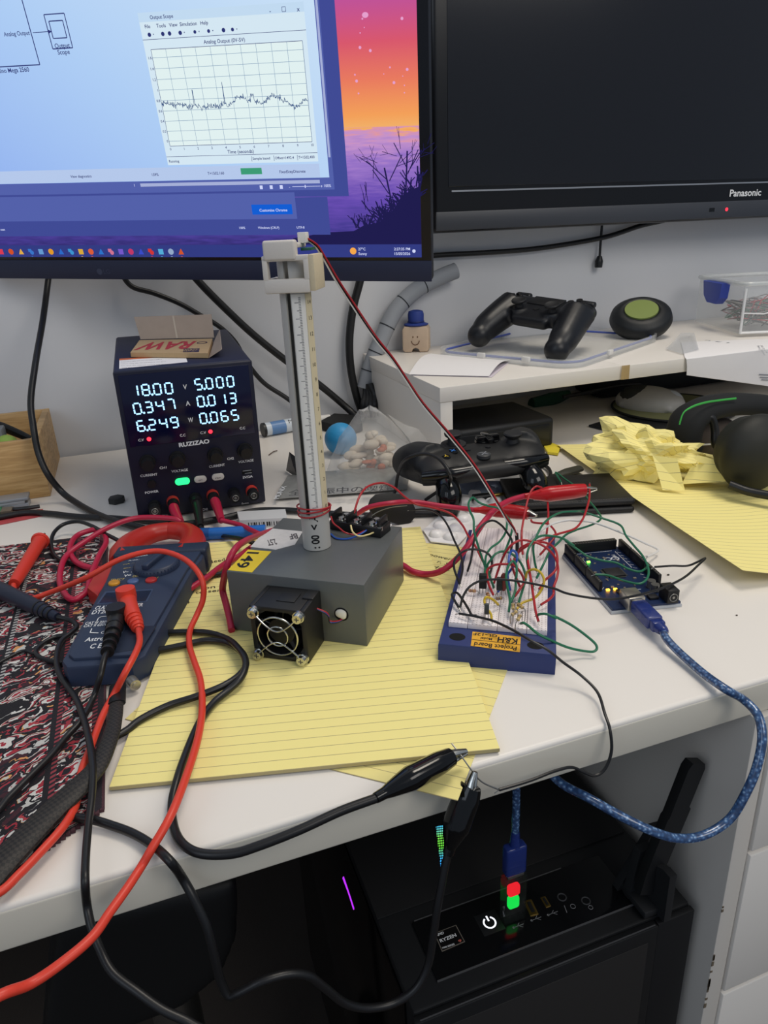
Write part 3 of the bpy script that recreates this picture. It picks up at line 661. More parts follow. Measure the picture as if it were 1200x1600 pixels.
# fan with wire cage
FD, fx, fz = 29.0, 50.6, 20.4
fan = MB(); 
fan.span((fx-20, -FD, fz-20), (fx-16.4, 0, fz+20), .8).span((fx+16.4, -FD, fz-20), (fx+20, 0, fz+20), .8).span((fx-16.5, -FD, fz+16.8), (fx+16.5, 0, fz+20), .6).span((fx-16.5, -FD, fz-20), (fx+16.5, 0, fz-16.8), .6)
for sx_ in (-1, 1):
    for sz_ in (-1, 1): fan.prism([(fx+sx_*17, fz+sz_*17), (fx+sx_*17, fz+sz_*8), (fx+sx_*14, fz+sz_*12.6), (fx+sx_*12.6, fz+sz_*14), (fx+sx_*8, fz+sz_*17)], .2, FD-.2, FXZ @ tr(0, 0, 0))
fan.span((fx-4, -20, fz+19.8), (fx+9, -8, fz+20.6), .2).span((fx+12, -14, fz+19.5), (fx+20.2, -2, fz+21.2), .8)
fo = rig.add('fan_housing', fan, mat('fan_black', '151517', .5))
rotor = MB().cyl((fx, -FD+4, fz), (fx, -2, fz), 9.5, n=28)
for i in range(5):
    a = 2*pi*i/5; q = []
    for r_ in (9, 16.2):
        for y_ in (-FD+5, -9): ang = a+(y_+FD)*.035; q.append((fx+r_*cos(ang), y_, fz+r_*sin(ang)))
    rotor.add(q+[(p[0]+.5, p[1]+.4, p[2]+.5) for p in q], [(0, 1, 3, 2), (6, 7, 5, 4), (0, 2, 6, 4), (1, 5, 7, 3), (2, 3, 7, 6)])
rig.add('fan_rotor', rotor, mat('rotor_black', '0e0e10', .45))
cage = MB(); cy = -FD-2.2
for r_ in (7.2, 14.2): cage.ring((0, 0, 0), r_, .62, 44, 8, tr(fx, cy, fz) @ rot(pi/2, 'X'))
for sg in (1, -1):
    cage.tube([(fx-15.5, cy-.2, fz+sg*15.5), (fx-8.5, cy-.9, fz+sg*8.6), (fx-2, cy-1, fz+sg*4.4), (fx+2, cy-1, fz+sg*4.4), (fx+8.5, cy-.9, fz+sg*8.6), (fx+15.5, cy-.2, fz+sg*15.5)], .62, 8, 5)
co = rig.add('fan_guard', cage, CHROME, 'chrome wire guard')
for sx_ in (-1, 1):
    for sz_ in (-1, 1):
        X_, Z_ = fx+16*sx_, fz+16*sz_; sc_ = MB().cyl((X_, -FD, Z_), (X_, -FD-2, Z_), 4.1, n=24).cyl((X_, -FD-2, Z_), (X_, -FD-5, Z_), 3.5, 3.1, 24); rig.add('screw', sc_, CHROME)
        rig.add('screw_recess', MB().box((X_, -FD-5.02, Z_), (3.4, .1, .8)).box((X_, -FD-5.02, Z_), (.8, .1, 3.4)), mat('recess_grey', '55534e', .6))
hole = local(BM, 1, 0, *z2(718, 705)); rig.add('cable_hole', MB(True).disc2(hole.x, hole.z, 5.2, onface(-.12), n=24), DARKSLOT)
rig.add('cotton_plug', blob(MB().sph((hole.x, -.8, hole.z+.9), (4.3, 1.8, 3.4)).sph((hole.x+1.5, -1, hole.z-.2), (2.6, 1.6, 3)), .6, 2), mat('cotton_white', 'd8d4ca', .95), 'white stuffing in the hole')
for k, (m_, dz) in enumerate(((REDW, 0), (BLUEW, -1.0), (BLACKW, -1.6))):
    a = local(BM, 1, -8, *z2(565, 672)); rig.add('fan_wire', MB().tube([(a.x-2, -9, a.z+2+dz*.3), (a.x+3, -8, a.z+dz*.5), (a.x+9, -6, a.z-4+dz), (hole.x-7, -4.5, hole.z-3.4+dz), (hole.x-1, -2.5, hole.z-3.6+dz*.6), (hole.x+2.2, .5, hole.z-2.6)], .55, 6, 5), m_)
# terminal block
a = local(BM, 2, BH, *z2(655, 238)); c = local(BM, 2, BH, *z2(935, 288)); ax = (c-a); ax.z = 0; TL_ = ax.length; ang = math.atan2(ax.y, ax.x)
tm = BM @ tr(a.x, a.y, BH) @ rot(ang); blk = MB().span((0, 0, .1), (TL_, 17, 8), .5, M=tm)
for i in range(4): blk.span((TL_*(.04+.9*i/3)-.9, 1, 7.9), (TL_*(.04+.9*i/3)+.9, 16, 14), .4, M=tm)
tbo = rig.addw('terminal_block', blk, mat('block_black', '131416', .4))
for i in range(3):
    for y_ in (4.5, 12.5): rig.addw('terminal_screw', MB().cyl((TL_*(.19+.3*i), y_, 8), (TL_*(.19+.3*i), y_, 10.4), 2.7, 2.3, 20, M=tm).span((TL_*(.19+.3*i)-3.2, y_-3, 7.9), (TL_*(.19+.3*i)+3.2, y_+3, 8.5), M=tm), CHROME, parent=tbo)
    if i == 2: rig.addw('terminal_screw', MB().cyl((TL_*.95, 3, 5.5), (TL_*.95, 3, 8.6), 2.6, 2.2, 20, M=tm), CHROME, parent=tbo)
def onbox(h, *pts): return [atp(*z2(x, y), BTO+BT*(h_ if h_ is not None else h), BT) for x, y, h_ in pts]
for m_, pts in ((REDW, ((660, 165, 12), (672, 200, 8), (705, 228, 6), (740, 255, 4), (795, 265, 2), (860, 235, 5), (925, 185, 9))), (BLUEW, ((660, 262, 1), (690, 286, 1), (745, 290, 1), (810, 270, 3), (880, 225, 6), (928, 188, 9))), (CREAMW, ((770, 215, 9), (780, 250, 6), (810, 273, 3), (860, 268, 3), (915, 240, 5), (938, 190, 8)))):
    rig.addw('fan_wire', MB().tube(onbox(3, *pts), .7, 6, 5), m_)
rig.addw('white_tab', MB(True).poly_px([z2(*p) for p in ((962, 222), (990, 225), (996, 210), (968, 207))], BTO, BT, .3, .2), WPAPER)
# ------------------------------------------------------------------ clamp meter
ML = tr(-51.5, 163.3, 2.6) @ rot(-.30); MSL = .0242
met = Thing('clamp_meter', 'dark blue clamp multimeter with red jaws lying on the patterned mat', 'multimeter', ML)
BLU = mat('meter_blue', '28344c', .5, bump=.06, scale=1500)
def shear(mb, z0, dz):
    for p in mb.v:
        if p.z > z0: p.z += MSL*max(0, p.y)*dz
    return mb
body = [(-22, -6), (-28, 2), (-34, 112), (-37.5, 140), (-37.5, 167), (37.5, 167), (37.5, 140), (33.5, 122), (27, 2), (20, -6)]
met.add('body', shear(MB().prism(body, 0, 15.5, bev=2.5), 8, 1), BLU)
fc = [(-19, 0), (-24, 5), (-30.5, 116), (-33, 132), (-36, 158), (36, 158), (33, 132), (30, 120), (23, 6), (18, 0)]
met.add('face_plate', shear(MB().prism(fc, 14.6, 18, bev=1.2), 10, 1), BLU)
met.add('shoulder', shear(MB().span((-39.5, 150, 1), (39.5, 167.5, 19.5), 2.5, 3), 8, 1), mat('meter_blue_dark', '1f2a40', .5))
MN = ML.to_3x3() @ Vector((0, -MSL, 1)).normalized(); MO_ = ML @ Vector((0, 0, 18.05))
zA = zoom(5, 0, 880); zB = zoom(2.857, 0, 780)
met.addw('display_recess', MB(True).poly_px([zA(*p) for p in ((755, 320), (822, 222), (1198, 203), (1150, 300))], MO_, MN, .1), mat('display_frame', '3a4a66', .4))
met.addw('display', MB(True).poly_px([zA(*p) for p in ((775, 312), (832, 232), (1183, 213), (1138, 295))], MO_, MN, .2), mat('meter_lcd', '1f2a3a', .2))
t_ = MB(True)
for s, a, c, h_ in (('CLAMP MULTIMETER', (738, 364), (1112, 338), -5.2), ('DT202', (714, 400), (862, 388), -5.6), ('CAT III 300V', (662, 480), (845, 466), -3.6), ('CAT II 600V', (650, 502), (832, 488), -3.6), ('COM', (785, 552), (872, 546), -3.8), ('AstroAI', (660, 614), (866, 598), -6), ('C E', (697, 668), (786, 662), -7), ('V~  .', (955, 80), (1030, 72), -3.4), ('V=  .', (965, 108), (1058, 98), -3.4)):
    t_.text_px(s, zA(*a), zA(*c), MO_, MN, h_, .15, .012)
for s, a, c in (('600/400A .', (595, 262), (668, 250)), ('A/20A .', (572, 277), (638, 270))): t_.text_px(s, zB(*a), zB(*c), MO_, MN, 2.4, .15)
for pts in (((850, 415), (790, 420), (770, 430), (758, 455)), ((718, 512), (705, 545), (770, 548))):
    w_ = [ML.inverted() @ atp(*zA(*p), MO_, MN) for p in pts]
    t_.line2([(p.x, p.y) for p in w_], .7, ML @ tr(0, 0, 18.25+MSL*w_[0].y))
met.addw('face_print', t_, INKW)
t_ = MB(True)
for s, a, c in (('SELECT', (862, 140), (968, 132)), ('OFF', (1035, 112), (1085, 106)), ('HOLD', (1155, 128), (1235, 118))): t_.text_px(s, zA(*a), zA(*c), MO_, MN, -3, .15)
for s, a, c in (('mA ~ .', (550, 294), (610, 285)), ('Ohm .', (552, 312), (592, 305))): t_.text_px(s, zB(*a), zB(*c), MO_, MN, 2.3, .15)
met.addw('gold_print', t_, GOLDP)
def onmet(p): q = ML.inverted() @ atp(*p, MO_, MN); return q.x, q.y, 18+MSL*q.y
for p, m_, l_ in (((893, 160), mat('button_amber', 'd9982a', .45), 'amber button'), ((1040, 147), mat('button_blue', '4d6390', .45), 'blue button'), ((1182, 137), mat('button_red', 'b8302e', .45), 'red button')):
    x, y, z = onmet(zA(*p)); met.add('button', MB().lathe([(4.3, -.5), (4.3, 1.2), (3.6, 1.9), (.1, 2.1)], 24, tr(x, y, z), sx=1.05, sy=.95), m_, l_)
x, y, z = onmet(zB(700, 302)); dm = tr(x, y, z)
dial = MB().lathe([(18.5, -1), (18.5, 1.5), (17.2, 4.5), (15.5, 5.4), (.1, 5.6)], 48, dm)
for i in range(40): a = 2*pi*i/40; dial.cyl((18.2*cos(a), 18.2*sin(a), -.5), (17.6*cos(a), 17.6*sin(a), 3.4), .6, n=5, M=dm)
do = met.add('dial', dial, mat('dial_blue', '26324a', .45)); met.add('dial_grip', MB().box((0, 0, 7), (6, 33, 5.4), 1.4, 3, dm @ rot(-.28)), mat('dial_blue', '26324a'), parent=do)
JAW = mat('jaw_red', 'b02a22', .38)
jm = tr(-11, 0, 0); jp = [(-22, 158), (-29, 178), (-27, 200), (-16, 219), (0, 226)]
met.add('jaw', MB().tube([(p[0]-11, p[1], 11.5) for p in jp], [13, 12, 11, 9.5, 8.5], 12, 8, flat=.95, up=(0, 0, 1)), JAW)
met.add('jaw', MB().tube([(-p[0]*1.0-11+6, p[1]-1, 11.5) for p in [(22, 0)]*0] or [(-10.6, 226, 11.5), (6, 219, 11.5), (16, 203, 11.5), (19, 182, 11.5), (16, 158, 11.5)], [8.5, 9.5, 11, 12, 13], 12, 8, flat=.95, up=(0, 0, 1)), JAW)
tg_ = local(ML, 2, 14, *zB(425, 385)); met.add('trigger', MB().prism([(-34, 92), (-48, 108), (-50, 130), (-45, 148), (-36, 152)], 2, 15, bev=2), JAW, 'red jaw trigger')
met.add('input_bay', shear(MB().prism([(5, 2), (24, 6), (26.5, 34), (5, 34)], 17.5, 18.25, bev=.2), 10, 1), mat('meter_bay', '1c2538', .5))
# ------------------------------------------------------------------ breadboard
KM = Rm(-.5588, -.0036, .0212); KM.translation = Vector((156.8, 95.24, .5)); KW, KD, KH = 75.8, 192.5, 16.2
bb = Thing('breadboard', 'blue breadboard base with white strips crowded with wires', 'breadboard', KM)
base = MB().prism([(0, 0), (KW, 0), (KW, KD), (0, KD)], .2, KH, bev=1.2)
bb.add('base', base, mat('board_blue', '27356a', .45, bump=.08, scale=1200))
zC = zoom(5.714, 690, 880)
fl_, fr_ = local(KM, 2, KH, *zC(62, 560)), local(KM, 2, KH, *zC(942, 660)); ys = (fl_.y+fr_.y)/2; x0_, x1_ = fl_.x, fr_.x
m, nt, b, N, L = nodes('breadboard_white')
tc = N('ShaderNodeTexCoord'); sp = N('ShaderNodeSeparateXYZ'); L(tc.outputs['Object'], sp.inputs[0])
fx_ = math_node(nt, 'FRACT', math_node(nt, 'DIVIDE', math_node(nt, 'SUBTRACT', sp.outputs[0], x0_*S), .00254)); fy_ = math_node(nt, 'FRACT', math_node(nt, 'DIVIDE', sp.outputs[1], .00254))
ix = math_node(nt, 'LESS_THAN', math_node(nt, 'ABSOLUTE', math_node(nt, 'SUBTRACT', fx_, .5)), .17); iy = math_node(nt, 'LESS_THAN', math_node(nt, 'ABSOLUTE', math_node(nt, 'SUBTRACT', fy_, .5)), .17)
up_ = math_node(nt, 'GREATER_THAN', sp.outputs[2], (KH+3.6)*S)
mx = N('ShaderNodeMix'); mx.data_type = 'RGBA'; mx.inputs[6].default_value = lin('f0e7e6'); mx.inputs[7].default_value = lin('b4a8a6')
L(math_node(nt, 'MULTIPLY', math_node(nt, 'MULTIPLY', ix, iy), up_), mx.inputs[0]); L(mx.outputs[2], b.inputs['Base Color']); b.inputs['Roughness'].default_value = .45
fr = [0, .197, .5, .795, 1.0]
for i in range(4):
    xa, xb = x0_+(x1_-x0_)*fr[i]+.15, x0_+(x1_-x0_)*fr[i+1]-.15; bb.add('contact_strip', MB().span((xa, ys, KH), (xb, KD-3, KH+4), .4), m)
    if i in (1, 2): bb.add('centre_groove', MB().span(((xa+xb)/2-.7, ys+.3, KH+3.9), ((xa+xb)/2+.7, KD-3.4, KH+4.06)), mat('groove_grey', 'b8aeae', .7))
KO = KM @ Vector((0, 0, KH)); KN_ = KM.to_3x3().col[2]; KT = KO+KN_*4.1
lab = bb.addw('label_plate', MB(True).poly_px([zC(*p) for p in ((277, 612), (708, 660), (698, 795), (260, 738))], KO, KN_, .2, .15), mat('label_amber', 'e6ab34', .5))
t_ = MB(True)
for s, a, c, h_ in (('Project Board', (672, 750), (295, 706), -6.2), ('K&H', (680, 680), (505, 660), -8), ('Model', (452, 672), (350, 662), -3.6), ('GL-12F', (498, 642), (285, 622), -4)): t_.text_px(s, zC(*a), zC(*c), KO, KN_, h_, .3, .02)
t_.poly_px([zC(*p) for p in ((703, 729), (267, 681), (267, 685), (703, 733))], KO, KN_, .3)
bb.addw('label_print', t_, INKB, parent=lab)
for p in ((140, 658), (838, 735)):
    q = local(KM, 2, KH, *zC(*p)); bb.add('mounting_hole', MB().disc2(q.x, q.y, 5.4, z=KH+.1, n=24, ry=4.6), DARKSLOT)
# ------------------------------------------------------------------ microcontroller board
AM = tr(300.47, 104.1, 0) @ rot(-.208)
ard = Thing('microcontroller_board', 'blue microcontroller board with glowing green and amber lights and black headers', 'circuit board', AM)
ol = [(0, 0), (53.3, 0), (53.3, 95), (50, 101.6), (3, 101.6), (0, 98)]
ard.add('base_tray', MB().prism([(p[0]*1.03-.8, p[1]*1.015-.8) for p in ol], .3, 2.6, bev=.6), mat('tray_clear_grey', 'b9bcc0', .3))
ard.add('circuit_board', MB().prism(ol, 2.7, 4.3), mat('board_navy', '10264c', .4, noise=.25, scale=500))
HDR = mat('header_black', '141416', .5)
def header(x0, y0, x1, y1, nx, ny, h_=8.6):
    o = ard.add('pin_header', MB().span((x0, y0, 4.3), (x1, y1, 4.3+h_), .15), HDR)
    q = MB(True)
    for i in range(nx):
        for j in range(ny): cx, cy = x0+(x1-x0)*(i+.5)/nx, y0+(y1-y0)*(j+.5)/ny; q.rect2(cx-.45, cy-.45, cx+.45, cy+.45, z=4.35+h_)
    ard.add('pin_holes', q, mat('pin_grey', '6d6a60', .5), parent=o)
header(1.2, 78, 3.8, 99, 1, 8); header(1.2, 54, 3.8, 76.6, 1, 8); header(1.2, 27, 3.8, 52.6, 1, 10)
header(49.6, 78, 52.2, 98.5, 1, 8); header(49.6, 53, 52.2, 76.6, 1, 8); header(49.6, 28, 52.2, 51.6, 1, 8); header(4.4, 96.2, 47, 101.2, 18, 2)
zD = zoom(5.4545, 860, 840)
def am(x, y, z=4.3): p = local(AM, 2, z, *zD(x, y)); return p.x, p.y
x, y = am(540, 305); CH_ = mat('chip_black', '1a1a1d', .5); ard.add('chip', MB().box((x, y, 5.2), (14, 14, 1.5), .2), CH_)
q = MB()
for i in range(24):
    for sx_, sy_ in ((1, 0), (-1, 0), (0, 1), (0, -1)): t0 = -6.4+12.8*i/23; q.box((x+(8.0*sx_ if sx_ else t0), y+(8.0*sy_ if sy_ else t0), 4.7), (1.8 if sx_ else .3, 1.8 if sy_ else .3, .4))
ard.add('chip_legs', q, STEEL)
x, y = am(650, 470); ard.add('chip', MB().box((x, y, 5.2), (14, 9, 1.5), .2, M=None), CH_)
for p, c in (((325, 213), 'green'), ((490, 452), 'amber'), ((552, 445), 'amber')):
    x, y = am(*p); ard.add('led', MB().box((x, y, 5), (2.6, 1.8, 1.2), .3), emat(c+'_led', '6cff3a' if c == 'green' else 'ffb42a', 9.0), c+' glowing light')
x, y = am(728, 570, 9); x = 9.5+12-2; usbx = am(725, 575, 8)[0]
ard.add('usb_port', MB().span((usbx-6.2, -6, 4.4), (usbx+6.2, 10, 15), .5), mat('port_steel', 'bdb9ae', .3, .9)); ard.add('port_opening', MB().span((usbx-4.6, -6.2, 5.8), (usbx+4.6, -5.9, 13.4), .2), DARKSLOT)
ard.add('power_jack', MB().span((41.5, -2, 4.4), (50.5, 11.5, 15.2), .6).cyl((46, -2.2, 9.5), (46, -1.8, 9.5), 3.9, n=24), HDR); ard.add('jack_socket', MB().ring((0, 0, 0), 3.0, .3, 20, 6, tr(46, -2.3, 9.5) @ rot(pi/2, 'X')).cyl((46, -2.35, 9.5), (46, -2.2, 9.5), 1.0, n=12), STEEL)
for p in ((860, 385), (893, 418)):
    x, y = am(*p, 8); ard.add('capacitor', MB().cyl((x, y, 4.4), (x, y, 5.2), 3.6, n=20).cyl((x, y, 5.2), (x, y, 10.2), 3.15, n=24), STEEL)
q = MB(True)
for a in range(10): q.line2([(47.5, 34+6*a), (45, 34+6*a+2)], .35, z=4.4); q.line2([(5.5, 30+6.5*a), (8, 30+6.5*a+3)], .35, z=4.4)
cx, cy = am(520, 180)
for dx in (-3.4, 3.4): q.line2([(cx+dx+3.1*cos(2*pi*i/20), cy+2.6*sin(2*pi*i/20)) for i in range(21)], .7, z=4.4)
for p0, p1 in (((10, 94), (42, 94)), ((44, 60), (44, 92)), ((8, 54), (8, 92)), ((18, 24), (34, 24))): q.line2([p0, p1], .4, z=4.4)
q.text('MEGA', tr(38, 86, 4.45) @ rot(-pi/2), size=4.2); q.text('DIGITAL', tr(10, 84, 4.45) @ rot(-pi/2), size=2.4)
ard.add('board_print', q, INKW)
random.seed(4); q = MB()
for i in range(34): q.box((random.uniform(8, 46), random.uniform(8, 90), 4.7), random.choice([(1.6, .8, .7), (.8, 1.6, .7), (2.4, 1.5, 1)]))
ard.add('small_components', q, mat('component_tan', '8a7f70', .5), kind='stuff')
x, y = am(870, 515); ard.add('regulator', MB().box((x, y, 5.4), (7, 6, 2), .3), CH_)
# ------------------------------------------------------------------ papers
# patterned mat
m, nt, b, N, L = nodes('persian_weave')
uv = N('ShaderNodeUVMap'); sp = N('ShaderNodeSeparateXYZ'); L(uv.outputs[0], sp.inputs[0])
nz = N('ShaderNodeTexNoise'); nz.inputs['Scale'].default_value = .07; nz.inputs['Detail'].default_value = 3; L(uv.outputs[0], nz.inputs[0])
vm = N('ShaderNodeVectorMath'); vm.operation = 'MULTIPLY_ADD'; L(nz.outputs['Color'], vm.inputs[0]); vm.inputs[1].default_value = (30, 26, 0); L(uv.outputs[0], vm.inputs[2])
mp = N('ShaderNodeMapping'); mp.inputs['Scale'].default_value = (.036, .085, 1); mp.inputs['Rotation'].default_value = (0, 0, .55); L(vm.outputs[0], mp.inputs[0])
v1 = N('ShaderNodeTexVoronoi'); v1.inputs['Scale'].default_value = 1.15; L(mp.outputs[0], v1.inputs['Vector'])
v2 = N('ShaderNodeTexVoronoi'); v2.feature = 'DISTANCE_TO_EDGE'; v2.inputs['Scale'].default_value = 1.15; L(mp.outputs[0], v2.inputs['Vector'])
v3 = N('ShaderNodeTexVoronoi'); v3.inputs['Scale'].default_value = 3.4; L(mp.outputs[0], v3.inputs['Vector'])
sc3 = N('ShaderNodeSeparateColor'); L(v1.outputs['Color'], sc3.inputs[0]); sc4 = N('ShaderNodeSeparateColor'); L(v3.outputs['Color'], sc4.inputs[0])
rings = math_node(nt, 'FRACT', math_node(nt, 'ADD', math_node(nt, 'MULTIPLY', v1.outputs['Distance'], 2.1), sc3.outputs[0]))
pal = [(0, '19171f'), (.17, '9c2a38'), (.36, 'cfcdc8'), (.60, '1d1a26'), (.72, 'a83a42'), (.84, 'b9bebb'), (.965, 'd29a5c')]
c1 = ramp(nt, rings, pal, 'CONSTANT'); c2_ = ramp(nt, sc4.outputs[1], [(0, '1b1922'), (.3, '97303c'), (.5, 'bdbcb8'), (.74, '3c1b25'), (.93, 'd0925a')], 'CONSTANT')
mx = N('ShaderNodeMix'); mx.data_type = 'RGBA'; L(math_node(nt, 'GREATER_THAN', sc3.outputs[1], .62), mx.inputs[0]); L(c1, mx.inputs[6]); L(c2_, mx.inputs[7])
mx2 = N('ShaderNodeMix'); mx2.data_type = 'RGBA'; L(math_node(nt, 'LESS_THAN', v2.outputs['Distance'], .055), mx2.inputs[0]); L(mx.outputs[2], mx2.inputs[6]); mx2.inputs[7].default_value = lin('141219')
# border bands along the right edge (u grows to the right, 400 wide)
bd_ = math_node(nt, 'SUBTRACT', 400.0, sp.outputs[0]); dots_ = math_node(nt, 'LESS_THAN', math_node(nt, 'FRACT', math_node(nt, 'DIVIDE', sp.outputs[1], 4.2)), .5)
def band(lo, hi, col, prev, dotted=True):
    f = math_node(nt, 'MULTIPLY', math_node(nt, 'GREATER_THAN', bd_, lo), math_node(nt, 'LESS_THAN', bd_, hi))
    x = N('ShaderNodeMix'); x.data_type = 'RGBA'; L(f, x.inputs[0]); L(prev, x.inputs[6])
    if dotted:
        y = N('ShaderNodeMix'); y.data_type = 'RGBA'; L(dots_, y.inputs[0]); y.inputs[6].default_value = lin('1a1820'); y.inputs[7].default_value = lin(col); L(y.outputs[2], x.inputs[7])
    else: x.inputs[7].default_value = lin(col)
    return x.outputs[2]
o_ = band(0, 3.5, '26222a', mx2.outputs[2], False); o_ = band(3.5, 6.5, '7c3440', o_); o_ = band(24, 27, '8e3842', o_); o_ = band(27, 30, '17151c', o_, False); o_ = band(64, 67, 'a8a6a4', o_); o_ = band(67, 69, '17151c', o_, False)
L(o_, b.inputs['Base Color']); b.inputs['Roughness'].default_value = .9
n2 = N('ShaderNodeTexNoise'); n2.inputs['Scale'].default_value = 1.2; L(uv.outputs[0], n2.inputs[0]); bp = N('ShaderNodeBump'); bp.inputs['Strength'].default_value = .5; bp.inputs['Distance'].default_value = .001; L(n2.outputs[0], bp.inputs['Height']); L(bp.outputs[0], b.inputs['Normal'])
rug = Thing('patterned_mat', 'dark red and black persian pattern mat at the left of the desk', 'mat', (-250, 240, 0))
RK, RL = at(160, 1266, .2), at(84, 1320, .2); rd = (RK-RL)/(RK.x-RL.x)
rm = sheet([RK-rd*400, RK, (-54, 431, .2), (-455, 492, .2)], 16, 20, None, (400, 440), 2.0)
rug.addw('weave', rm, m)
fr_ = MB()
random.seed(8)
for i in range(180):
    p = RK-rd*(398*i/179); fr_.span((p.x-1.02, p.y-1.5-random.uniform(0, .5), .3), (p.x+1.02, p.y+.5, 2.0))
for i in range(190):
    p = RK+(Vector((-54, 431, .2))-RK)*((i+.5)/190); fr_.span((p.x-.4, p.y-1.0, .3), (p.x+1.2, p.y+1.0, 2.1))
rug.addw('stitched_edge', fr_, mat('fringe_dark', '4c3038', .9, noise=.5, scale=2000), kind='stuff')
# pad and sheets
PA = -.2529; pu, pv = Vector((cos(PA), sin(PA), 0)), Vector((-sin(PA), cos(PA), 0)); p0 = Vector((-50.07, 55.52, 0))
pad = Thing('legal_pad', 'thick yellow ruled pad under the grey box with handwriting at its top', 'notepad', p0+pu*105+pv*158+Vector((0, 0, .6)))
pt = MB()
def padp(u, v, z): return p0+pu*u+pv*v+Vector((0, 0, z))
pad.addw('backing_board', MB().add([padp(u, v, z) for z in (.9, 1.7) for u, v in ((.5, .5), (209.5, .5), (209.5, 316.5), (.5, 316.5))], [(3, 2, 1, 0), (4, 5, 6, 7), (0, 1, 5, 4), (1, 2, 6, 5), (2, 3, 7, 6), (3, 0, 4, 7)]), BOARDK)
pad.addw('sheets', sheet([padp(0, 0, 1.75), padp(210, 0, 1.75), padp(210, 317, 1.75), padp(0, 317, 1.75)], 6, 8, None, (210, 317), 2.0), YPAPER)
hw_ = MB(True); HWP = Vector((0, 0, 3.9)); UP = (0, 0, 1)
for s, a, c in (('Need', (325, 881), (352, 876)), ('on r', (318, 921), (350, 917)), ('to ser', (305, 928), (345, 924)), ('a)', (283, 946), (297, 941)), ('fi  1c', (330, 905), (346, 901))): hw_.text_px(s, a, c, HWP, UP, -4.5, .1)
pad.addw('handwriting', hw_, mat('pen_ink', '4b4430', .7))
d1, d2 = Vector((.653, .757, 0)), Vector((-.757, .653, 0)); c0 = Vector((117.2, -19.6, .25))
droop = lambda u, v: -1.2*max(0, 1-(v*297*.757+(1-u)*210*.653)/20) if False else 0
ls = Thing('loose_yellow_sheet', 'yellow ruled sheet with handwriting sticking out under the pad and over the desk edge', 'paper', c0+d1*148+d2*105)
ls.addw('sheet', sheet([c0+d2*210, c0, c0+d1*297, c0+d1*297+d2*210], 8, 10, None, (210, 297), .25), YPAPER2)
hw_ = MB(True)
for s, a, c in (('power li', (670, 868), (712, 878)), ('r. Sin', (682, 879), (708, 886)), ('di r', (674, 886), (700, 894))): hw_.text_px(s, a, c, Vector((0, 0, .6)), UP, -4.5, .1)
ls.addw('handwriting', hw_, mat('pen_ink', '4b4430'))
c_ = Vector((412, 96, 0)); e1 = (Vector((491, 482, 0))-c_).normalized(); e2 = Vector((e1.y, -e1.x, 0))
y2 = Thing('yellow_sheet', 'yellow ruled sheet curling up at the right edge of the photo under the crumpled paper', 'paper', c_+e1*150+e2*100+Vector((0, 0, .5)))
curl = lambda u, v: 1.0+15*max(0, 1-u*2.2)**1.6*(.35+.65*(1-v)**1.5)*(1 if v < .97 else .9)
y2.addw('sheet', sheet([c_, c_+e2*216, c_+e2*216+e1*388, c_+e1*388], 24, 24, curl, (216, 388), .25), YPAPER)
tab = MB().poly_px([(850, 697), (858, 690), (876, 697), (872, 708), (856, 706)], (0, 0, 4), (0, 0, 1), 0, 3); solo('sticky_tab', tab, mat('tab_yellow', 'e6d23c', .6), 'small bright yellow tab at the far corner of the curling sheet', 'sticky note')
# crumpled ball of paper
from mathutils import noise
bmx = bmesh.new(); bmesh.ops.create_icosphere(bmx, subdivisions=4, radius=1); cr_ = MB(True); bmx.verts.index_update()
for v in bmx.verts:
    p = v.co.copy(); q = p*1.5+Vector((3.1, 1.7, .4)); h = 0; k = 1.0
    for o_ in range(2): h += k*(abs(noise.noise(q))*2-.35); q = q*1.9+Vector((5, 1, 2)); k *= .5
    r = .80+.42*h; cr_.uv[len(cr_.v)] = (p.x*60, p.y*40+p.z*34+p.x*18)
    tp = 1.12-.42*(p.x+.2); cr_.v.append(Vector((p.x*60*r, p.y*34*r*tp, max(-.97, p.z*r*tp)*31)))
cr_.f = [tuple(v.index for v in f.verts) for f in bmx.faces]; bmx.free()
zmin = min(p.z for p in cr_.v)
for p in cr_.v: p.z = max(.3, p.z-zmin-6)
def flap(pts):
    b0 = len(cr_.v)
    for i, p in enumerate(pts): cr_.uv[len(cr_.v)] = (p[0], p[1]+p[2]*.5); cr_.v.append(Vector(p))
    for i in range(1, len(pts)-1): cr_.f.append((b0, b0+i, b0+i+1))
flap([(30, -30, 2), (44, -14, 30), (78, -18, 22), (74, -26, 6)]); flap([(-2, -34, 34), (22, -37, 32), (32, -46, 1), (10, -50, 1.5)]); flap([(-52, -10, 8), (-58, -4, 44), (-30, -8, 58), (-22, -26, 34)]); flap([(40, 0, 6), (46, -22, 24), (70, -8, 14), (62, 6, 4)])
cm_ = tr(at(1040, 757, 2).x-4, at(1040, 757, 2).y+22, 6.2) @ rot(-.62)
solo('crumpled_paper', cr_, YPAPER, 'crumpled ball of yellow ruled paper on the curling yellow sheet', 'paper', M=cm_)
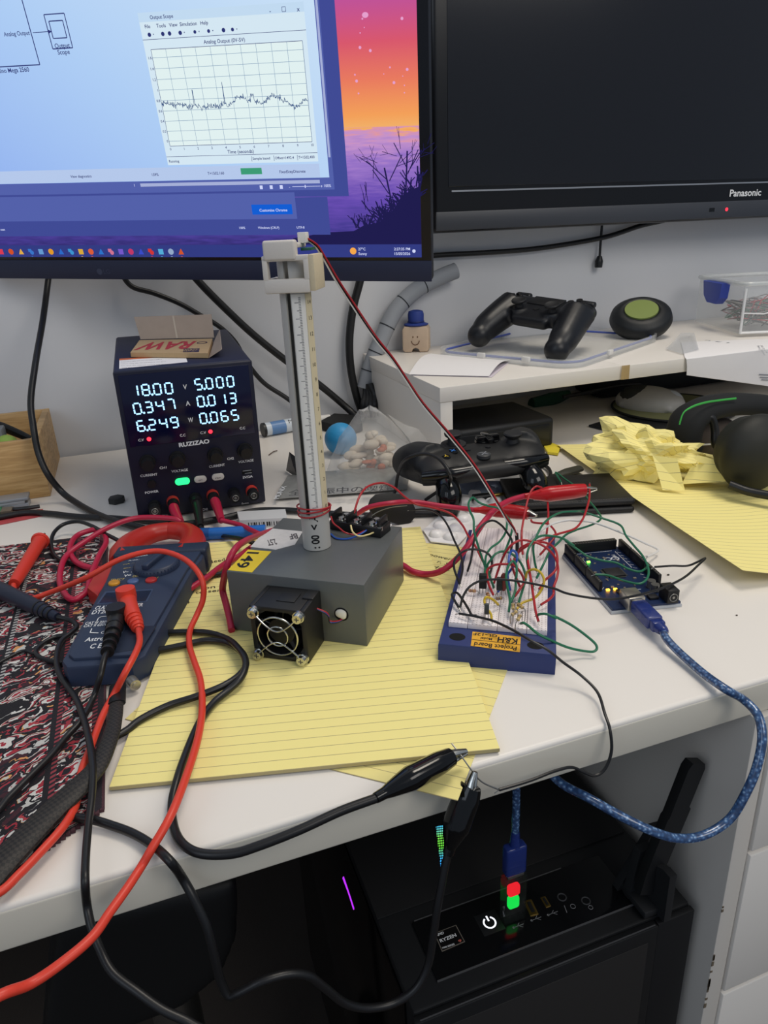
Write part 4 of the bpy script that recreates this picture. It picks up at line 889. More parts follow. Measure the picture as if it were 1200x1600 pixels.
# ------------------------------------------------------------------ clutter at the back left
wb = Thing('wooden_box', 'open light bamboo box at the left edge against the wall', 'box', (-200, 670, 0)); WOOD = nodes('bamboo')
m, nt, b, N, L = WOOD
tc = N('ShaderNodeTexCoord'); mp = N('ShaderNodeMapping'); mp.inputs['Scale'].default_value = (14, 40, 150); L(tc.outputs['Object'], mp.inputs[0]); nz = N('ShaderNodeTexNoise'); nz.inputs['Scale'].default_value = 1.4; nz.inputs['Detail'].default_value = 5; nz.inputs['Distortion'].default_value = .6; L(mp.outputs[0], nz.inputs[0])
L(ramp(nt, nz.outputs[0], [(.2, '9a7446'), (.5, 'c09a64'), (.62, 'cda873'), (.8, 'a98253')]), b.inputs['Base Color']); b.inputs['Roughness'].default_value = .5
wx, wy0, wy1, wz = -117, 588, 756, 69
wb.addw('front_board', MB().span((-420, wy0, .2), (wx, wy0+8, wz), .8), m); wb.addw('back_board', MB().span((-420, wy1-8, .2), (wx, wy1, wz), .8), m)
wb.addw('side_board', MB().span((wx-8, wy0+8.2, .2), (wx, wy1-8.2, wz), .8), m); wb.addw('side_board', MB().span((-420, wy0+8.2, .2), (-412, wy1-8.2, wz), .8), m); wb.addw('bottom_board', MB().span((-411.8, wy0+8.2, .3), (wx-8.2, wy1-8.2, 5)), m)
solo('folded_black_strap', MB().tube([aty(52, 688, 622), aty(30, 678, 640), aty(5, 668, 655), aty(-40, 655, 680)], [6, 8, 9, 8], 10, 5, flat=.6), BLACKM, 'black folded strap lying inside the bamboo box', 'strap')
solo('grey_gadget', MB().span((-215, 612, 6), (aty(4, 680, 612).x, 640, aty(2, 672, 612).z), 2), mat('gadget_grey', '6e7274', .5), 'grey block standing inside the bamboo box', 'gadget')
solo('green_ball', MB().sph(aty(11, 697, 612), 13), mat('ball_green', '8aa84a', .6), 'green round thing just showing inside the bamboo box', 'ball')
for i, (z, c, dx) in enumerate(((0.4, 'a3a8b0', 0), (6.2, 'b4b8bd', -3), (9.6, '9ea3aa', 1))):
    solo('aluminium_strip', MB().span((-300, 556-i*.5, z), (-137+dx, 577, z+(5.6 if i == 0 else 3.2)), .5), mat('strip_'+c, c, .4, .5), ('lowest and widest grey metal strip in front of the bamboo box', 'middle grey metal strip of the stack in front of the bamboo box', 'top grey metal strip of the stack in front of the bamboo box')[i], 'metal strip', 'grey strips in front of the bamboo box')
rc = MB().poly_px([(-60, 832), (66, 806), (67, 795), (-60, 812)], (0, 0, .8), UP, 0, .5); solo('red_card', rc, mat('card_red', 'b5494c', .5, noise=.35, scale=60), 'red printed card under the black cable at the left edge', 'card')
pcb = Thing('small_circuit_stick', 'small green and grey plug-in board with a black lead beside the metal strips', 'circuit board', at(10, 797, 3))
pcb.addw('board', MB().poly_px([(-40, 806), (0, 800), (4, 790), (-40, 792)], (0, 0, 6), UP, 0, 2.4), mat('pcb_green', '2f7a4c', .4)); pcb.addw('plug_shell', MB().poly_px([(0, 800), (17, 798), (21, 791), (4, 792)], (0, 0, 7), UP, 0, 5), mat('shell_tan', '7f7566', .4, .4)); pcb.addw('lead', MB().tube(path((19, 796, 5), (40, 794, 5), (62, 791, 4)), 2.2, 8, 5), RUBBER)
solo('rubber_nut', MB().prism([(9*cos(pi*i/3+.3), 9*sin(pi*i/3+.3)) for i in range(6)], .3, 7, tr(at(183, 785, 0)), 1.5), mat('nut_black', '2a2b2b', .6), 'small black six-sided nut on the bare desk left of the power supply', 'nut')
# marker, ball, bag, packet
mk = Thing('whiteboard_marker', 'white and blue whiteboard marker with a black cap lying behind the tube', 'marker', at(455, 665, 0))
a, c = at(410, 672, 10.3), at(515, 653, 10.3); ax = (c-a).normalized(); Lm = (c-a).length
mk.addw('barrel', MB().cyl(a+ax*4, a+ax*(Lm*.72), 9.6, 9.6, 24), mat('marker_white', 'c9d2dc', .35)); mk.addw('end_cap', MB().cyl(a, a+ax*4, 10, 10, 24), BLACKP); mk.addw('label_band', MB().cyl(a+ax*12, a+ax*34, 9.75, 9.75, 24, caps=False), mat('marker_blue', '5f86b8', .35)); mk.addw('tip', MB().cyl(a+ax*Lm*.72, a+ax*Lm, 7, 5.5, 20), WHITEW)
lt = MB(True); sd_ = Vector((0, 0, 1)).cross(ax); nn_ = (Vector((0, 0, .75))-sd_*.66*0-Vector((0, .66, 0))).normalized()
lt.text('MARKER', frame(a+ax*40+nn_*9.8-nn_.cross(ax)*3, ax, n=nn_), size=9, width=40); mk.addw('lettering', lt, INKB)
solo('golf_ball', MB().sph((0, 0, 21.2), 21), mat('ball_blue', '2f8fc4', .45, bump=.6, scale=230), 'bright blue dimpled ball behind the plastic bag', 'ball', M=tr(at(536, 712, 0)+Vector((0, 6, 0))))
# thin clear plastic
def film(name, col, alpha, rough=.15):
    m = bpy.data.materials.new(name); m.use_nodes = True; nt = m.node_tree; o = nt.nodes['Material Output']; nt.nodes.remove(nt.nodes['Principled BSDF'])
    t = nt.nodes.new('ShaderNodeBsdfTransparent'); t.inputs[0].default_value = (.97, .97, .97, 1); g = nt.nodes.new('ShaderNodeBsdfPrincipled'); g.inputs['Base Color'].default_value = lin(col); g.inputs['Roughness'].default_value = rough; x = nt.nodes.new('ShaderNodeMixShader'); x.inputs[0].default_value = alpha
    nt.links.new(t.outputs[0], x.inputs[1]); nt.links.new(g.outputs[0], x.inputs[2]); nt.links.new(x.outputs[0], o.inputs[0]); MATS[name] = m; return m
FILM = film('clear_bag_film', 'eceae6', .22); LIDP = film('clear_lid_plastic', 'eef0ee', .24, .1); TUBP = film('clear_tub_plastic', 'eef0f0', .16, .1)
bc = at(588, 742, 0); bc.y += 14
bag = Thing('plastic_bag', 'clear zip bag of pale dried food with orange bits beside the blue ball', 'bag', bc)
random.seed(13)
def lumps(n, rx, ry, hz, r0, r1):
    q = MB()
    for i in range(n):
        t = random.uniform(0, 2*pi); k = random.random()**.6; z = random.uniform(8, hz*(1-.75*k)); q.sph((rx*k*cos(t), ry*k*sin(t), z), (random.uniform(r0, r1), random.uniform(r0, r1)*.7, random.uniform(r0, r1)*.6), 10, 7, rot(random.uniform(0, 3)) if False else None)
    return q
bag.add('dried_pieces', lumps(46, 36, 18, 58, 5, 11), mat('dried_cream', 'd3c4ae', .7, noise=.2, scale=150), kind='stuff'); bag.add('orange_pieces', lumps(12, 24, 20, 56, 3, 8), mat('dried_orange', 'b8623c', .6), kind='stuff')
sk = MB(True); prof = [(56, .5), (58, 6), (50, 26), (40, 44), (26, 62), (12, 74), (1, 78)]; nb = 22; v = []; f = []
for r, z in prof:
    for i in range(nb): a = 2*pi*i/nb; jr = random.uniform(.9, 1.08); v.append(((r*cos(a)*jr), r*.55*sin(a)*jr, z*random.uniform(.96, 1.05) if z > 1 else z))
for k in range(len(prof)-1): f += [(k*nb+i, k*nb+(i+1) % nb, (k+1)*nb+(i+1) % nb, (k+1)*nb+i) for i in range(nb)]
bag.add('film', sk.add(v, f), FILM)
fl_ = MB(True); fl_.add([(20, -4, 70), (44, 2, 52), (62, 4, 44), (84, 0, 16), (58, -16, 6), (42, -14, 40)], [(0, 1, 5), (1, 2, 5), (2, 3, 4), (2, 4, 5)]); bag.add('zip_flap', fl_, FILM)
sp_ = Thing('foil_snack_packet', 'flat silver foil packet printed with grey characters behind the tube', 'packet', at(540, 765, 0))
FOIL = mat('foil_print', '9c9c98', .38, .35, noise=.2, scale=120)
c4 = zoom(4.286, 400, 640); cs = [at(*c4(*p), 1) for p in ((128, 612), (1012, 545), (1035, 395), (215, 452))]
random.seed(6); rz = [random.uniform(-1, 1) for _ in range(40)]
sp_.addw('pouch', sheet(cs, 20, 8, lambda u, v: 2+10*(sin(pi*u)**.6)*(sin(pi*min(1, max(0, v)))**.7)+1.6*sin(u*34+v*5)*sin(pi*v), (150, 60), .8), FOIL)
t_ = MB(True); so = Vector((0, 0, 11.5))
t_.text_px('NUM', c4(968, 500), c4(1012, 545), so, UP, 11, 1.2, .02) if False else None
t_.text_px('MUNIX', c4(150, 605), c4(205, 520), so+Vector((0, 0, -6)), UP, 8, 1.5, .02)
sp_.addw('end_print', t_, INKW)
t_ = MB(True); t_.text_px('全 妊娠中の喫煙', c4(215, 585), c4(915, 548), so, UP, -7, 1.8, .01); sp_.addw('large_characters', t_, mat('packet_grey_ink', '4a4a4c', .6))
solo('foil_scrap', MB(True).add([at(447, 735, 1), at(466, 748, 1), at(470, 720, 22), at(452, 706, 30), at(458, 728, 14)], [(0, 1, 4), (1, 2, 4), (2, 3, 4), (0, 4, 3)]), mat('scrap_grey', '5c5c5e', .35, .5), 'torn grey foil scrap standing left of the tube', 'scrap')
solo('brown_fibre', MB().tube(path((420, 711, .8), (427, 706, 2), (433, 704, 1)), .7, 5, 4), mat('fibre_brown', '54423a', .8), 'tiny brown fibre on the desk right of the power supply', 'debris')
cs = [at(376, 826, 0), at(450, 822, 0), at(447, 808, 0), at(372, 812, 0)]
bk = MB().add([p+Vector((0, 0, z)) for z in (.3, 9) for p in cs], [(3, 2, 1, 0), (4, 5, 6, 7), (0, 1, 5, 4), (1, 2, 6, 5), (2, 3, 7, 6), (3, 0, 4, 7)])
bkT = Thing('barcode_box', 'thin white barcode box behind the grey box, next to the blue marker', 'box', at(410, 815, 0)); bkT.addw('carton', bk, mat('carton_white', 'c6c6c6', .5))
t_ = MB(True); fp = frame(cs[0]+Vector((0, -.2, 0)), cs[1]-cs[0], y=(0, 0, 1)); random.seed(9); x = 8.; Lb = (cs[1]-cs[0]).length
while x < Lb-6: w_ = random.choice([.5, .9, 1.6]); t_.rect2(x, 1.5, x+w_, 6.0, fp); x += w_+random.choice([.6, 1, 1.8])
bkT.addw('barcode', t_, INKB)
a, c = at(328, 834, 6), at(415, 829, 6); bp_ = Thing('blue_marker', 'thick blue felt marker lying behind the grey box', 'marker', at(370, 834, 0)); ax = (c-a).normalized()
bp_.addw('barrel', MB().cyl(a, c, 5.8, 5.8, 20), mat('marker_vivid_blue', '1f66b8', .35)); bp_.addw('cap', MB().cyl(a-ax*14, a, 6.1, 6.1, 20), mat('marker_cap_blue', '184f96', .35))
# black pouch standing behind the grey box
q = [atp(*c4(*p), (0, 332, 0), (0, 1, -.25)) for p in ((750, 640), (765, 600), (800, 568), (900, 556), (985, 568), (1045, 615), (1066, 665), (1064, 720), (1030, 762), (950, 770), (830, 735), (765, 690))]
pm = MB(); cen = sum(q, Vector())/len(q); pn = Vector((0, -1, .25)).normalized(); k = len(q)
rings_ = [[cen+(p-cen)*.9+pn*2.6 for p in q], [cen+(p-cen)*.985+pn*1.6 for p in q], [cen+(p-cen)*.985-pn*1.6 for p in q], [cen+(p-cen)*.9-pn*2.6 for p in q]]
pm.add(sum(rings_, []), [tuple(range(k))[::-1], tuple(range(3*k, 4*k))]+[(r*k+i, r*k+(i+1) % k, (r+1)*k+(i+1) % k, (r+1)*k+i) for r in range(3) for i in range(k)])
solo('black_pouch', pm, mat('black_leather', '161515', .6, bump=.3, scale=900), 'rounded black leather flap standing behind the terminal block', 'pouch')
# ------------------------------------------------------------------ riser clutter
sb_ = Thing('smiley_block', 'small wooden block with a smiling face and a blue bowler hat', 'ornament', tr(406, 738, SH+.3) @ rot(-.5) @ Matrix.Scale(1.12, 4))
SB = mat('ornament_wood', 'cbb49c', .6, noise=.06, scale=200)
pr_ = [(-19, 3), (-19, 30), (-16, 34), (16, 34), (19, 30), (19, 3), (16, 0), (6, 0), (4, 4), (0, 5.5), (-4, 4), (-6, 0), (-16, 0)]
sb_.add('block', MB().prism([(p[0]*.92, p[1]*.98) for p in pr_], -13, 13, FXZ, 2), SB)
f_ = MB(); f_.tube([(-5.5, -13.2, 15), (-3.5, -13.3, 11), (0, -13.4, 9.6), (3.5, -13.3, 11), (5.5, -13.2, 15)], .6, 6, 5); f_.sph((-3, -13.2, 20), (.9, .5, 1.2), 8, 6).sph((3, -13.2, 20), (.9, .5, 1.2), 8, 6); sb_.add('face', f_, mat('burnt_brown', '6e5240', .8))
ht = sb_.add('hat', MB().lathe([(16, 34), (16.5, 35.5), (12, 37), (10.5, 38), (10.8, 48), (9.5, 52), (4, 53.5), (.1, 53)], 28, sx=1, sy=.9), mat('hat_blue', '2c418e', .55)); sb_.add('hat_band', MB().ring((0, 0, 38.5), 10.4, 1.0, 28, 6), mat('hat_band', '1c2c66', .5), parent=ht)
lf = Thing('folded_leaflet', 'folded white leaflet lying on the shelf corner in front of the clear lid', 'leaflet', at(700, 575, SH))
cs = [at(639, 587, SH), at(764, 590, SH), at(797, 566, SH), at(673, 556, SH)]
lf.addw('top_leaf', sheet(cs, 14, 8, lambda u, v: 1.5+7.5*sin(pi*min(1, v*1.0))*.9+1.5*(1-u)*v, (100, 90), .3), WPAPER); lf.addw('under_leaf', sheet([cs[0]*.97+cs[1]*.03, cs[1]+Vector((3, -2, 0)), cs[2], cs[3]], 6, 4, lambda u, v: .4, (100, 90), .3), mat('paper_violet', 'd4ccd6', .7))
# lid with the black controller on it
LM = tr(513, 480, SH+.4) @ rot(.5)
lid = Thing('container_lid', 'clear food container lid with a blue gasket holding the black controller', 'lid', LM)
def rrect(w, h, r, n=6): return [(cx+r*cos(a0+pi/2*i/n), cy+r*sin(a0+pi/2*i/n)) for cx, cy, a0 in ((w-r, h-r, 0), (r, h-r, pi/2), (r, r, pi), (w-r, r, 3*pi/2)) for i in range(n+1)]
LW, LH = 275, 225; oc = rrect(LW, LH, 30); ic = [(p[0]*.985+LW*.0075, p[1]*.985+LH*.0075) for p in oc]; k = len(oc)
lm_ = MB().prism(oc, 0, 1.4); lm_.add([(p[0], p[1], 1.4) for p in oc]+[(p[0], p[1], 11) for p in oc]+[(p[0], p[1], 11) for p in ic]+[(p[0], p[1], 1.5) for p in ic], [(r*k+i, r*k+(i+1) % k, (r+1)*k+(i+1) % k, (r+1)*k+i) for r in range(3) for i in range(k)])
lid.add('plate', lm_, LIDP)
gk = [(p[0]*.95+LW*.025, p[1]*.95+LH*.025, 6.5) for p in oc]; lid.add('gasket', MB().tube(gk, 1.7, 6, 1, True), mat('gasket_blue', '4a5cae', .45), 'blue rubber gasket')
for x, y in ((0, 70), (0, 140), (LW*.35, 0), (LW*.7, LH)): lid.add('hinge_tab', MB().box((x, y, 8), (5, 12, 7), 1.2) if x == 0 else MB().box((x, y, 8), (12, 5, 7), 1.2), WHITEW)
dM = Rm(-1.13, .27, .09); dM.translation = Vector((550, 630, 151))
d4 = Thing('game_controller', 'black game controller with rounded grips resting on the clear lid', 'controller', dM)
PADM = mat('pad_black', '15171c', .38, bump=.04, scale=3000)
pr_ = MB()
pr_.span((-46, -20, -14), (46, 38, 8), 8, 3).span((-30, -30, -12), (30, 0, 5), 6, 3)
for s_ in (-1, 1):
    pr_.sph((s_*50, 10, -2), (27, 32, 15)); pr_.tube([(s_*52, 14, -2), (s_*58, -12, -7), (s_*63, -40, -14), (s_*64, -58, -20)], [24, 22, 20, 15.5], 16, 5); pr_.sph((s_*64, -57, -20), 17.5)
    pr_.cyl((s_*27, -8, -6), (s_*27, -8, 9), 13); pr_.sph((s_*52, 34, -6), (19, 12, 12))
d4.add('shell', blob(pr_, 2.2, 8), PADM)
for s_ in (-1, 1):
    d4.add('thumbstick', MB().lathe([(6, 8), (5, 14), (10, 16.5), (10.5, 18.5), (9.5, 20), (8, 19), (.1, 18.4)], 28, tr(s_*27, -8, 0)), mat('stick_black', '1b1c1f', .6))
    d4.add('trigger', MB().tube([(s_*52, 40, -3), (s_*52, 47, -10), (s_*52, 46, -20), (s_*52, 42, -26)], [9, 9.5, 8, 5], 12, 5), PADM); d4.add('shoulder_button', MB().box((s_*52, 41, 3), (26, 10, 8), 3, 3), PADM)
d4.add('touch_panel', MB().box((0, 20, 8.4), (50, 26, 2), 1), mat('touch_black', '101115', .5)); d4.add('home_button', MB().cyl((0, -6, 4), (0, -6, 9), 4.5), mat('touch_black', '101115'))
for i in range(4):
    a = pi/2*i; d4.add('button', MB().cyl((49+8.5*cos(a), 18+8.5*sin(a), 10), (49+8.5*cos(a), 18+8.5*sin(a), 15), 4.4), mat('touch_black', '101115')); d4.add('arrow_button', MB().box((-49+7*cos(a), 18+7*sin(a), 12.5), (6.5, 6.5, 4), 1.2), mat('touch_black', '101115'))
# black case with a green top
gm = tr(at(1016, 530, SH)+Vector((0, 26, .5))) @ rot(.35)
gc = Thing('tape_reel', 'round black case with an olive green top standing behind the clear lid', 'reel', gm)
gm2 = tr(0, 0, 29) @ Matrix.Rotation(-.42, 4, 'Y') @ Matrix.Rotation(.25, 4, 'X')
gc.add('case', blob(MB().lathe([(30, -16), (42, -13), (47, -3), (44, 8), (35, 14), (27, 15.5), (24, 12), (.1, 11)], 40, gm2).sph((0, 0, 12), (38, 34, 12)), 2.5, 4), mat('case_black', '15181b', .5)); gc.add('green_top', MB().lathe([(25, 11), (24.5, 15.6), (.1, 16)], 36, gm2), mat('olive_green', '7d8c4c', .5))
# white papers hanging over the shelf edge
yE = sy0-3
cs = [aty(1073, 586, sy0-6), aty(1222, 606, sy0-6), at(1222, 530, SH), at(1064, 536, SH)]
hp = Thing('printed_sheet', 'white printed sheet hanging over the shelf edge at the right', 'paper', (cs[0]+cs[1])/2)
hs_ = MB(); ec = [Vector((cs[0].x-3, sy0-5, SH+1.2)), Vector((cs[1].x, sy0-5, SH+1.2))]; rows_ = [cs[0:2], [cs[0]*.5+ec[0]*.5+Vector((0, -1, 0)), cs[1]*.5+ec[1]*.5+Vector((0, -1, 0))], [p+Vector((0, -.5, -2)) for p in ec], [p+Vector((0, 2.5, .2)) for p in ec], [cs[3]+Vector((0, 0, 1.4)), cs[2]+Vector((0, 0, 1.4))]]
for r_ in rows_: hs_.v += [Vector(r_[0]), Vector(r_[1])]
hs_.v += [p+Vector((0, .5, -.35)) for p in hs_.v]; nn2 = len(rows_)*2
for i in range(len(rows_)-1): a = 2*i; hs_.f += [(a, a+1, a+3, a+2), (nn2+a+2, nn2+a+3, nn2+a+1, nn2+a)]
hs_.f += [(0, nn2, nn2+1, 1)]
hp.addw('sheet', hs_, WPAPER)
t_ = MB(True); pn_ = Vector((0, -1, 0)); c7 = zoom(7.275, 1040, 400)
for a, c in (((1052, 1338), (1164, 1345)), ((1062, 1368), (1164, 1375)), ((1078, 1396), (1164, 1403))): t_.poly_px([c7(*a), c7(*c), c7(c[0], c[1]+13), c7(a[0], a[1]+13)], cs[0], pn_, 1.6)
hp.addw('print', t_, INKG)
t_ = MB(True)
for s, a, c in (('Return address', (1040, 1020), (1120, 1130)), ('PO Box 14', (1075, 1018), (1140, 1100)), ('R E 1', (440, 960), (700, 990))): t_.text_px(s, c7(*a), c7(*c), Vector((0, 0, SH+1.6)), UP, 4 if 'R E' not in s else 9, .15)
hp.addw('small_print', t_, INKG)
wr = MB(True).add([at(1040, 545, SH+2), at(1066, 553, SH+2), at(1092, 546, SH+3), at(1078, 530, SH+6), at(1064, 520, SH+7), at(1054, 532, SH+8), at(1085, 520, SH+4)], [(0, 1, 5), (1, 3, 5), (1, 2, 3), (3, 4, 5), (3, 2, 6), (3, 6, 4)])
solo('plastic_wrapper', wr, film('grey_wrapper', 'c8ccd0', .45), 'crinkled clear plastic wrapper beside the white sheet on the shelf', 'wrapper')
# clear tub of wires
tq = at(1153, 527, SH); th = aty(1156, 446, tq.y).z-SH; tM = tr(tq.x, tq.y, SH+3.2) @ rot(-.36)
tub = Thing('plastic_tub', 'clear plastic tub full of tangled wires with a blue side clip', 'container', tM)
TW, TD = 160, 165
def shell(w, d, h, t=2): 
    q = MB(); q.span((0, 0, 0), (w, d, t), .5); q.span((0, 0, t), (w, t, h), .5).span((0, d-t, t), (w, d, h), .5).span((0, t, t), (t, d-t, h), .5).span((w-t, t, t), (w, d-t, h), .5); return q
tub.add('body', shell(TW, TD, th), TUBP); tub.add('rim', MB().tube([(p[0]*1.04-TW*.02, p[1]*1.04-TD*.02, th-2) for p in rrect(TW, TD, 14)], 3.4, 8, 1, True), film('tub_rim', 'dfe3e3', .5))
tub.add('corner_rib', MB().tube([(2, -1, 2), (2, -1, th-8)], 2, 8, 1).tube([(2, -1, 3), (60, -1, 3), (TW, -1, 3)], 2, 8, 1).tube([(2, -1, th*.42), (45, -1, th*.42), (60, -1, th*.62), (80, -1, th*.3), (110, -1, th*.42), (TW, -1, th*.42)], 1.2, 6, 3), film('tub_rib', 'f2f2f2', .75))
tub.add('clip', MB().prism([(48, th-4), (120, th-4), (113, th-26), (98, th-36), (66, th-36), (52, th-26)], 0, 13, Matrix(((0, 0, -1, 0), (1, 0, 0, 0), (0, 1, 0, 0), (0, 0, 0, 1))), 2), mat('clip_blue', '3448a4', .45), 'blue side clip')
random.seed(31); TC = [REDW, GREENW, BLACKW, mat('wire_pink', 'a8787c', .5), STEEL, mat('wire_grey', '8d8a88', .5)]
tw = Thing('wire_tangle', 'tangle of red, green, pink and bare wires inside the clear tub', 'wires', tM @ tr(TW/2, TD/2, 3), kind='stuff')
for i, c in enumerate(TC):
    q = MB()
    for k in range(4):
        pts = [(random.uniform(14, TW-14)-TW/2, random.uniform(12, TD-14)-TD/2, random.uniform(2, th*.55)) for _ in range(7)]; q.tube(pts, .9, 5, 4)
    tw.add('wires', q, c, 'the %s wires' % ('red', 'green', 'black', 'pink', 'bare metal', 'grey')[i], kind='stuff')
# ------------------------------------------------------------------ under the shelf
spk = Thing('speaker_box', 'black square box under the shelf behind the gamepad', 'speaker', tr(405, 520, .3))
zt = aty(838, 672, 482).z; spk.addw('body', MB().span((348, 484, .4), (490, 590, zt+13), 6, 3), mat('speaker_black', '0f1115', .5)); spk.addw('front_panel', MB().span((356, 482.8, 6), (482, 484.2, zt+5), 1), mat('speaker_front', '15171b', .35))
solo('green_pouch', MB().tube([aty(830, 632, 690), aty(860, 625, 690), aty(888, 616, 690)], [13, 15, 9], 10, 4, flat=.7), mat('pouch_green', '1d4a38', .6), 'dark green rolled pouch at the back under the shelf', 'pouch')
solo('flat_black_cable', MB().tube([aty(880, 620, 640), aty(925, 612, 640), aty(965, 603, 640), aty(1000, 600, 640)], 3, 8, 5), RUBBER, 'short black cable under the shelf above the grey mouse', 'cable')
bm_ = MB().poly_px([(920, 664), (966, 650), (1090, 664), (1080, 690), (985, 680)], (0, 0, 3.4), UP, 0, 2.6); solo('black_folder', bm_, mat('folder_black', '1d1f22', .55), 'flat black printed folder poking out behind the crumpled paper', 'folder')
solo('folder_print', MB().poly_px([(938, 663), (966, 655), (1005, 662), (985, 672)], (0, 0, 3.9), UP, 0, .3), mat('folder_grey', '55575a', .6, noise=.5, scale=300), 'grey patterned card lying on the black folder', 'card')
oc_ = at(1052, 636, 5.2); od = Thing('round_mouse_mat', 'round olive mouse mat with a black rim under the grey mouse', 'mouse mat', tr(oc_.x, oc_.y, 4.4))
od.add('top', MB().lathe([(86, 0), (86, 1.6), (.1, 1.7)], 48, sx=1.0, sy=1.0), mat('mat_olive', '7d7f58', .7)); od.add('rim', MB().ring((0, 0, 1.2), 87.5, 1.9, 56, 6), BLACKM)
mm_ = tr(at(1024, 640, 6).x, at(1024, 640, 6).y+14, 6.4) @ rot(.55)
ms = Thing('computer_mouse', 'grey computer mouse with a dark top on the round olive mat', 'mouse', mm_)
ms.add('shell', blob(MB().sph((0, 0, 8), (29, 52, 24)).span((-24, -40, .4), (24, 40, 10), 8), 2.2, 6), mat('mouse_grey', 'b4b2b0', .45)); ms.add('top_panel', MB().sph((-2, 16, 12), (23, 30, 21)), mat('mouse_dark', '2e3032', .5)); ms.add('palm_rest', MB().sph((3, -26, 10), (20, 22, 18)), mat('mouse_light', 'c9d0da', .4))
solo('black_bag', blob(MB().span((690, 668, .4), (1000, 752, 58), 14, 3), 4, 8), mat('bag_black', '14171c', .75), 'black fabric bag at the wall under the right of the shelf', 'bag')
# headset
hs = Thing('headset', 'large black headset with green stitching at the right edge', 'headset', at(1150, 765, 0))
HSF = mat('headset_fabric', '16181a', .85); ys_ = 345.
def hp_(x, y, dy=0):
    p = aty(x, y, ys_+dy); p.z = max(p.z, 25); return p
hs.addw('headband', MB().tube([hp_(1072, 716), hp_(1068, 690), hp_(1074, 660), hp_(1094, 643), hp_(1130, 633, 6), hp_(1180, 632, 14), hp_(1240, 640, 24), hp_(1300, 655, 30), hp_(1330, 685, 34), hp_(1335, 712, 34)], [15, 16, 15, 13, 12, 12, 12, 12, 13, 14], 14, 6, flat=1.5, up=(0, 1, .2)), HSF)
cq = at(1180, 708, 42); hs.addw('ear_cup', blob(MB().sph(cq, (40, 26, 41)).sph(cq+Vector((0, 14, 0)), (34, 24, 36)), 3, 6), mat('cup_black', '1e1f1b', .6)); hs.addw('ear_cup', blob(MB().sph(cq+Vector((150, 40, 0)), (40, 26, 41)).sph(cq+Vector((150, 54, 0)), (34, 24, 36)), 3, 6), mat('cup_black', '1e1f1b'))
hs.addw('cup_bracket', MB().tube([hp_(1095, 660, -14), hp_(1110, 652, -16), hp_(1117, 672, -20), hp_(1118, 695, -24), hp_(1128, 712, -24)], 4.5, 10, 5), BLACKP)
hs.addw('foot_band', MB().tube([at(1140, 757, 18), at(1170, 768, 14), at(1225, 778, 14)], 4.4, 10, 4), BLACKP); hs.addw('inner_cushion', MB().sph(hp_(1108, 718, 20), (36, 20, 24)), mat('cushion_brown', '4c4440', .9))
gs = MB()
for off_ in (0, -2.6): gs.tube([hp_(1062, 660, -19+off_*.3)+Vector((0, 0, off_)), hp_(1068, 645, -19), hp_(1080, 636+off_*-.4, -18), hp_(1100, 629-off_*.4, -15), hp_(1125, 625-off_*.4, -12), hp_(1150, 622-off_*.4, -8)], .8, 6, 6)
hs.addw('green_stitching', gs, mat('stitch_green', '3fae4c', .6), 'bright green stitched seam')
hs.addw('white_seam', MB().tube([hp_(1094, 702, 0), hp_(1106, 700, -2), hp_(1120, 702, -4)], 1.0, 6, 4), WHITEW)
# gamepad in the middle
xM = Rm(3.017, -.08, .037); xM.translation = Vector((321.4, 373.4, 55.6))
xb = Thing('gamepad', 'black gamepad with coloured letter buttons behind the breadboard', 'controller', xM)
XB = mat('gamepad_black', '161718', .5, bump=.03, scale=3000)
pr_ = MB(); pr_.span((-55, -18, -18), (55, 38, -2), 7, 3); pr_.sph((0, 12, -8), (60, 30, 9))
for s_ in (-1, 1): pr_.sph((s_*44, 10, -9), (29, 32, 13)); pr_.tube([(s_*48, 12, -10), (s_*58, -14, -15), (s_*64, -38, -24), (s_*64, -52, -32)], [23, 22, 18, 12], 14, 5); pr_.sph((s_*64, -50, -31), 13)
pr_.tube([(-66, 30, -14), (-30, 42, -12), (0, 44, -11), (30, 42, -12), (66, 30, -14)], 9, 12, 5)
xb.add('shell', blob(pr_, 2.2, 8), XB)
for (x, y) in ((19, -12), (-38, 12)): xb.add('thumbstick', MB().lathe([(13.5, -1.5), (13.5, .6), (7.5, .8), (5.5, 7), (9, 10), (9.6, 12.2), (8.5, 13.4), (.1, 12.8)], 28, tr(x, y, 0)), mat('stick_black', '1b1c1f'))
xb.add('direction_pad', MB().box((-19, -12, 2.2), (25, 7.6, 4.6), 1, 2).box((-19, -12, 2.2), (7.6, 25, 4.6), 1, 2).cyl((-19, -12, -2), (-19, -12, .8), 13.5, n=28), BLACKG)
for ch, x, y, c in (('A', 38, 1, '4e9a3a'), ('X', 27, 12, '3c78c8'), ('B', 49, 12, 'c83c48'), ('Y', 38, 23, 'c8a832')):
    bo = xb.add('letter_button', MB().lathe([(5.2, -2), (5.2, 1.8), (4.2, 2.8), (.1, 3)], 22, tr(x, y, 0)), BLACKG); q = MB(True); q.text(ch, tr(x, y-2.6, 3.15), size=7.4, align='C', bold=.03); xb.add('letter', q, emat('letter_'+ch, c, .0) if False else mat('letter_'+ch, c, .4), parent=bo)
xb.add('home_button', MB().lathe([(7, -2), (7, 1.2), (5.8, 1.8), (.1, 2)], 26, tr(0, 30, .6)), mat('home_grey', '3c3e40', .35)); q = MB(True); q.line2([(-3.6, 26.4), (3.6, 33.6)], 1, z=2.75).line2([(3.6, 26.4), (-3.6, 33.6)], 1, z=2.75); xb.add('home_emblem', q, INKG)
for x in (-11, 11): xb.add('small_button', MB().cyl((x, 12, -1), (x, 12, 2), 3.2, 2.8, 18), BLACKP)
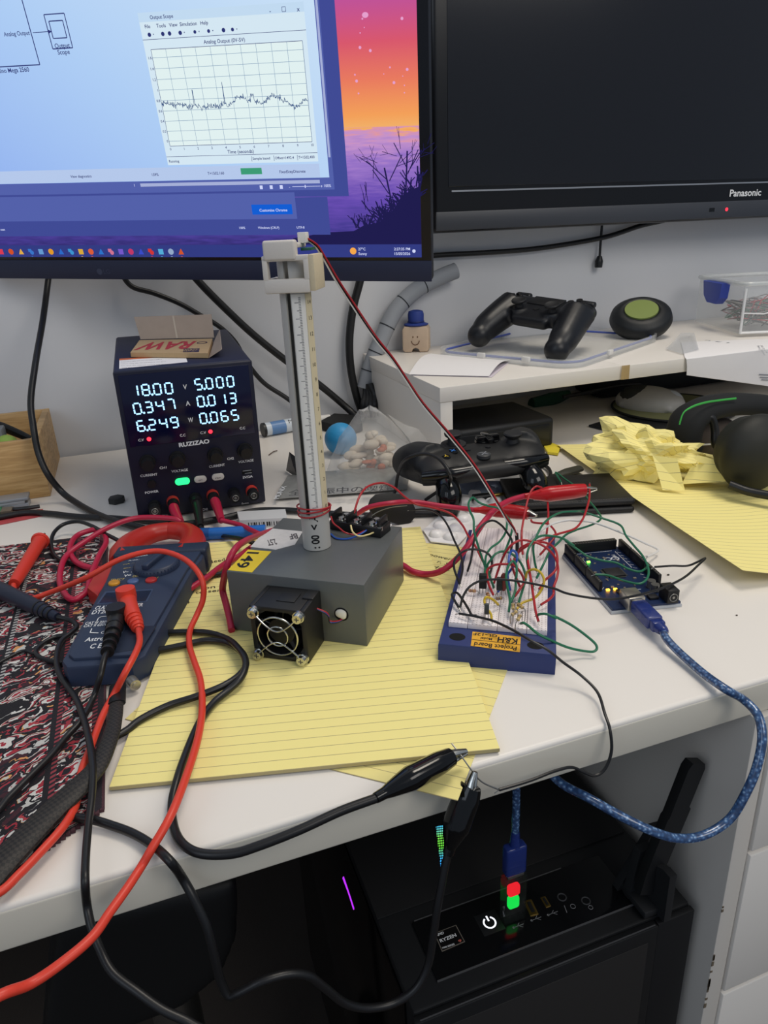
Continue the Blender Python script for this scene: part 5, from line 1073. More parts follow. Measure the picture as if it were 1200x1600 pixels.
for s_ in (-1, 1):
    xb.add('bumper', MB().tube([(s_*16, 44, -7), (s_*40, 44, -8), (s_*66, 34, -11)], [5, 6.5, 5], 12, 5), BLACKG)
    xb.add('trigger', MB().tube([(s_*44, 42, -18), (s_*45, 54, -26), (s_*46, 57, -38), (s_*46, 54, -50)], [11, 13, 12, 8], 14, 5), BLACKG)
# wallet
FL, FR = at(806, 812, 0), at(992, 802, 0); wx_ = FR-FL; WM = frame(FL, wx_, n=(0, 0, 1)); WLn = wx_.length; LEA = mat('wallet_leather', '141314', .5, bump=.5, scale=500)
wl = Thing('wallet', 'black stitched leather wallet folded shut behind the breadboard', 'wallet', WM)
wl.add('lower_half', MB().span((0, 0, .4), (WLn, 82, 7), 3, 3), LEA); wl.add('upper_half', MB().span((-2, 1.5, 7.6), (WLn+1, 82, 15), 3.4, 3), LEA); wl.add('spine', MB().cyl((0, 80, 7.6), (WLn, 80, 7.6), 7, n=16), LEA)
q = MB()
for i in range(46): x = 4+(WLn-8)*i/45; q.box((x, 3.2, 15.05), (1.6, .5, .3))
wl.add('stitching', q, mat('stitch_grey', '5a5a5a', .7)); wl.add('stamp', MB(True).line2([(20, 10), (26, 10), (26, 15), (20, 15), (20, 10)], .5, z=15.1), INKG)
# blister pack
bl_c = [(661, 828), (673, 846), (716, 851), (742, 822), (772, 800), (787, 786), (782, 773), (716, 770), (704, 790)]
bls = Thing('pill_blister', 'white foil pill blister pack between the pad and the wallet', 'blister pack', at(715, 815, 0)); BLI = mat('blister_white', 'f0eeec', .3)
bls.addw('foil_card', MB().poly_px(bl_c, (0, 0, 2.4), UP, 0, .8), BLI)
for x, y in ((682, 836), (704, 840), (688, 822), (712, 826), (700, 808), (724, 812), (714, 795), (738, 799), (726, 783), (750, 786), (762, 779), (774, 784), (742, 772), (756, 797)):
    p = at(x, y, 2.5); bls.addw('pill_dome', MB().lathe([(7.2, 0), (6.6, 2.4), (4.4, 4.4), (.1, 5)], 16, tr(p)), BLI)
cn = Thing('jack_plug', 'dark plug with a brass tip beside the gamepad trigger', 'plug', at(775, 775, 2)); a = at(770, 774, 6); ax = (at(797, 770, 6)-a).normalized(); cn.addw('tip', MB().cyl(a, a+ax*17, 1.8, n=12), BRASS); cn.addw('body', MB().cyl(a-ax*22, a, 4.5, 3.6, 16), BLACKP)
mc = Thing('charging_plug', 'grey and brown plug end of a black cable lying by the wallet', 'plug', at(880, 738, 2)); a, c = at(866, 744, 5), at(906, 732, 5); ax = (c-a).normalized()
mc.addw('plug_body', MB().tube([a, (a+c)/2, c], [4, 7, 6], 10, 4, flat=.6, up=(0, 0, 1)), mat('plug_olive', '3a3a30', .4)); mc.addw('cable', MB().tube(path((866, 744, 5), (850, 754, 6), (835, 764, 9)), 2.6, 8, 5), RUBBER)
solo('thin_black_loop', MB().tube(path((833, 722, 4), (852, 728, 4), (860, 738, 4), (856, 750, 4), (838, 758, 6)), 2.2, 8, 6), RUBBER, 'short black cable curling out from behind the gamepad', 'cable')
solo('blue_foil_wrapper', MB(True).add([at(702, 770, 2), at(740, 775, 2), at(792, 768, 2), at(790, 752, 12), at(745, 750, 16), at(712, 755, 10)], [(0, 1, 5), (1, 4, 5), (1, 2, 4), (2, 3, 4)]), mat('wrapper_blue', '9aa6b8', .25, .4), 'crinkled blue and silver wrapper under the gamepad', 'wrapper')
# ------------------------------------------------------------------ computer under the desk
CX0, CX1, CY0, CY1, CZ = 99., 321., 8., 455., -200.
pcT = Thing('computer_tower', 'black computer tower under the desk with a lit power button on its top edge', 'computer', tr(210, 230, -718))
CASE = mat('tower_black', '101113', .5, noise=.2, scale=120); CASE2 = mat('tower_matte', '0b0b0d', .6)
pcT.addw('case', MB().span((CX0+1.2, CY0+6, -712), (CX1, CY1, CZ-1.5), 2.5), CASE)
fm = MB().span((CX0, CY0, -708), (288, CY0+6, CZ-3), 1)
pcT.addw('front_frame', fm, CASE)
m, nt, b, N, L = nodes('front_mesh')
tc = N('ShaderNodeTexCoord'); vv = N('ShaderNodeTexVoronoi'); vv.inputs['Scale'].default_value = 160; vv.inputs['Randomness'].default_value = 0; L(tc.outputs['Object'], vv.inputs['Vector'])
L(ramp(nt, vv.outputs['Distance'], [(.3, '060607'), (.42, '1c1a19')]), b.inputs['Base Color']); b.inputs['Roughness'].default_value = .6
pcT.addw('front_mesh', MB().span((CX0+12, CY0-.4, -690), (280, CY0+.5, CZ-16), .2), m)
pcT.addw('corner_column', MB().span((288.5, CY0+1, -708), (CX1, CY0+6.2, CZ-3), 1), CASE2)
pcT.addw('top_panel', MB().span((CX0+1.5, CY0+78, CZ-1.4), (CX1-4, CY1-6, CZ+.2), .5), CASE2)
pcT.addw('port_strip', MB().span((CX0+24, CY0+20, CZ-1.4), (CX1-38, CY0+66, CZ+.4), .5), BLACKG)
pcT.addw('glass_side', MB().span((CX0-.6, CY0+20, -690), (CX0+1, CY1-12, CZ-8), .3), mat('tower_glass', '050506', .12))
ln = MB(); ln.span((CX0+4, CY0+1.2, CZ-2.9), (286, CY0+1.9, CZ-2.4)); ln.span((CX0+24, CY0+19.2, CZ-1.2), (CX1-38, CY0+19.8, CZ+.3)); ln.span((CX0+26, CY0+66.2, CZ-1), (CX0+150, CY0+66.7, CZ+.5))
pcT.addw('edge_trim', ln, mat('tower_edge', '6a6a6c', .35, .5))
zE = zoom(2.143, 640, 1150); CO = Vector((0, 0, CZ+.4))
pw = at(*zE(268, 625), CZ+.4); MBp = tr(pw.x, pw.y, CZ+.6) @ rot(0)
q = MB(True); R_ = 4.3; arc = [(R_*cos(a), R_*sin(a)) for a in [radians(60-300*i/26) for i in range(27)]]; q.line2(arc, 1.2, MBp); q.line2([(0, 1.2), (0, 5.6)], 1.2, MBp)
pcT.addw('power_button', q, emat('power_glow', 'f0f4ff', 1.6), 'white glowing power symbol')
pcT.addw('button_plate', MB().box((pw.x, pw.y, CZ+.38), (17, 17, .3), .1), BLACKP)
c3 = zoom(3, 400, 1150); sq = [c3(835, 925), c3(938, 886), c3(980, 965), c3(872, 1012)]
so_ = pcT.addw('sticker', MB(True).poly_px(sq, CO, UP, .15, .2), mat('sticker_silver', 'a39a8e', .35, .6), 'silver bordered processor sticker')
sc_ = Vector([sum(p[0] for p in sq)/4, sum(p[1] for p in sq)/4, 0]); inn = [(p[0]+(sc_.x-p[0])*.07, p[1]+(sc_.y-p[1])*.07) for p in sq]
pcT.addw('sticker_face', MB(True).poly_px(inn, CO, UP, .3), mat('sticker_black', '0b0a0b', .4), parent=so_)
q = MB(True)
for s, a, c, h in (('AMD', (845, 942), (882, 928), -12/3), ('RYZEN', (866, 970), (941, 940), -17/3), ('7000 SERIES', (874, 1000), (932, 980), -8/3)): q.text_px(s, c3(*a), c3(*c), CO, UP, h, .4, .02)
pcT.addw('sticker_print', q, INKW, parent=so_)
pcT.addw('sticker_number', MB(True).text_px('9', c3(952, 970), c3(966, 963), CO, UP, -13/3, .4, .03), mat('sticker_red', 'd06a5a', .5), parent=so_)
for (a, c), m_ in ((((395, 552), (418, 600)), BRASS), (((446, 540), (465, 572)), BRASS)):
    p, r_ = at(*zE(*a), CZ+.4), at(*zE(*c), CZ+.4); k = MB().tube([p, (p+r_)/2, r_], 3.4 if a[0] < 430 else 2.2, 10, 2, flat=.3, up=(0, 0, 1)); pcT.addw('usb_port', k, m_); pcT.addw('port_slot', MB().tube([p*.85+r_*.15+Vector((0, 0, .6)), (p+r_)/2+Vector((0, 0, .6)), p*.15+r_*.85+Vector((0, 0, .6))], 1.7 if a[0] < 430 else 1, 8, 2, flat=.5, up=(0, 0, 1)), DARKSLOT)
for x, y in ((510, 540), (590, 552)): p = at(*zE(x, y), CZ+.4); pcT.addw('audio_socket', MB().ring((p.x, p.y, CZ+.5), 3.1, .5, 20, 6), mat('socket_grey', '3a3a3c', .4))
q = MB(True)
for x, y in ((425, 612), (480, 594), (365, 636)):
    p = at(*zE(x, y), CZ+.4); q.line2([(p.x-4, p.y), (p.x+4, p.y)], .5, z=CZ+.6).disc2(p.x-4, p.y, .9, z=CZ+.6).line2([(p.x-1, p.y), (p.x+1.5, p.y+2)], .4, z=CZ+.6).line2([(p.x, p.y), (p.x+2.5, p.y-2)], .4, z=CZ+.6)
p = at(*zE(535, 575), CZ+.4); q.ring((p.x+3, p.y, CZ+.5), 1.8, .2, 16, 4).line2([(p.x-4, p.y-3), (p.x-2.5, p.y+3)], .5, z=CZ+.6); p = at(*zE(590, 552), CZ+.4); q.ring((p.x, p.y-6, CZ+.5), 1.6, .2, 16, 4)
pcT.addw('port_symbols', q, mat('symbol_grey', '77777a', .5))
# lit honeycomb vent on the top and lit strip inside the glass
m, nt, b, N, L = nodes('rgb_vent')
tc = N('ShaderNodeTexCoord'); sp = N('ShaderNodeSeparateXYZ'); L(tc.outputs['UV'], sp.inputs[0])
vv = N('ShaderNodeTexVoronoi'); vv.inputs['Scale'].default_value = 1.0; vv.inputs['Randomness'].default_value = 0; mp = N('ShaderNodeMapping'); mp.inputs['Scale'].default_value = (.55, .34, 1); L(tc.outputs['UV'], mp.inputs[0]); L(mp.outputs[0], vv.inputs[0])
on_ = math_node(nt, 'LESS_THAN', vv.outputs['Distance'], .36)
L(ramp(nt, math_node(nt, 'DIVIDE', sp.outputs[1], 60), [(0, '1c6fe0'), (.28, '2f9bd8'), (.5, '5fc832'), (.72, '6fd04a'), (1, '28a0e8')]), b.inputs['Emission Color']); L(math_node(nt, 'MULTIPLY', on_, 1.5), b.inputs['Emission Strength'])
b.inputs['Base Color'].default_value = (.01, .01, .01, 1)
vc = [at(*p, CZ+.5) for p in ((690, 1366), (702, 1340), (707, 1284), (681, 1292))]
vm_ = MB(True); vm_.add(vc, [(0, 1, 2, 3)]); vm_.uv = {0: (9, 0), 1: (16, 20), 2: (18, 60), 3: (0, 56)}; pcT.addw('lit_vent', vm_, m, 'honeycomb vent glowing blue and green')
xp = [atp(px, py, (CX0-.8, 0, 0), (1, 0, 0)) for px, py in ((537, 1372), (545, 1395), (553, 1420))]
pcT.addw('lit_strip', MB().tube(xp, [2.2, 1.5, 1.6], 8, 4, flat=.5, up=(1, 0, 0)), emat('violet_glow', 'a32be0', 1.6), 'violet glowing strip')
# wifi antenna standing on the tower
bF = at(*zE(843, 628), CZ+.6); an = Thing('wifi_antenna', 'black paddle wifi antenna standing on a slotted base on the computer tower', 'antenna', tr(bF.x, bF.y+16, CZ+.3))
q = MB(); q.prism([(-9, 0), (9, 0), (8.5, 44), (-3, 44)], -16, -9, FXZ, .8).span((-9, -9, 0), (9, 22, 6), 1); bk_ = an.inv @ aty(1013, 1276, bF.y+46)
q.prism([(-12, 0), (8, 0), (bk_.x+5, bk_.z*.98), (bk_.x-4, bk_.z)], 18, 25, Matrix(((1, 0, 0, 0), (0, 0, 1, 0), (0, 1, 0, 0), (0, 0, 0, 1))), .8).prism([(-16, 0), (22, 0), (22, 30), (-9, 44), (-16, 44)], 2, 8.5, Matrix(((0, 0, 1, 0), (1, 0, 0, 0), (0, 1, 0, 0), (0, 0, 0, 1))), .8)
an.add('base', q, mat('antenna_base', '1b1c1e', .6))
tip = aty(1085, 1188, bF.y+20); tl = an.inv @ tip; p0_ = Vector((0, 1, 34)); ax = (Vector(tl)-p0_).normalized(); am_ = frame(p0_, ax, y=(ax.z, 0, -ax.x)); Lt = (Vector(tl)-p0_).length
an.add('paddle', MB().prism([(-18, -5), (0, -7), (Lt*.5, -7.5), (Lt*.52, -6.5), (Lt-5, -7), (Lt, -5), (Lt, 6), (Lt-4, 8), (Lt*.62, 8), (Lt*.6, 10), (4, 9), (-18, 5)], -4, 4, am_, 1.2), mat('antenna_paddle', '141517', .5))
# usb adaptor with lit ends
ux, uy = at(*zE(345, 610), CZ+.4).x, at(*zE(345, 610), CZ+.4).y
ua = Thing('usb_adaptor', 'small clear usb adaptor glowing red and green, plugged upright into the tower', 'adaptor', tr(ux, uy, CZ+.7)); zt = aty(*zE(345, 465), uy).z-CZ
ua.add('shell', MB().span((-9, -4, 0), (9, 4, zt-1), 1.4), film('smoky_clear', '2a2a2c', .3)); ua.add('green_light', MB().span((-4.5, -2.5, zt*.26), (4.5, 2.5, zt*.5), 2), emat('adaptor_green', '14d84a', 1.6), 'green glow'); ua.add('red_light', MB().span((-4.8, -2.5, zt*.54), (4.8, 2.5, zt*.76), 2), emat('adaptor_red', 'e0202a', 1.6), 'red glow'); ua.add('contact', MB().span((-6.5, -3, zt-1), (6.5, 3, zt+2), .5), STEEL)
# black seat edge in the dark
sb2 = MB(); pt = [aty(*p, 170) for p in ((90, 1440), (374, 1380), (374, 1470), (350, 1530), (290, 1580), (190, 1620), (60, 1660))]; cen = sum(pt, Vector())/len(pt)
k = len(pt); sb2.add([p+Vector((0, dy, 0)) for dy in (0, 110) for p in pt], [tuple(range(k)), tuple(range(k, 2*k))[::-1]]+[(i, k+i, k+(i+1) % k, (i+1) % k) for i in range(k)])
sb2 = blob(sb2, 6, 10); zl = min(p.z for p in sb2.v); 
bn = Thing('black_stool', 'rounded black stool cushion in the dark under the desk', 'stool', tr(cen.x, 225, -718)); bn.addw('cushion', sb2, mat('stool_black', '08090b', .6)); bn.addw('stem', MB().cyl((cen.x, 225, -714), (cen.x, 225, zl+8), 22, 22), STEEL); bn.addw('foot', MB().lathe([(150, .3), (150, 4), (40, 14), (22, 18)], 32, tr(cen.x, 225, -718)), BLACKP)
# ------------------------------------------------------------------ cables at the back
def cable(name, pts, r, m_, label, cat='cable', n=10, group=None): return solo(name, MB().tube(pts, r, n, 6), m_, label, cat, group)
cable('black_cable', path(('y', 78, 415, 748), ('y', 75, 440, 742), ('y', 67, 500, 690), ('y', 55, 570, 630), ('y', 48, 630, 596), ('y', 52, 666, 576), ('y', 60, 708, 566), ('y', 74, 740, 556), (96, 768, 14), (120, 786, 6), (160, 807, 5), (190, 817, 6), (225, 826, 4)), 3.6, RUBBER, 'black cable hanging from the screen and curving past the bamboo box onto the desk')
cable('black_cable', path((-20, 812, 4), (10, 806, 4), (40, 801, 4), (75, 802, 4), (120, 807, 4), (165, 809, 4), (225, 813, 4), (280, 819, 4), (340, 811, 4), (400, 798, 4), (440, 797, 4), (490, 800, 4), (560, 805, 4), (640, 803, 4), (690, 801, 4), (712, 795, 4)), 3.2, RUBBER, 'long black cable lying across the desk in front of the power supply')
cable('black_cable', path(('y', 188, 425, 752), ('y', 205, 447, 750), ('y', 240, 458, 748), ('y', 280, 474, 748), ('y', 312, 492, 748), ('y', 345, 512, 748), ('y', 368, 535, 748), ('y', 385, 565, 748), ('y', 412, 598, 748), ('y', 445, 620, 745), ('y', 480, 645, 740), (505, 660, 4)), 3.4, RUBBER, 'thin black cable sagging along the wall behind the power supply')
cable('black_cable', path(('y', 300, 428, 750), ('y', 320, 450, 748), ('y', 350, 480, 748), ('y', 395, 522, 748), ('y', 445, 562, 746), ('y', 500, 602, 744), ('y', 545, 640, 738), (560, 655, 8)), 5.2, RUBBER, 'thick black cable running diagonally down the wall behind the tube')
cable('black_cable', path(('y', 566, 425, 750), ('y', 561, 445, 750), ('y', 552, 480, 750), ('y', 546, 530, 750), ('y', 548, 575, 750), ('y', 556, 615, 748), (566, 646, 9)), 6.0, RUBBER, 'thick black cable hanging straight down right of the tube')
slv = path(('y', 712, 423, 748), ('y', 690, 432, 748), ('y', 652, 452, 746), ('y', 618, 486, 744), ('y', 594, 535, 742), ('y', 578, 575, 742), ('y', 570, 606, 742))
sv = Thing('cable_sleeve', 'grey spiral cable sleeve curving down the wall behind the sensor wires', 'cable sleeve', tr(slv[-1])); sv.addw('sleeve', MB().tube(slv, 12, 16, 8), mat('sleeve_grey', '92969c', .6)); q = MB(); sm_ = smooth_pts(slv, 8)
for i in (14, 21, 28, 35, 41): t0 = (sm_[i+1]-sm_[i-1]).normalized(); q.cyl(sm_[i]-t0*.8, sm_[i]+t0*.8, 12.3, n=20)
sv.addw('gaps', q, mat('sleeve_gap', '2a2d33', .8))
random.seed(17)
for i in range(4): cable('bundle_cable', path(('y', 572+i*2, 600, 738-i*4), ('y', 571+5*i, 618, 734-i*5), ('y', 568+6*i, 634, 728-i*6), (572+5*i, 650, 8+i)), 5, RUBBER, ('leftmost', 'second from left', 'third from left', 'rightmost')[i]+' black cable of the bundle at the foot of the grey sleeve', group='cable bundle under the grey sleeve', n=8)
cable('black_cable', path((385, 640, 30), (402, 634, 16), (425, 640, 6), (450, 646, 4), (490, 656, 4), (530, 660, 4)), 4.2, RUBBER, 'black cable leaving the back of the power supply towards the marker')
solo('flat_connector', MB().poly_px([(500, 658), (522, 646), (560, 648), (566, 660), (540, 668)], (0, 0, 14), UP, 0, 12), BLACKM, 'flat black connector block behind the blue ball', 'connector')
cable('wall_cable', path(('y', 664, 401, 757), ('y', 680, 399, 757), ('y', 755, 395, 757), ('y', 833, 389, 757), ('y', 907, 378, 757), ('y', 955, 368, 757), ('y', 1000, 353, 757), ('y', 1045, 342, 757), ('y', 1070, 330, 757)), 3.8, RUBBER, 'black cable along the wall beneath the television')
pcd = Thing('hanging_plug_lead', 'short black lead with a small plug hanging below the television', 'cable', tr(aty(936, 415, 756))); pcd.addw('lead', MB().tube(path(('y', 942, 335, 757), ('y', 940, 360, 757), ('y', 938, 385, 757), ('y', 937, 402, 757)), 2, 8, 5), RUBBER); pcd.addw('plug', MB().tube(path(('y', 937, 400, 756), ('y', 936, 408, 756), ('y', 935, 418, 756)), [3.5, 6.5, 6], 12, 5), BLACKP)
# ------------------------------------------------------------------ supply leads
def boot(T_, tail, mid, nose, tipend, m_, r=(3.2, 6.5, 5.2), jaw=3.0):
    """an alligator clip: rubber boot and two metal jaws"""
    T_.addw('boot', MB().tube([tail, tail*.75+mid*.25, mid, mid*.3+nose*.7, nose], [r[0], r[0]*1.1, r[1], r[1]*.95, r[2]], 14, 6, flat=.8), m_)
    ax = (tipend-nose).normalized(); sd = ax.cross(Vector((0, 0, 1))).normalized(); up = sd.cross(ax)
    for s_ in (1, -1):
        a = nose-ax*3+up*s_*jaw*.75; c = tipend+up*s_*.6; T_.addw('jaw', MB().tube([a, (a+c)/2+up*s_*.4, c], [jaw, jaw*.75, jaw*.5], 10, 3, flat=.5, up=up), CHROME)
def plug(T_, pts, m_, r=(4.8, 5.2, 3.6)): T_.addw('plug', MB().tube(pts, list(r), 14, 5), m_)
cab = zoom(6, 220, 780); c8 = zoom(4, 600, 640); k3 = zoom(4, 640, 740); k5 = zoom(6, 700, 760); k6 = zoom(5.714, 690, 880)
CLIPR = mat('clip_red', 'b8141c', .28)
t1 = Thing('red_clip_lead', 'crimson lead from the left red socket ending in the upper red alligator clip', 'test lead', at(690, 892, 5))
ps = PM @ Vector((pl(520, 1212).x, -14, pl(520, 1212).z)); plug(t1, [ps+Vector((0, 4, 1)), ps+Vector((0, -6, -2)), at(282, 815, 12)], PINKC)
t1.addw('cable', MB().tube([at(282, 815, 12)]+path((277, 812, 14), (255, 809, 16), (210, 810, 18), (168, 825, 17), (133, 846, 14), (105, 867, 10), (94, 895, 7), (98, 923, 7), (115, 937, 6), (133, 927, 7), (142, 899, 8), (155, 868, 10), (166, 846, 11), (158, 830, 12), (145, 828, 12), (122, 836, 11), (109, 857, 10), (115, 874, 7), (130, 884, 6), (165, 892, 5), (220, 925, 5.8), (280, 927, 7.5), (315, 908, 9), (350, 882, 8), (375, 868, 8), (402, 852, 8))+[BM @ Vector((20, 108, 8)), BM @ Vector((62, 113, 8))]+path((626, 882, 9), (645, 893, 8), (664, 897, 7), (690, 892, 14), (715, 872, 24), (735, 847, 34), (755, 817, 42), (775, 795, 46), (797, 782, 46), (820, 775, 46)), 2.6, 10, 6), PINKC)
boot(t1, at(819, 775.5, 46), at(857, 772, 46), at(913, 766, 46), at(932, 764, 46), CLIPR, (3.2, 8.4, 7.0), 3.2)
t2 = Thing('red_clip_lead', 'crimson lead from the right red socket ending in the lower red alligator clip', 'test lead', at(745, 797, 20))
ps = PM @ Vector((pl(768, 1172).x, -14, pl(768, 1172).z)); plug(t2, [ps+Vector((0, 4, 1)), ps+Vector((1, -6, -3)), at(346, 813, 12)], PINKC)
t2.addw('cable', MB().tube([at(346, 813, 12)]+path((363, 817, 11), (380, 822, 11), (394, 829, 12), (412, 835, 14), (470, 828, 8), (540, 815, 10), (575, 793, 30), (610, 786, 34), (645, 784, 30), (687, 790, 26), (720, 794, 24), (742, 797, 24)), 2.4, 10, 6), PINKC)
boot(t2, at(741, 797, 24), at(775, 797, 24), at(825, 802, 24), at(838, 806, 24), CLIPR, (3.0, 8.2, 7.0), 3.4)
t3 = Thing('red_lead', 'crimson lead looping over the left back corner of the grey box and down its side', 'test lead', at(358, 985, 5))
t3.addw('cable', MB().tube(path((362, 985, 6), (359, 967, 9), (353, 943, 14), (348, 923, 20), (350, 905, 32), (354, 888, 44), (360, 870, 52), (370, 855, 55), (384, 845, 50), (400, 838, 36), (425, 829, 16), (450, 822, 8)), 2.6, 10, 6), PINKC)
t4 = Thing('black_supply_lead', 'black lead plugged into the power supply under the green glow', 'test lead', at(330, 835, 3))
ps = PM @ Vector((pl(660, 1192).x, -14, pl(660, 1192).z)); plug(t4, [ps+Vector((0, 4, 1)), ps+Vector((0, -6, -3)), at(313, 823, 8)], mat('plug_black', '17191a', .4))
t4.addw('cable', MB().tube([at(313, 823, 8)]+path((325, 833, 4), (345, 837, 4), (370, 841, 12.4), (390, 846, 16), (402, 852, 12)), 2.2, 8, 6), BLACKW)
cable('black_lead', path((262, 905, 6), (300, 902, 7), (330, 899, 6.5), (352, 895, 6.5)), 1.9, BLACKW, 'short stretch of black lead between the meter and the grey box', 'test lead')
cable('black_loop', path((196, 852, 10), (180, 842, 12), (164, 834, 13), (144, 822, 14), (120, 815, 14), (100, 819, 12), (86, 830, 10), (80, 846, 7), (82, 862, 5), (90, 872, 4.5), (106, 879, 4.5), (124, 882, 4.5), (146, 885, 4.5), (160, 890, 4.5)), 1.9, BLACKW, 'black lead looping on the far corner of the patterned mat beside the red jaws')
cable('black_cable', path((612, 778, 4), (617, 768, 8), (622, 742, 30), (637, 716, 60), (662, 709, 66), (686, 717, 64), (703, 740, 54), (694, 760, 25), (665, 781, 4)), 1.8, RUBBER, 'thin black cable looping over the left grip of the gamepad')
# ------------------------------------------------------------------ meter leads
r1 = Thing('red_test_lead', 'coral red meter lead with its probe lying on the patterned mat', 'test lead', at(60, 880, 4))
a, c = at(66, 840, 12), at(22, 912, 10); ax = (c-a).normalized()
r1.addw('probe_handle', MB().tube([a, a+ax*3, a+ax*8, a+ax*14, a*.4+c*.6, a*.1+c*.9, c], [3.4, 4.4, 7.4, 6.2, 5.6, 5.2, 4.4], 16, 4), mat('probe_red', 'cf3a2c', .45)); r1.addw('finger_guard', MB().cyl(a+ax*7, a+ax*10, 8.4, 7.8, 20), mat('probe_red', 'cf3a2c')); r1.addw('probe_tip', MB().cyl(a-ax*9, a+ax*1, 1.1, n=10), STEEL)
px = [ML.inverted() @ at(*zA(985, 260), 26), ML.inverted() @ at(*zA(1010, 370), 28), ML.inverted() @ at(*zA(1080, 510), 27)]
jt = at(*zA(990, 262), 30); jb = at(*zA(1000, 330), 20); r1.addw('plug_head', MB().tube([jt+Vector((0, 0, 7)), jt, jb+Vector((0, 0, -1))], [6.9, 7.1, 6.2], 18, 3), CORAL)
r1.addw('plug_boot', MB().tube([jt+Vector((0, 0, -1)), at(*zA(1035, 400), 28), at(*zA(1065, 460), 26), at(*zA(1082, 520), 24)], [6.2, 5.6, 4.8, 3.4], 14, 5), CORAL)
q = MB()
for i in range(4): p_ = at(*zA(1042, 425), 27.5)*(1-i/3)+at(*zA(1075, 500), 24.8)*(i/3); d_ = (at(*zA(1075, 500), 24.8)-at(*zA(1042, 425), 27.5)).normalized(); q.cyl(p_-d_*.7, p_+d_*.7, 5.9-.5*i, n=16)
r1.addw('boot_ribs', q, CORAL)
runA = [at(*zA(1082, 520), 26)]+path((218, 1003, 26.5), (211, 1022, 26), (196, 1050, 22), (178, 1085, 9), (162, 1115, 7), (150, 1145, 7), (139, 1175, 7), (129, 1200, 6), (122, 1230, 5), (118, 1258, 6), (100, 1290, 8), (62, 1333, 8), (30, 1366, 8), (-4, 1396, 8))
loop = [Vector((-170, -12, 14)), Vector((-215, -30, 10)), Vector((-230, -58, -20)), Vector((-190, -62, -45))]
runB = path(('y', -12, 1562, -52), ('y', 50, 1536, -45), ('y', 100, 1502, -40), ('y', 145, 1463, -32), ('y', 172, 1425, -22), ('y', 200, 1386, -12), ('y', 222, 1352, -3), (236, 1328, 8), (265, 1278, 14), (292, 1210, 14), (310, 1150, 12), (316, 1105, 10), (313, 1062, 9), (304, 1035, 9), (296, 1008, 9), (297, 985, 10), (307, 962, 14), (317, 937, 24), (317, 910, 36), (302, 885, 44), (272, 866, 46), (240, 861, 46), (190, 873, 43), (140, 900, 32), (120, 909, 26), (80, 925, 14), (45, 936, 9), (24, 928, 9), (21, 914, 10))
r1.addw('cable', MB().tube(runA+loop+runB, 2.15, 10, 6), CORAL)
r2 = Thing('black_test_lead', 'black meter lead with its probe at the left edge and its plug in the meter', 'test lead', at(60, 950, 4))
a, c = at(-30, 908, 12), at(90, 964, 9); ax = (c-a).normalized()
r2.addw('probe_handle', MB().tube([a, a*.55+c*.45, a*.2+c*.8, c], [7, 6.6, 5.8, 3.2], 16, 5), mat('probe_black', '1c2234', .4)); q = MB()
for i in range(4): p_ = a*(.22-.05*i)+c*(.78+.05*i); q.cyl(p_-ax*.8, p_+ax*.8, 6.3-.5*i, n=16)
r2.addw('boot_ribs', q, BLACKP)
jt = at(*zA(912, 395), 28); r2.addw('plug_head', MB().tube([jt+Vector((0, 0, 6)), jt, jt+Vector((0, 1, -9))], [6.9, 7.0, 6], 18, 3), BLACKP)
bt = [jt+Vector((0, 0, -1)), at(*zA(895, 500), 25), at(*zA(862, 620), 23), at(*zA(840, 690), 25)]; r2.addw('plug_boot', MB().tube(bt, [6, 5.8, 4.6, 3.2], 14, 5), BLACKP); q = MB()
for i in range(5): f_ = i/4; p_ = bt[1]*(1-f_)+bt[3]*f_; d_ = (bt[3]-bt[1]).normalized(); q.cyl(p_-d_*.7, p_+d_*.7, 6.1-.45*i, n=16)
r2.addw('boot_ribs', q, BLACKP)
kA = [bt[3]]+path((163, 1030, 25), (157, 1055, 20), (148, 1085, 9), (139, 1105, 7), (126, 1127, 7), (105, 1150, 6), (80, 1180, 6), (45, 1215, 6), (15, 1245, 6), (-20, 1280, 6))
kL = [Vector((-200, 60, 8)), Vector((-260, 0, 12)), Vector((-270, -60, -80)), Vector((-200, -75, -160)), Vector((-110, -70, -165))]
kB = path(('y', 330, 1625, -60), ('y', 300, 1600, -55), ('y', 255, 1578, -48), ('y', 215, 1550, -40), ('y', 175, 1518, -30), ('y', 155, 1480, -20), ('y', 142, 1445, -12), ('y', 136, 1415, -6), (133, 1378, 7), (134, 1340, 8), (138, 1290, 9), (144, 1240, 12), (145, 1200, 13), (139, 1155, 12), (129, 1117, 8), (118, 1090, 6), (100, 1065, 6), (90, 1045, 6), (89, 1022, 6), (97, 1000, 6), (112, 988, 6), (120, 979, 6), (112, 970, 7), (90, 964, 9))
r2.addw('cable', MB().tube(kA+kL+kB, 1.95, 10, 6), BLACKW)
cable('black_loop', path((110, 991, 4.5), (98, 993, 4.5), (86, 995, 4.5), (66, 1006, 4.5), (56, 1018, 4.5), (62, 1027, 4.5), (80, 1033, 4.5), (98, 1037, 4.5)), 1.7, BLACKW, 'small black cable loop on the mat poking out left of the meter', 'cable')
cable('black_stub', path((-6, 1038, 4), (20, 1024, 4), (36, 1017, 4), (54, 1022, 4)), 1.2, BLACKW, 'thin black wire end on the mat left of the small cable loop', 'wire')
solo('steel_pin', MB().cyl(at(205, 1063, 7), at(212, 1071, 7), 3.6, 3.6, 20).cyl(at(212, 1071, 7), at(212.6, 1071.7, 7), 2, 2, 16), mat('pin_metal', 'bcb8ae', .35, .8), 'short silver cylinder at the lower right corner of the meter', 'pin')
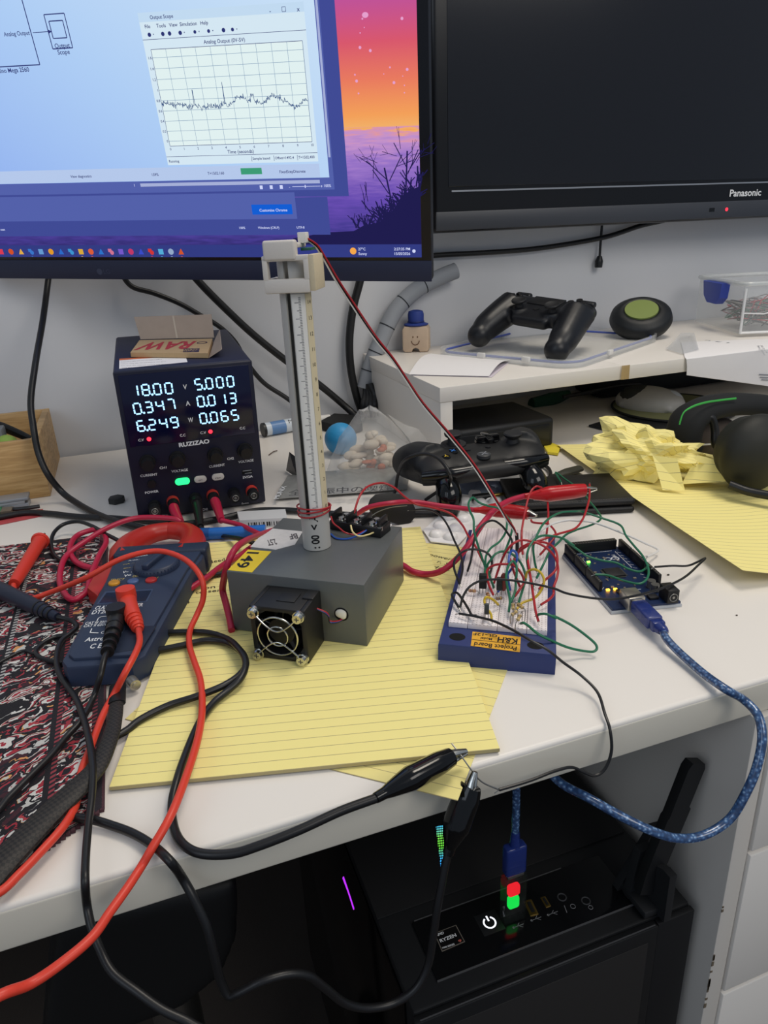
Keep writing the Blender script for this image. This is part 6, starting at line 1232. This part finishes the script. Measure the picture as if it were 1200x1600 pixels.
# braided sleeve
sl_ = path((184, 1072, 7), (182, 1100, 8), (177, 1135, 9), (166, 1168, 10), (150, 1200, 10), (125, 1227, 10), (88, 1262, 9), (50, 1300, 9), (5, 1348, 9), (-40, 1400, 8))
bs = Thing('braided_sleeve', 'flat black braided cable sleeve running off the lower left of the desk', 'cable sleeve', sl_[4])
m, nt, b, N, L = nodes('braid')
tc = N('ShaderNodeTexCoord'); wv1 = N('ShaderNodeTexChecker'); mp = N('ShaderNodeMapping'); mp.inputs['Scale'].default_value = (1, 1, 1); mp.inputs['Rotation'].default_value = (0, 0, .2); L(tc.outputs['Object'], mp.inputs[0]); L(mp.outputs[0], wv1.inputs[0]); wv1.inputs['Scale'].default_value = 620; wv1.inputs[1].default_value = lin('2b2622'); wv1.inputs[2].default_value = lin('0f0e0e'); L(wv1.outputs[0], b.inputs['Base Color']); b.inputs['Roughness'].default_value = .6
bs.addw('braid', MB().tube(sl_, [4.0, 4.5, 5.6, 7.2, 8.0, 8.2], 14, 8, flat=.5, up=(0, 0, 1)), m); bs.addw('end_collar', MB().tube([sl_[0], sl_[0]*.5+sl_[1]*.5, sl_[1]], [5.2, 5.4, 5.5], 14, 3, flat=.5, up=(0, 0, 1)), BLACKP)
# ------------------------------------------------------------------ black alligator leads
g1 = Thing('black_clip_lead', 'thick black lead looping on the pad to the alligator clip lying on the desk edge', 'test lead', at(330, 1330, 4))
g1.addw('cable', MB().tube(path((178, 1153, 5), (200, 1140, 5), (217, 1126, 6), (262, 1103, 7), (308, 1088, 8), (350, 1071, 9), (374, 1055, 9), (384, 1040, 9), (380, 1022, 9), (365, 1010, 8), (347, 1003, 7), (320, 1001, 7), (287, 1008, 7), (258, 1014, 7), (236, 1018, 7)), 2.3, 10, 6)
        .tube(path((236, 990, 7), (262, 988.5, 7), (290, 987.5, 7), (320, 988, 7), (347, 995, 7), (370, 1010, 12.5), (384, 1036, 13.5), (376, 1060, 11), (355, 1080, 8), (336, 1096, 7), (317, 1120, 7), (304, 1145, 7), (288, 1185, 8), (278, 1215, 8), (269, 1253, 5), (270, 1285, 4), (280, 1312, 4), (300, 1329, 4), (325, 1335, 4), (367, 1333, 4), (400, 1323, 5), (467, 1297, 7), (533, 1267, 9), (588, 1247, 10)), 2.3, 10, 6), BLACKW)
boot(g1, at(587, 1247, 10), at(640, 1217, 11), at(704, 1183, 11), at(729, 1174, 11), BLACKG, (3.4, 8.0, 6.2), 3.2)
g2 = Thing('black_clip_lead', 'thick black lead hanging below the desk to the alligator clip dangling at the edge', 'test lead', aty(690, 1400, -22))
g2.addw('cable', MB().tube(path((117, 1277, 5), (145, 1281, 5), (175, 1290, 4), (207, 1302, 4), (240, 1322, 5), (266, 1346, 7), ('y', 285, 1372, -5), ('y', 302, 1402, -10), ('y', 322, 1445, -16), ('y', 336, 1498, -20), ('y', 346, 1536, -22), ('y', 358, 1556, -24), ('y', 372, 1552, -26), ('y', 410, 1533, -28), ('y', 450, 1522, -28), ('y', 480, 1524, -28), ('y', 507, 1543, -28), ('y', 540, 1568, -28), ('y', 573, 1575, -28), ('y', 613, 1568, -28), ('y', 647, 1547, -28), ('y', 667, 1513, -26), ('y', 677, 1463, -24), ('y', 683, 1420, -22), ('y', 690, 1383, -20), ('y', 696, 1350, -18), ('y', 701, 1332, -17)), 2.2, 10, 6), BLACKW)
boot(g2, aty(700, 1334, -17), aty(713, 1290, -15), aty(736, 1228, -12), aty(742, 1206, -10), BLACKG, (3.0, 7.6, 5.6), 2.8)
# ------------------------------------------------------------------ usb cable
m, nt, b, N, L = nodes('blue_braid')
tc = N('ShaderNodeTexCoord'); nz = N('ShaderNodeTexVoronoi'); nz.inputs['Scale'].default_value = 420; L(tc.outputs['Object'], nz.inputs['Vector']); L(ramp(nt, nz.outputs['Distance'], [(.1, '86a4c4'), (.35, '3c5f8e'), (.7, '253d63')]), b.inputs['Base Color']); b.inputs['Roughness'].default_value = .25; b.inputs['Coat Weight'].default_value = .6
ub = Thing('usb_cable', 'translucent blue usb cable from the circuit board over the desk edge to the tower', 'cable', at(1110, 1058, 6))
UBM = film('blue_clear_plug', '22357c', .8, .2)
uo = AM @ Vector((usbx, -7, 9.6)); u2 = at(1026, 976, 9); ux_ = (u2-uo).normalized()
ub.addw('board_plug', MB().span((0, -5.8, -4.6), (25, 5.8, 4.6), 1.6, 3, frame(uo, ux_, n=(0, 0, 1))).span((25, -4.6, -3.8), (31, 4.6, 3.8), 1.2, 2, frame(uo, ux_, n=(0, 0, 1))), UBM); ub.addw('plug_shield', MB().span((-3, -4.2, -3.8), (12, 4.2, 3.8), .4, 2, frame(uo, ux_, n=(0, 0, 1))), STEEL)
ub.addw('strain_relief', MB().tube([uo+ux_*31, uo+ux_*36, at(1036, 990, 8)], [4.4, 3.6, 2.8], 12, 4), UBM)
pend = Vector((ux, uy, CZ+zt+30))
ub.addw('cable', MB().tube([uo+ux_*36]+path((1040, 996, 8), (1056, 1014, 6), (1080, 1036, 5), (1104, 1056, 5), (1134, 1077, 6), ('y', 1164, 1095, -8), ('y', 1184, 1117, -18), ('y', 1191, 1150, -26), ('y', 1182, 1200, -32), ('y', 1165, 1240, -34), ('y', 1140, 1280, -34), ('y', 1100, 1305, -34), ('y', 1060, 1310, -32), ('y', 1020, 1299, -28), ('y', 970, 1275, -18), ('y', 920, 1247, -4), ('y', 880, 1226, 12))+[aty(874, 1223, 14)+Vector((-5, 12, 4)), aty(874, 1223, 14)+Vector((-16, 26, 7)), Vector((ux+10, uy, -20)), Vector((ux, uy, -34)), Vector((ux, uy, -90)), pend], 2.7, 12, 6), m)
ub.addw('tower_plug', MB().span((-8, -4, CZ+zt+2.6), (8, 4, CZ+zt+28), 2, 3, tr(ux, uy, 0)).cyl((ux, uy, CZ+zt+27), (ux, uy, CZ+zt+40), 4, 2.8, 14), UBM)
# ------------------------------------------------------------------ sensor wires down to the breadboard
sA = hm @ Vector((hw-8, 2, HZ1+3)); sB = at(807, 850, 34); LA, LB = (sA-CAM_LOC).length, (sB-CAM_LOC).length
spx = [(471, 367), (494, 383), (507, 402), (526, 435), (555, 480), (588, 529), (614, 561), (637, 595), (660, 629), (700, 676), (740, 726), (772, 777), (783, 795), (793, 812), (803, 826), (807, 836)]
sw = Thing('sensor_wires', 'red, black and white sensor wires stretched from the printed bracket down to the breadboard', 'wires', sB)
for m_, off, lab_ in ((REDW, (1.2, -1.0, .6), 'red wire'), (BLACKW, (-.2, 1.0, 0), 'black wire'), (WHITEW, (-2.6, 1.6, 0), 'white wire')):
    pts = []
    for i, (x, y) in enumerate(spx):
        f = i/(len(spx)-1); tw_ = sin(f*17+off[0]*2)*.6; e = 1 if 0 < i < 15 else .3; inv = (1/LA)*(1-f)+(1/LB)*f; pts.append(atd(x+(off[0]+tw_)*e*(1-.6*f), y+(off[1])*e, 1/inv-off[2]))
    sw.addw('wire', MB().tube([sA]+pts, .62, 6, 5), m_, lab_)
sw.addw('heat_shrink', MB().tube([at(807, 833, 38), at(808, 848, 30), at(808, 863, 22)], 1.5, 8, 3), BLACKP)
# ------------------------------------------------------------------ breadboard parts and jumper wires
BT_ = 21.2
def jumper(m_, label, pts, r=.85, name='jumper_wire', ends=True):
    w_ = Thing(name, label, 'wire', pts[0], 'jumper wires on the breadboard')
    w_.addw('insulation', MB().tube(pts, r, 8, 6), m_)
    for i, j in ((0, 1), (-1, -2)):
        if ends and pts[i].z < 30: p = pts[i]; d_ = (p-pts[j]).normalized(); d_.z = min(d_.z, -.5); w_.addw('bare_end', MB().cyl(p, p+d_*3.0, .32, n=6), STEEL)
def Z(zm, *pts): return [at(*zm(x, y), h) for x, y, h in pts]
H0 = BT_+2.5
G = [
 (GREENW, 'green wire arching high from the left strips up to the lower red clip and back', Z(k5, (360, 790, H0), (290, 580, 40), (245, 420, 52), (240, 310, 58), (205, 230, 60), (195, 150, 60), (235, 105, 60), (290, 150, 58), (380, 185, 54), (470, 205, 50), (540, 270, 46), (590, 340, 42), (600, 400, 38), (580, 490, 32), (550, 570, 27), (520, 640, H0))),
 (GREENW, 'green wire in an S bend beside the high green arch', Z(k5, (545, 275, 44), (553, 350, 42), (540, 430, 38), (480, 520, 34), (400, 580, 32), (355, 660, 30), (350, 760, 26), (340, 835, H0))),
 (GREENW, 'green wire arching over the middle groove above the red disc component', Z(k5, (430, 950, H0), (385, 820, 30), (370, 740, 36), (400, 690, 40), (450, 630, 44), (530, 610, 44), (600, 635, 42), (670, 700, 38), (715, 790, 33), (728, 870, 29))+Z(k6, (735, 200, 26), (680, 375, H0))),
 (GREENW, 'green wire looping low around the blue wire in the centre', Z(k6, (600, 435, H0), (610, 330, 28), (585, 200, 34))+Z(k5, (545, 840, 38), (570, 740, 42), (610, 700, 44), (640, 740, 42), (640, 850, 36))+Z(k6, (660, 140, 32), (660, 230, 28), (620, 350, H0))),
 (GREENW, 'green wire sweeping from the board into the near side of the circuit board', Z(k5, (800, 940, H0), (765, 820, 34), (740, 690, 44), (750, 600, 50), (800, 510, 54), (870, 465, 54), (970, 465, 50), (1080, 490, 44), (1180, 555, 38))+Z(zD, (130, 30, 34), (230, 100, 28), (320, 160, 24), (440, 195, 22), (560, 215, 20), (660, 265, 18), (750, 290, 17), (810, 265, 16), (835, 235, 15))),
 (GREENW, 'long green wire arching over the circuit board and curling back across it', Z(k5, (832, 795, H0), (810, 690, 32), (800, 560, 42), (830, 470, 48), (880, 370, 52), (950, 300, 52), (1060, 245, 50), (1200, 235, 46))+Z(zoom(3.333, 840, 780), (230, 65, 42), (340, 100, 36), (430, 135, 30), (460, 190, 27), (500, 240, 25), (550, 300, 22), (578, 370, 18), (565, 420, 16), (530, 440, 15), (450, 425, 14), (360, 395, 14), (300, 392, 14))),
 (GREENW, 'green wire zigzagging up from the right strip onto the wallet', Z(k5, (830, 862, H0), (900, 720, 32), (960, 600, 36), (1040, 520, 38), (1110, 450, 38), (1200, 410, 36))+path((900, 828, 34), (927, 819, 32), (939, 810, 30), (933, 798, 28), (921, 783, 26), (909, 767, 24), (885, 750, 22), (868, 738, 21), (877, 754, 20))),
 (GREENW, 'green wire looping out over the desk from the near right of the board', Z(k6, (845, 470, H0), (880, 455, 28), (940, 455, 30), (1020, 490, 28))+Z(k3, (900, 890, 26), (1000, 940, 20), (1100, 1010, 13), (1165, 1070, 8), (1170, 1095, 6), (1150, 1112, 5), (1100, 1110, 5), (1000, 1090, 9), (900, 1050, 16), (800, 1000, 22), (740, 950, 25), (712, 933, 26), (695, 937, H0))),
 (REDW, 'red wire arching widest around the right side of the board', Z(k5, (430, 910, H0), (490, 730, 36), (540, 620, 46), (600, 545, 52), (680, 505, 54), (760, 510, 54), (860, 540, 52), (950, 600, 48), (1010, 680, 42), (1032, 770, 36), (1020, 860, 32), (990, 950, 28))+Z(k3, (900, 750, 25), (880, 780, H0+1), (820, 820, H0))),
 (REDW, 'red wire curving tightly inside the widest red arch', Z(k5, (610, 700, H0), (650, 630, 36), (740, 560, 44), (830, 525, 46), (920, 530, 44), (990, 570, 40), (1025, 660, 36), (1010, 780, 30), (900, 890, 26))+Z(k3, (840, 680, 25), (810, 722, H0))),
 (REDW, 'red wire kinking from the right strip up to the lower red clip jaw', Z(k5, (862, 642, H0), (950, 540, 30), (1010, 450, 34), (980, 390, 36), (930, 350, 36), (850, 345, 34), (790, 335, 32), (780, 315, 30))),
 (REDW, 'red wire standing straight up from the board to the upper red clip', Z(k5, (700, 640, H0), (690, 450, 36), (720, 250, 44), (750, 120, 50), (790, 30, 54), (830, 0, 56), (880, 12, 54))),
 (REDW, 'red wire dropping straight down from the belly of the upper red clip', Z(k5, (935, 150, 40), (940, 280, 36), (930, 400, 30), (920, 475, H0))),
 (REDW, 'red wire from the upper clip jaw curving back to the middle of the board', path((921, 757, 48), (921, 777, 46), (917, 794, 44), (910, 812, 42), (898, 826, 42), (870, 835, 44), (845, 844, 44), (815, 855, 38))+Z(k5, (650, 650, 28), (612, 735, H0))),
 (REDW, 'red wire running down the right strip to its near end', Z(k6, (865, 520, H0), (840, 430, 27), (820, 300, 32), (790, 100, 38))+Z(k5, (755, 740, 42), (742, 640, 46))),
 (REDW, 'red wire arching low over the two upright components', Z(k6, (462, 285, H0), (415, 170, 30), (410, 60, 36), (470, 18, 40), (560, 8, 42), (640, 18, 40), (710, 90, 34), (735, 160, 30), (700, 230, 27), (655, 295, H0))),
 (REDW, 'short red wire slanting right of the red disc component', Z(k6, (700, 212, H0), (650, 90, 32), (622, 0, 38), (612, -40, 40))),
 (REDW, 'thin red wire from the terminal block sweeping over the black flap to the board', [atp(*c4(655, 695), BTO+BT*12, BT)]+path((562, 775, 74), (577, 759, 76), (600, 755, 74), (616, 762, 70), (632, 776, 64), (648, 787, 60), (675, 793, 54), (705, 803, 46), (722, 820, 40), (732, 838, 36), (742, 852, 32), (750, 868, 28), (757, 882, H0))),
 (YELLOWW, 'yellow wire humping from the middle groove to the near end of the board', Z(k6, (505, 370, H0), (470, 335, 28), (430, 310, 31), (395, 305, 32), (382, 335, 30), (410, 410, 28), (440, 455, 26), (447, 500, H0))),
 (YELLOWW, 'yellow wire looping round to the right strip', Z(k6, (672, 408, H0), (720, 355, 26), (830, 310, 28), (890, 240, 32), (915, 150, 38), (880, 80, 42), (820, 55, 42), (765, 80, 38), (752, 130, 33))),
 (BLUEW, 'blue wire standing in a tall narrow loop at the centre', Z(k6, (612, 245, H0), (600, 180, 28), (585, 60, 36))+Z(k5, (568, 720, 42), (580, 630, 46), (605, 600, 48), (640, 625, 46), (645, 690, 42), (610, 755, 36), (565, 815, 31))+Z(k6, (520, 230, 26), (500, 258, H0))),
 (BLACKW, 'black wire bent like a tent at the near left of the board', Z(k6, (155, 398, H0), (120, 340, 25), (95, 275, 26), (130, 262, 27), (190, 330, 26), (240, 410, 25), (275, 465, 24), (312, 467, H0))),
 (BLACKW, 'long black wire arching across the board and over the circuit board to a sharp bend', Z(k6, (165, 392, H0), (195, 290, 30), (250, 210, 35), (340, 160, 38), (450, 145, 40), (600, 150, 40), (800, 180, 38), (1000, 225, 35))+path((885, 927, 30), (930, 935, 25), (960, 936, 23), (996, 930, 21), (1032, 920, 19), (1068, 903, 17), (1092, 882, 15), (1102, 872, 14), (1090, 878, 14), (1074, 884, 14), (1050, 884, 14), (1023, 886, 14.5))),
 (BLACKW, 'black wire arching at the back of the board beside the crimson lead', Z(k5, (182, 800, H0), (215, 690, 32), (240, 530, 42), (270, 430, 48), (340, 350, 52), (420, 320, 52), (500, 365, 46), (560, 440, 38), (600, 510, 32), (592, 590, 27), (575, 655, H0))),
 (BLACKW, 'black wire curling out over the left edge of the board', Z(k5, (112, 915, H0), (85, 850, 27), (58, 770, 32), (60, 700, 36), (100, 640, 39), (180, 595, 40), (250, 590, 40), (340, 610, 38), (400, 660, 34), (412, 740, 28), (392, 820, H0))),
 (BLACKW, 'black wire coming from behind the black flap to the left strip', path((640, 797, 20), (667, 796, 26), (687, 805, 32), (700, 822, 34), (710, 845, 32), (718, 862, 29), (723, 885, 26), (718, 912, H0))),
 (BLACKW, 'long black wire hanging from the board over the desk edge to the clips', Z(k3, (310, 875, H0), (400, 890, 25), (520, 920, 26), (640, 975, 26), (760, 1045, 25), (860, 1100, 22), (960, 1180, 16), (1070, 1260, 10), (1170, 1360, 6))+path((945, 1115, 4), ('y', 953, 1140, -3), ('y', 955, 1176, -8), ('y', 943, 1204, -10), ('y', 929, 1212, -10), ('y', 911, 1206, -8), ('y', 894, 1199, -7), ('y', 869, 1204, -8), ('y', 827, 1220, -10), ('y', 780, 1234, -10))),
 (WHITEW, 'white wire bowing from the board past the circuit board to a bare bent end', Z(k5, (722, 560, H0), (780, 500, 34), (850, 430, 42), (960, 360, 46), (1100, 320, 46), (1200, 320, 42))+path((930, 817, 34), (975, 834, 22), (1008, 849, 12), (1028, 859, 5), (1011, 870, 8))),
]
for m_, l_, p_ in G: jumper(m_, l_, p_, .9)
bw = MB().tube(path(('y', 780, 1234, -10), ('y', 752, 1221, -10), ('y', 737, 1204, -8), ('y', 722, 1183, -3), (706, 1162, 14)), .45, 6, 5); solo('bare_wire', bw, STEEL, 'bare bent wire end gripped between the two black alligator clips', 'wire')
solo('bare_wire', MB().tube(path((921, 776, 46), (922, 765, 47), (921.5, 754, 48)), .5, 6, 3), STEEL, 'short bare wire end gripped in the upper red clip', 'wire')
solo('bare_wire', MB().tube([atp(*c4(735, 720), BTO+BT*11, BT)]+path((580, 806, 62), (590, 800, 62), (610, 793, 58), (636, 790, 50)), .35, 5, 5), STEEL, 'thin bare wire springing from the terminal block across the black flap', 'wire')
def comp(name, mb, m_, label, cat='component', legs=()):
    c_ = Thing(name, label, cat, mb.v[0].copy()); c_.addw('body', mb, m_)
    for a, b_ in legs: c_.addw('leg', MB().cyl(a, b_, .35, n=6), STEEL)
def upright(px, py, w_, d_, h_, a=-.56): p = at(*k6(px, py), BT_); return p, p+Vector((0, 0, 4)), tr(p.x, p.y, p.z+4) @ rot(a)
p, t_, M_ = upright(368, 262, 9, 4.5, 16); comp('regulator_chip', MB().box((0, 0, 5.5), (5.4, 4.4, 11), .5, 2, M_), CHIPM if 'CHIPM' in globals() else BLACKM, 'tall black three-legged chip standing in the left strips', legs=[(p+Vector((dx, 0, 4)), p+Vector((dx, 0, -.5))) for dx in (-2.5, 0, 2.5)])
p, t_, M_ = upright(552, 278, 9, 4.5, 16); comp('disc_capacitor', MB().sph((0, 0, 6), (2.8, 1.8, 7.5), 18, 12, M_), mat('disc_brown', '6e2a24', .4), 'brown red disc component standing in the middle of the board', legs=[(p+Vector((dx, 0, 4)), p+Vector((dx, 0, -.5))) for dx in (-1.5, 1.5)])
p, t_, M_ = upright(515, 282, 9, 4.5, 16); comp('black_chip', MB().box((0, 0, 5), (4.2, 3.4, 10), .8, 2, M_), mat('chip_green_black', '1c2422', .5), 'dark upright chip left of the brown disc component', legs=[(p+Vector((dx, 0, 4)), p+Vector((dx, 0, -.5))) for dx in (-1.5, 1.5)])
p, t_, M_ = upright(402, 500, 9, 4.5, 16); comp('film_capacitor', MB().box((0, 0, 4), (3.2, 2.2, 8), .5, 2, M_), mat('film_grey', '3c4247', .45), 'small grey upright block near the front of the board', legs=[(p+Vector((dx, 0, 4)), p+Vector((dx, 0, -.5))) for dx in (-1.2, 1.2)])
for i, (x0, y0, x1, y1, h_, c, l_) in enumerate(((225, 243, 325, 250, 24, 'b98a6c', 'peach banded resistor beside the tall black chip'), (470, 320, 555, 308, 25, '8a7060', 'brown banded resistor in front of the brown disc component'), (637, 335, 640, 440, 28, 'c0a878', 'tan resistor standing upright left of its neighbours'), (615, 470, 680, 420, 27, 'c4ac7a', 'tan resistor lying slantwise in the small group'), (720, 430, 660, 545, 28, 'c8b07e', 'tan resistor leaning at the front of the small group'), (660, 350, 745, 415, 30, 'b89a68', 'tan resistor at the back right of the small group'), (405, 265, 425, 300, 27, 'b8805c', 'orange resistor beside the base of the yellow wire'))):
    a, b_ = at(*k6(x0, y0), h_), at(*k6(x1, y1), h_); ax = (b_-a).normalized(); mid = (a+b_)/2; hl = min(3.2, (b_-a).length*.33)
    rt = Thing('resistor', l_, 'resistor', mid-Vector((0, 0, 2)), 'resistors on the breadboard'); 
    rt.addw('body', MB().tube([mid-ax*hl, mid-ax*hl*.8, mid-ax*hl*.5, mid+ax*hl*.5, mid+ax*hl*.8, mid+ax*hl], [.9, 1.35, 1.1, 1.1, 1.35, .9], 12, 3), mat('resistor_'+c, c, .4))
    for k, bc_ in enumerate(('5a3420', '2a2a2a', 'a8842c')): p_ = mid+ax*hl*(-.5+.45*k); rt.addw('band', MB().cyl(p_-ax*.25, p_+ax*.25, 1.2, n=12, caps=False), mat('band_'+bc_, bc_, .5))
    for e, s_ in ((a, -1), (b_, 1)): rt.addw('leg', MB().tube([mid+ax*s_*hl, e, Vector((e.x, e.y, BT_-.3))], .32, 6, 3), STEEL)
solo('desk_crumb', MB().sph((0, 0, .6), (1.3, .9, .6), 8, 6), mat('crumb', '4a443c', .9), 'dark crumb on the desk right of the circuit board', 'debris', 'crumbs on the desk', M=tr(at(1044, 899, 0)))
solo('desk_crumb', MB().sph((0, 0, .4), (.9, .6, .4), 8, 6), mat('crumb', '4a443c'), 'tiny dark crumb on the bare desk right of the blue usb plug', 'debris', 'crumbs on the desk', M=tr(at(1151, 962, 0)))
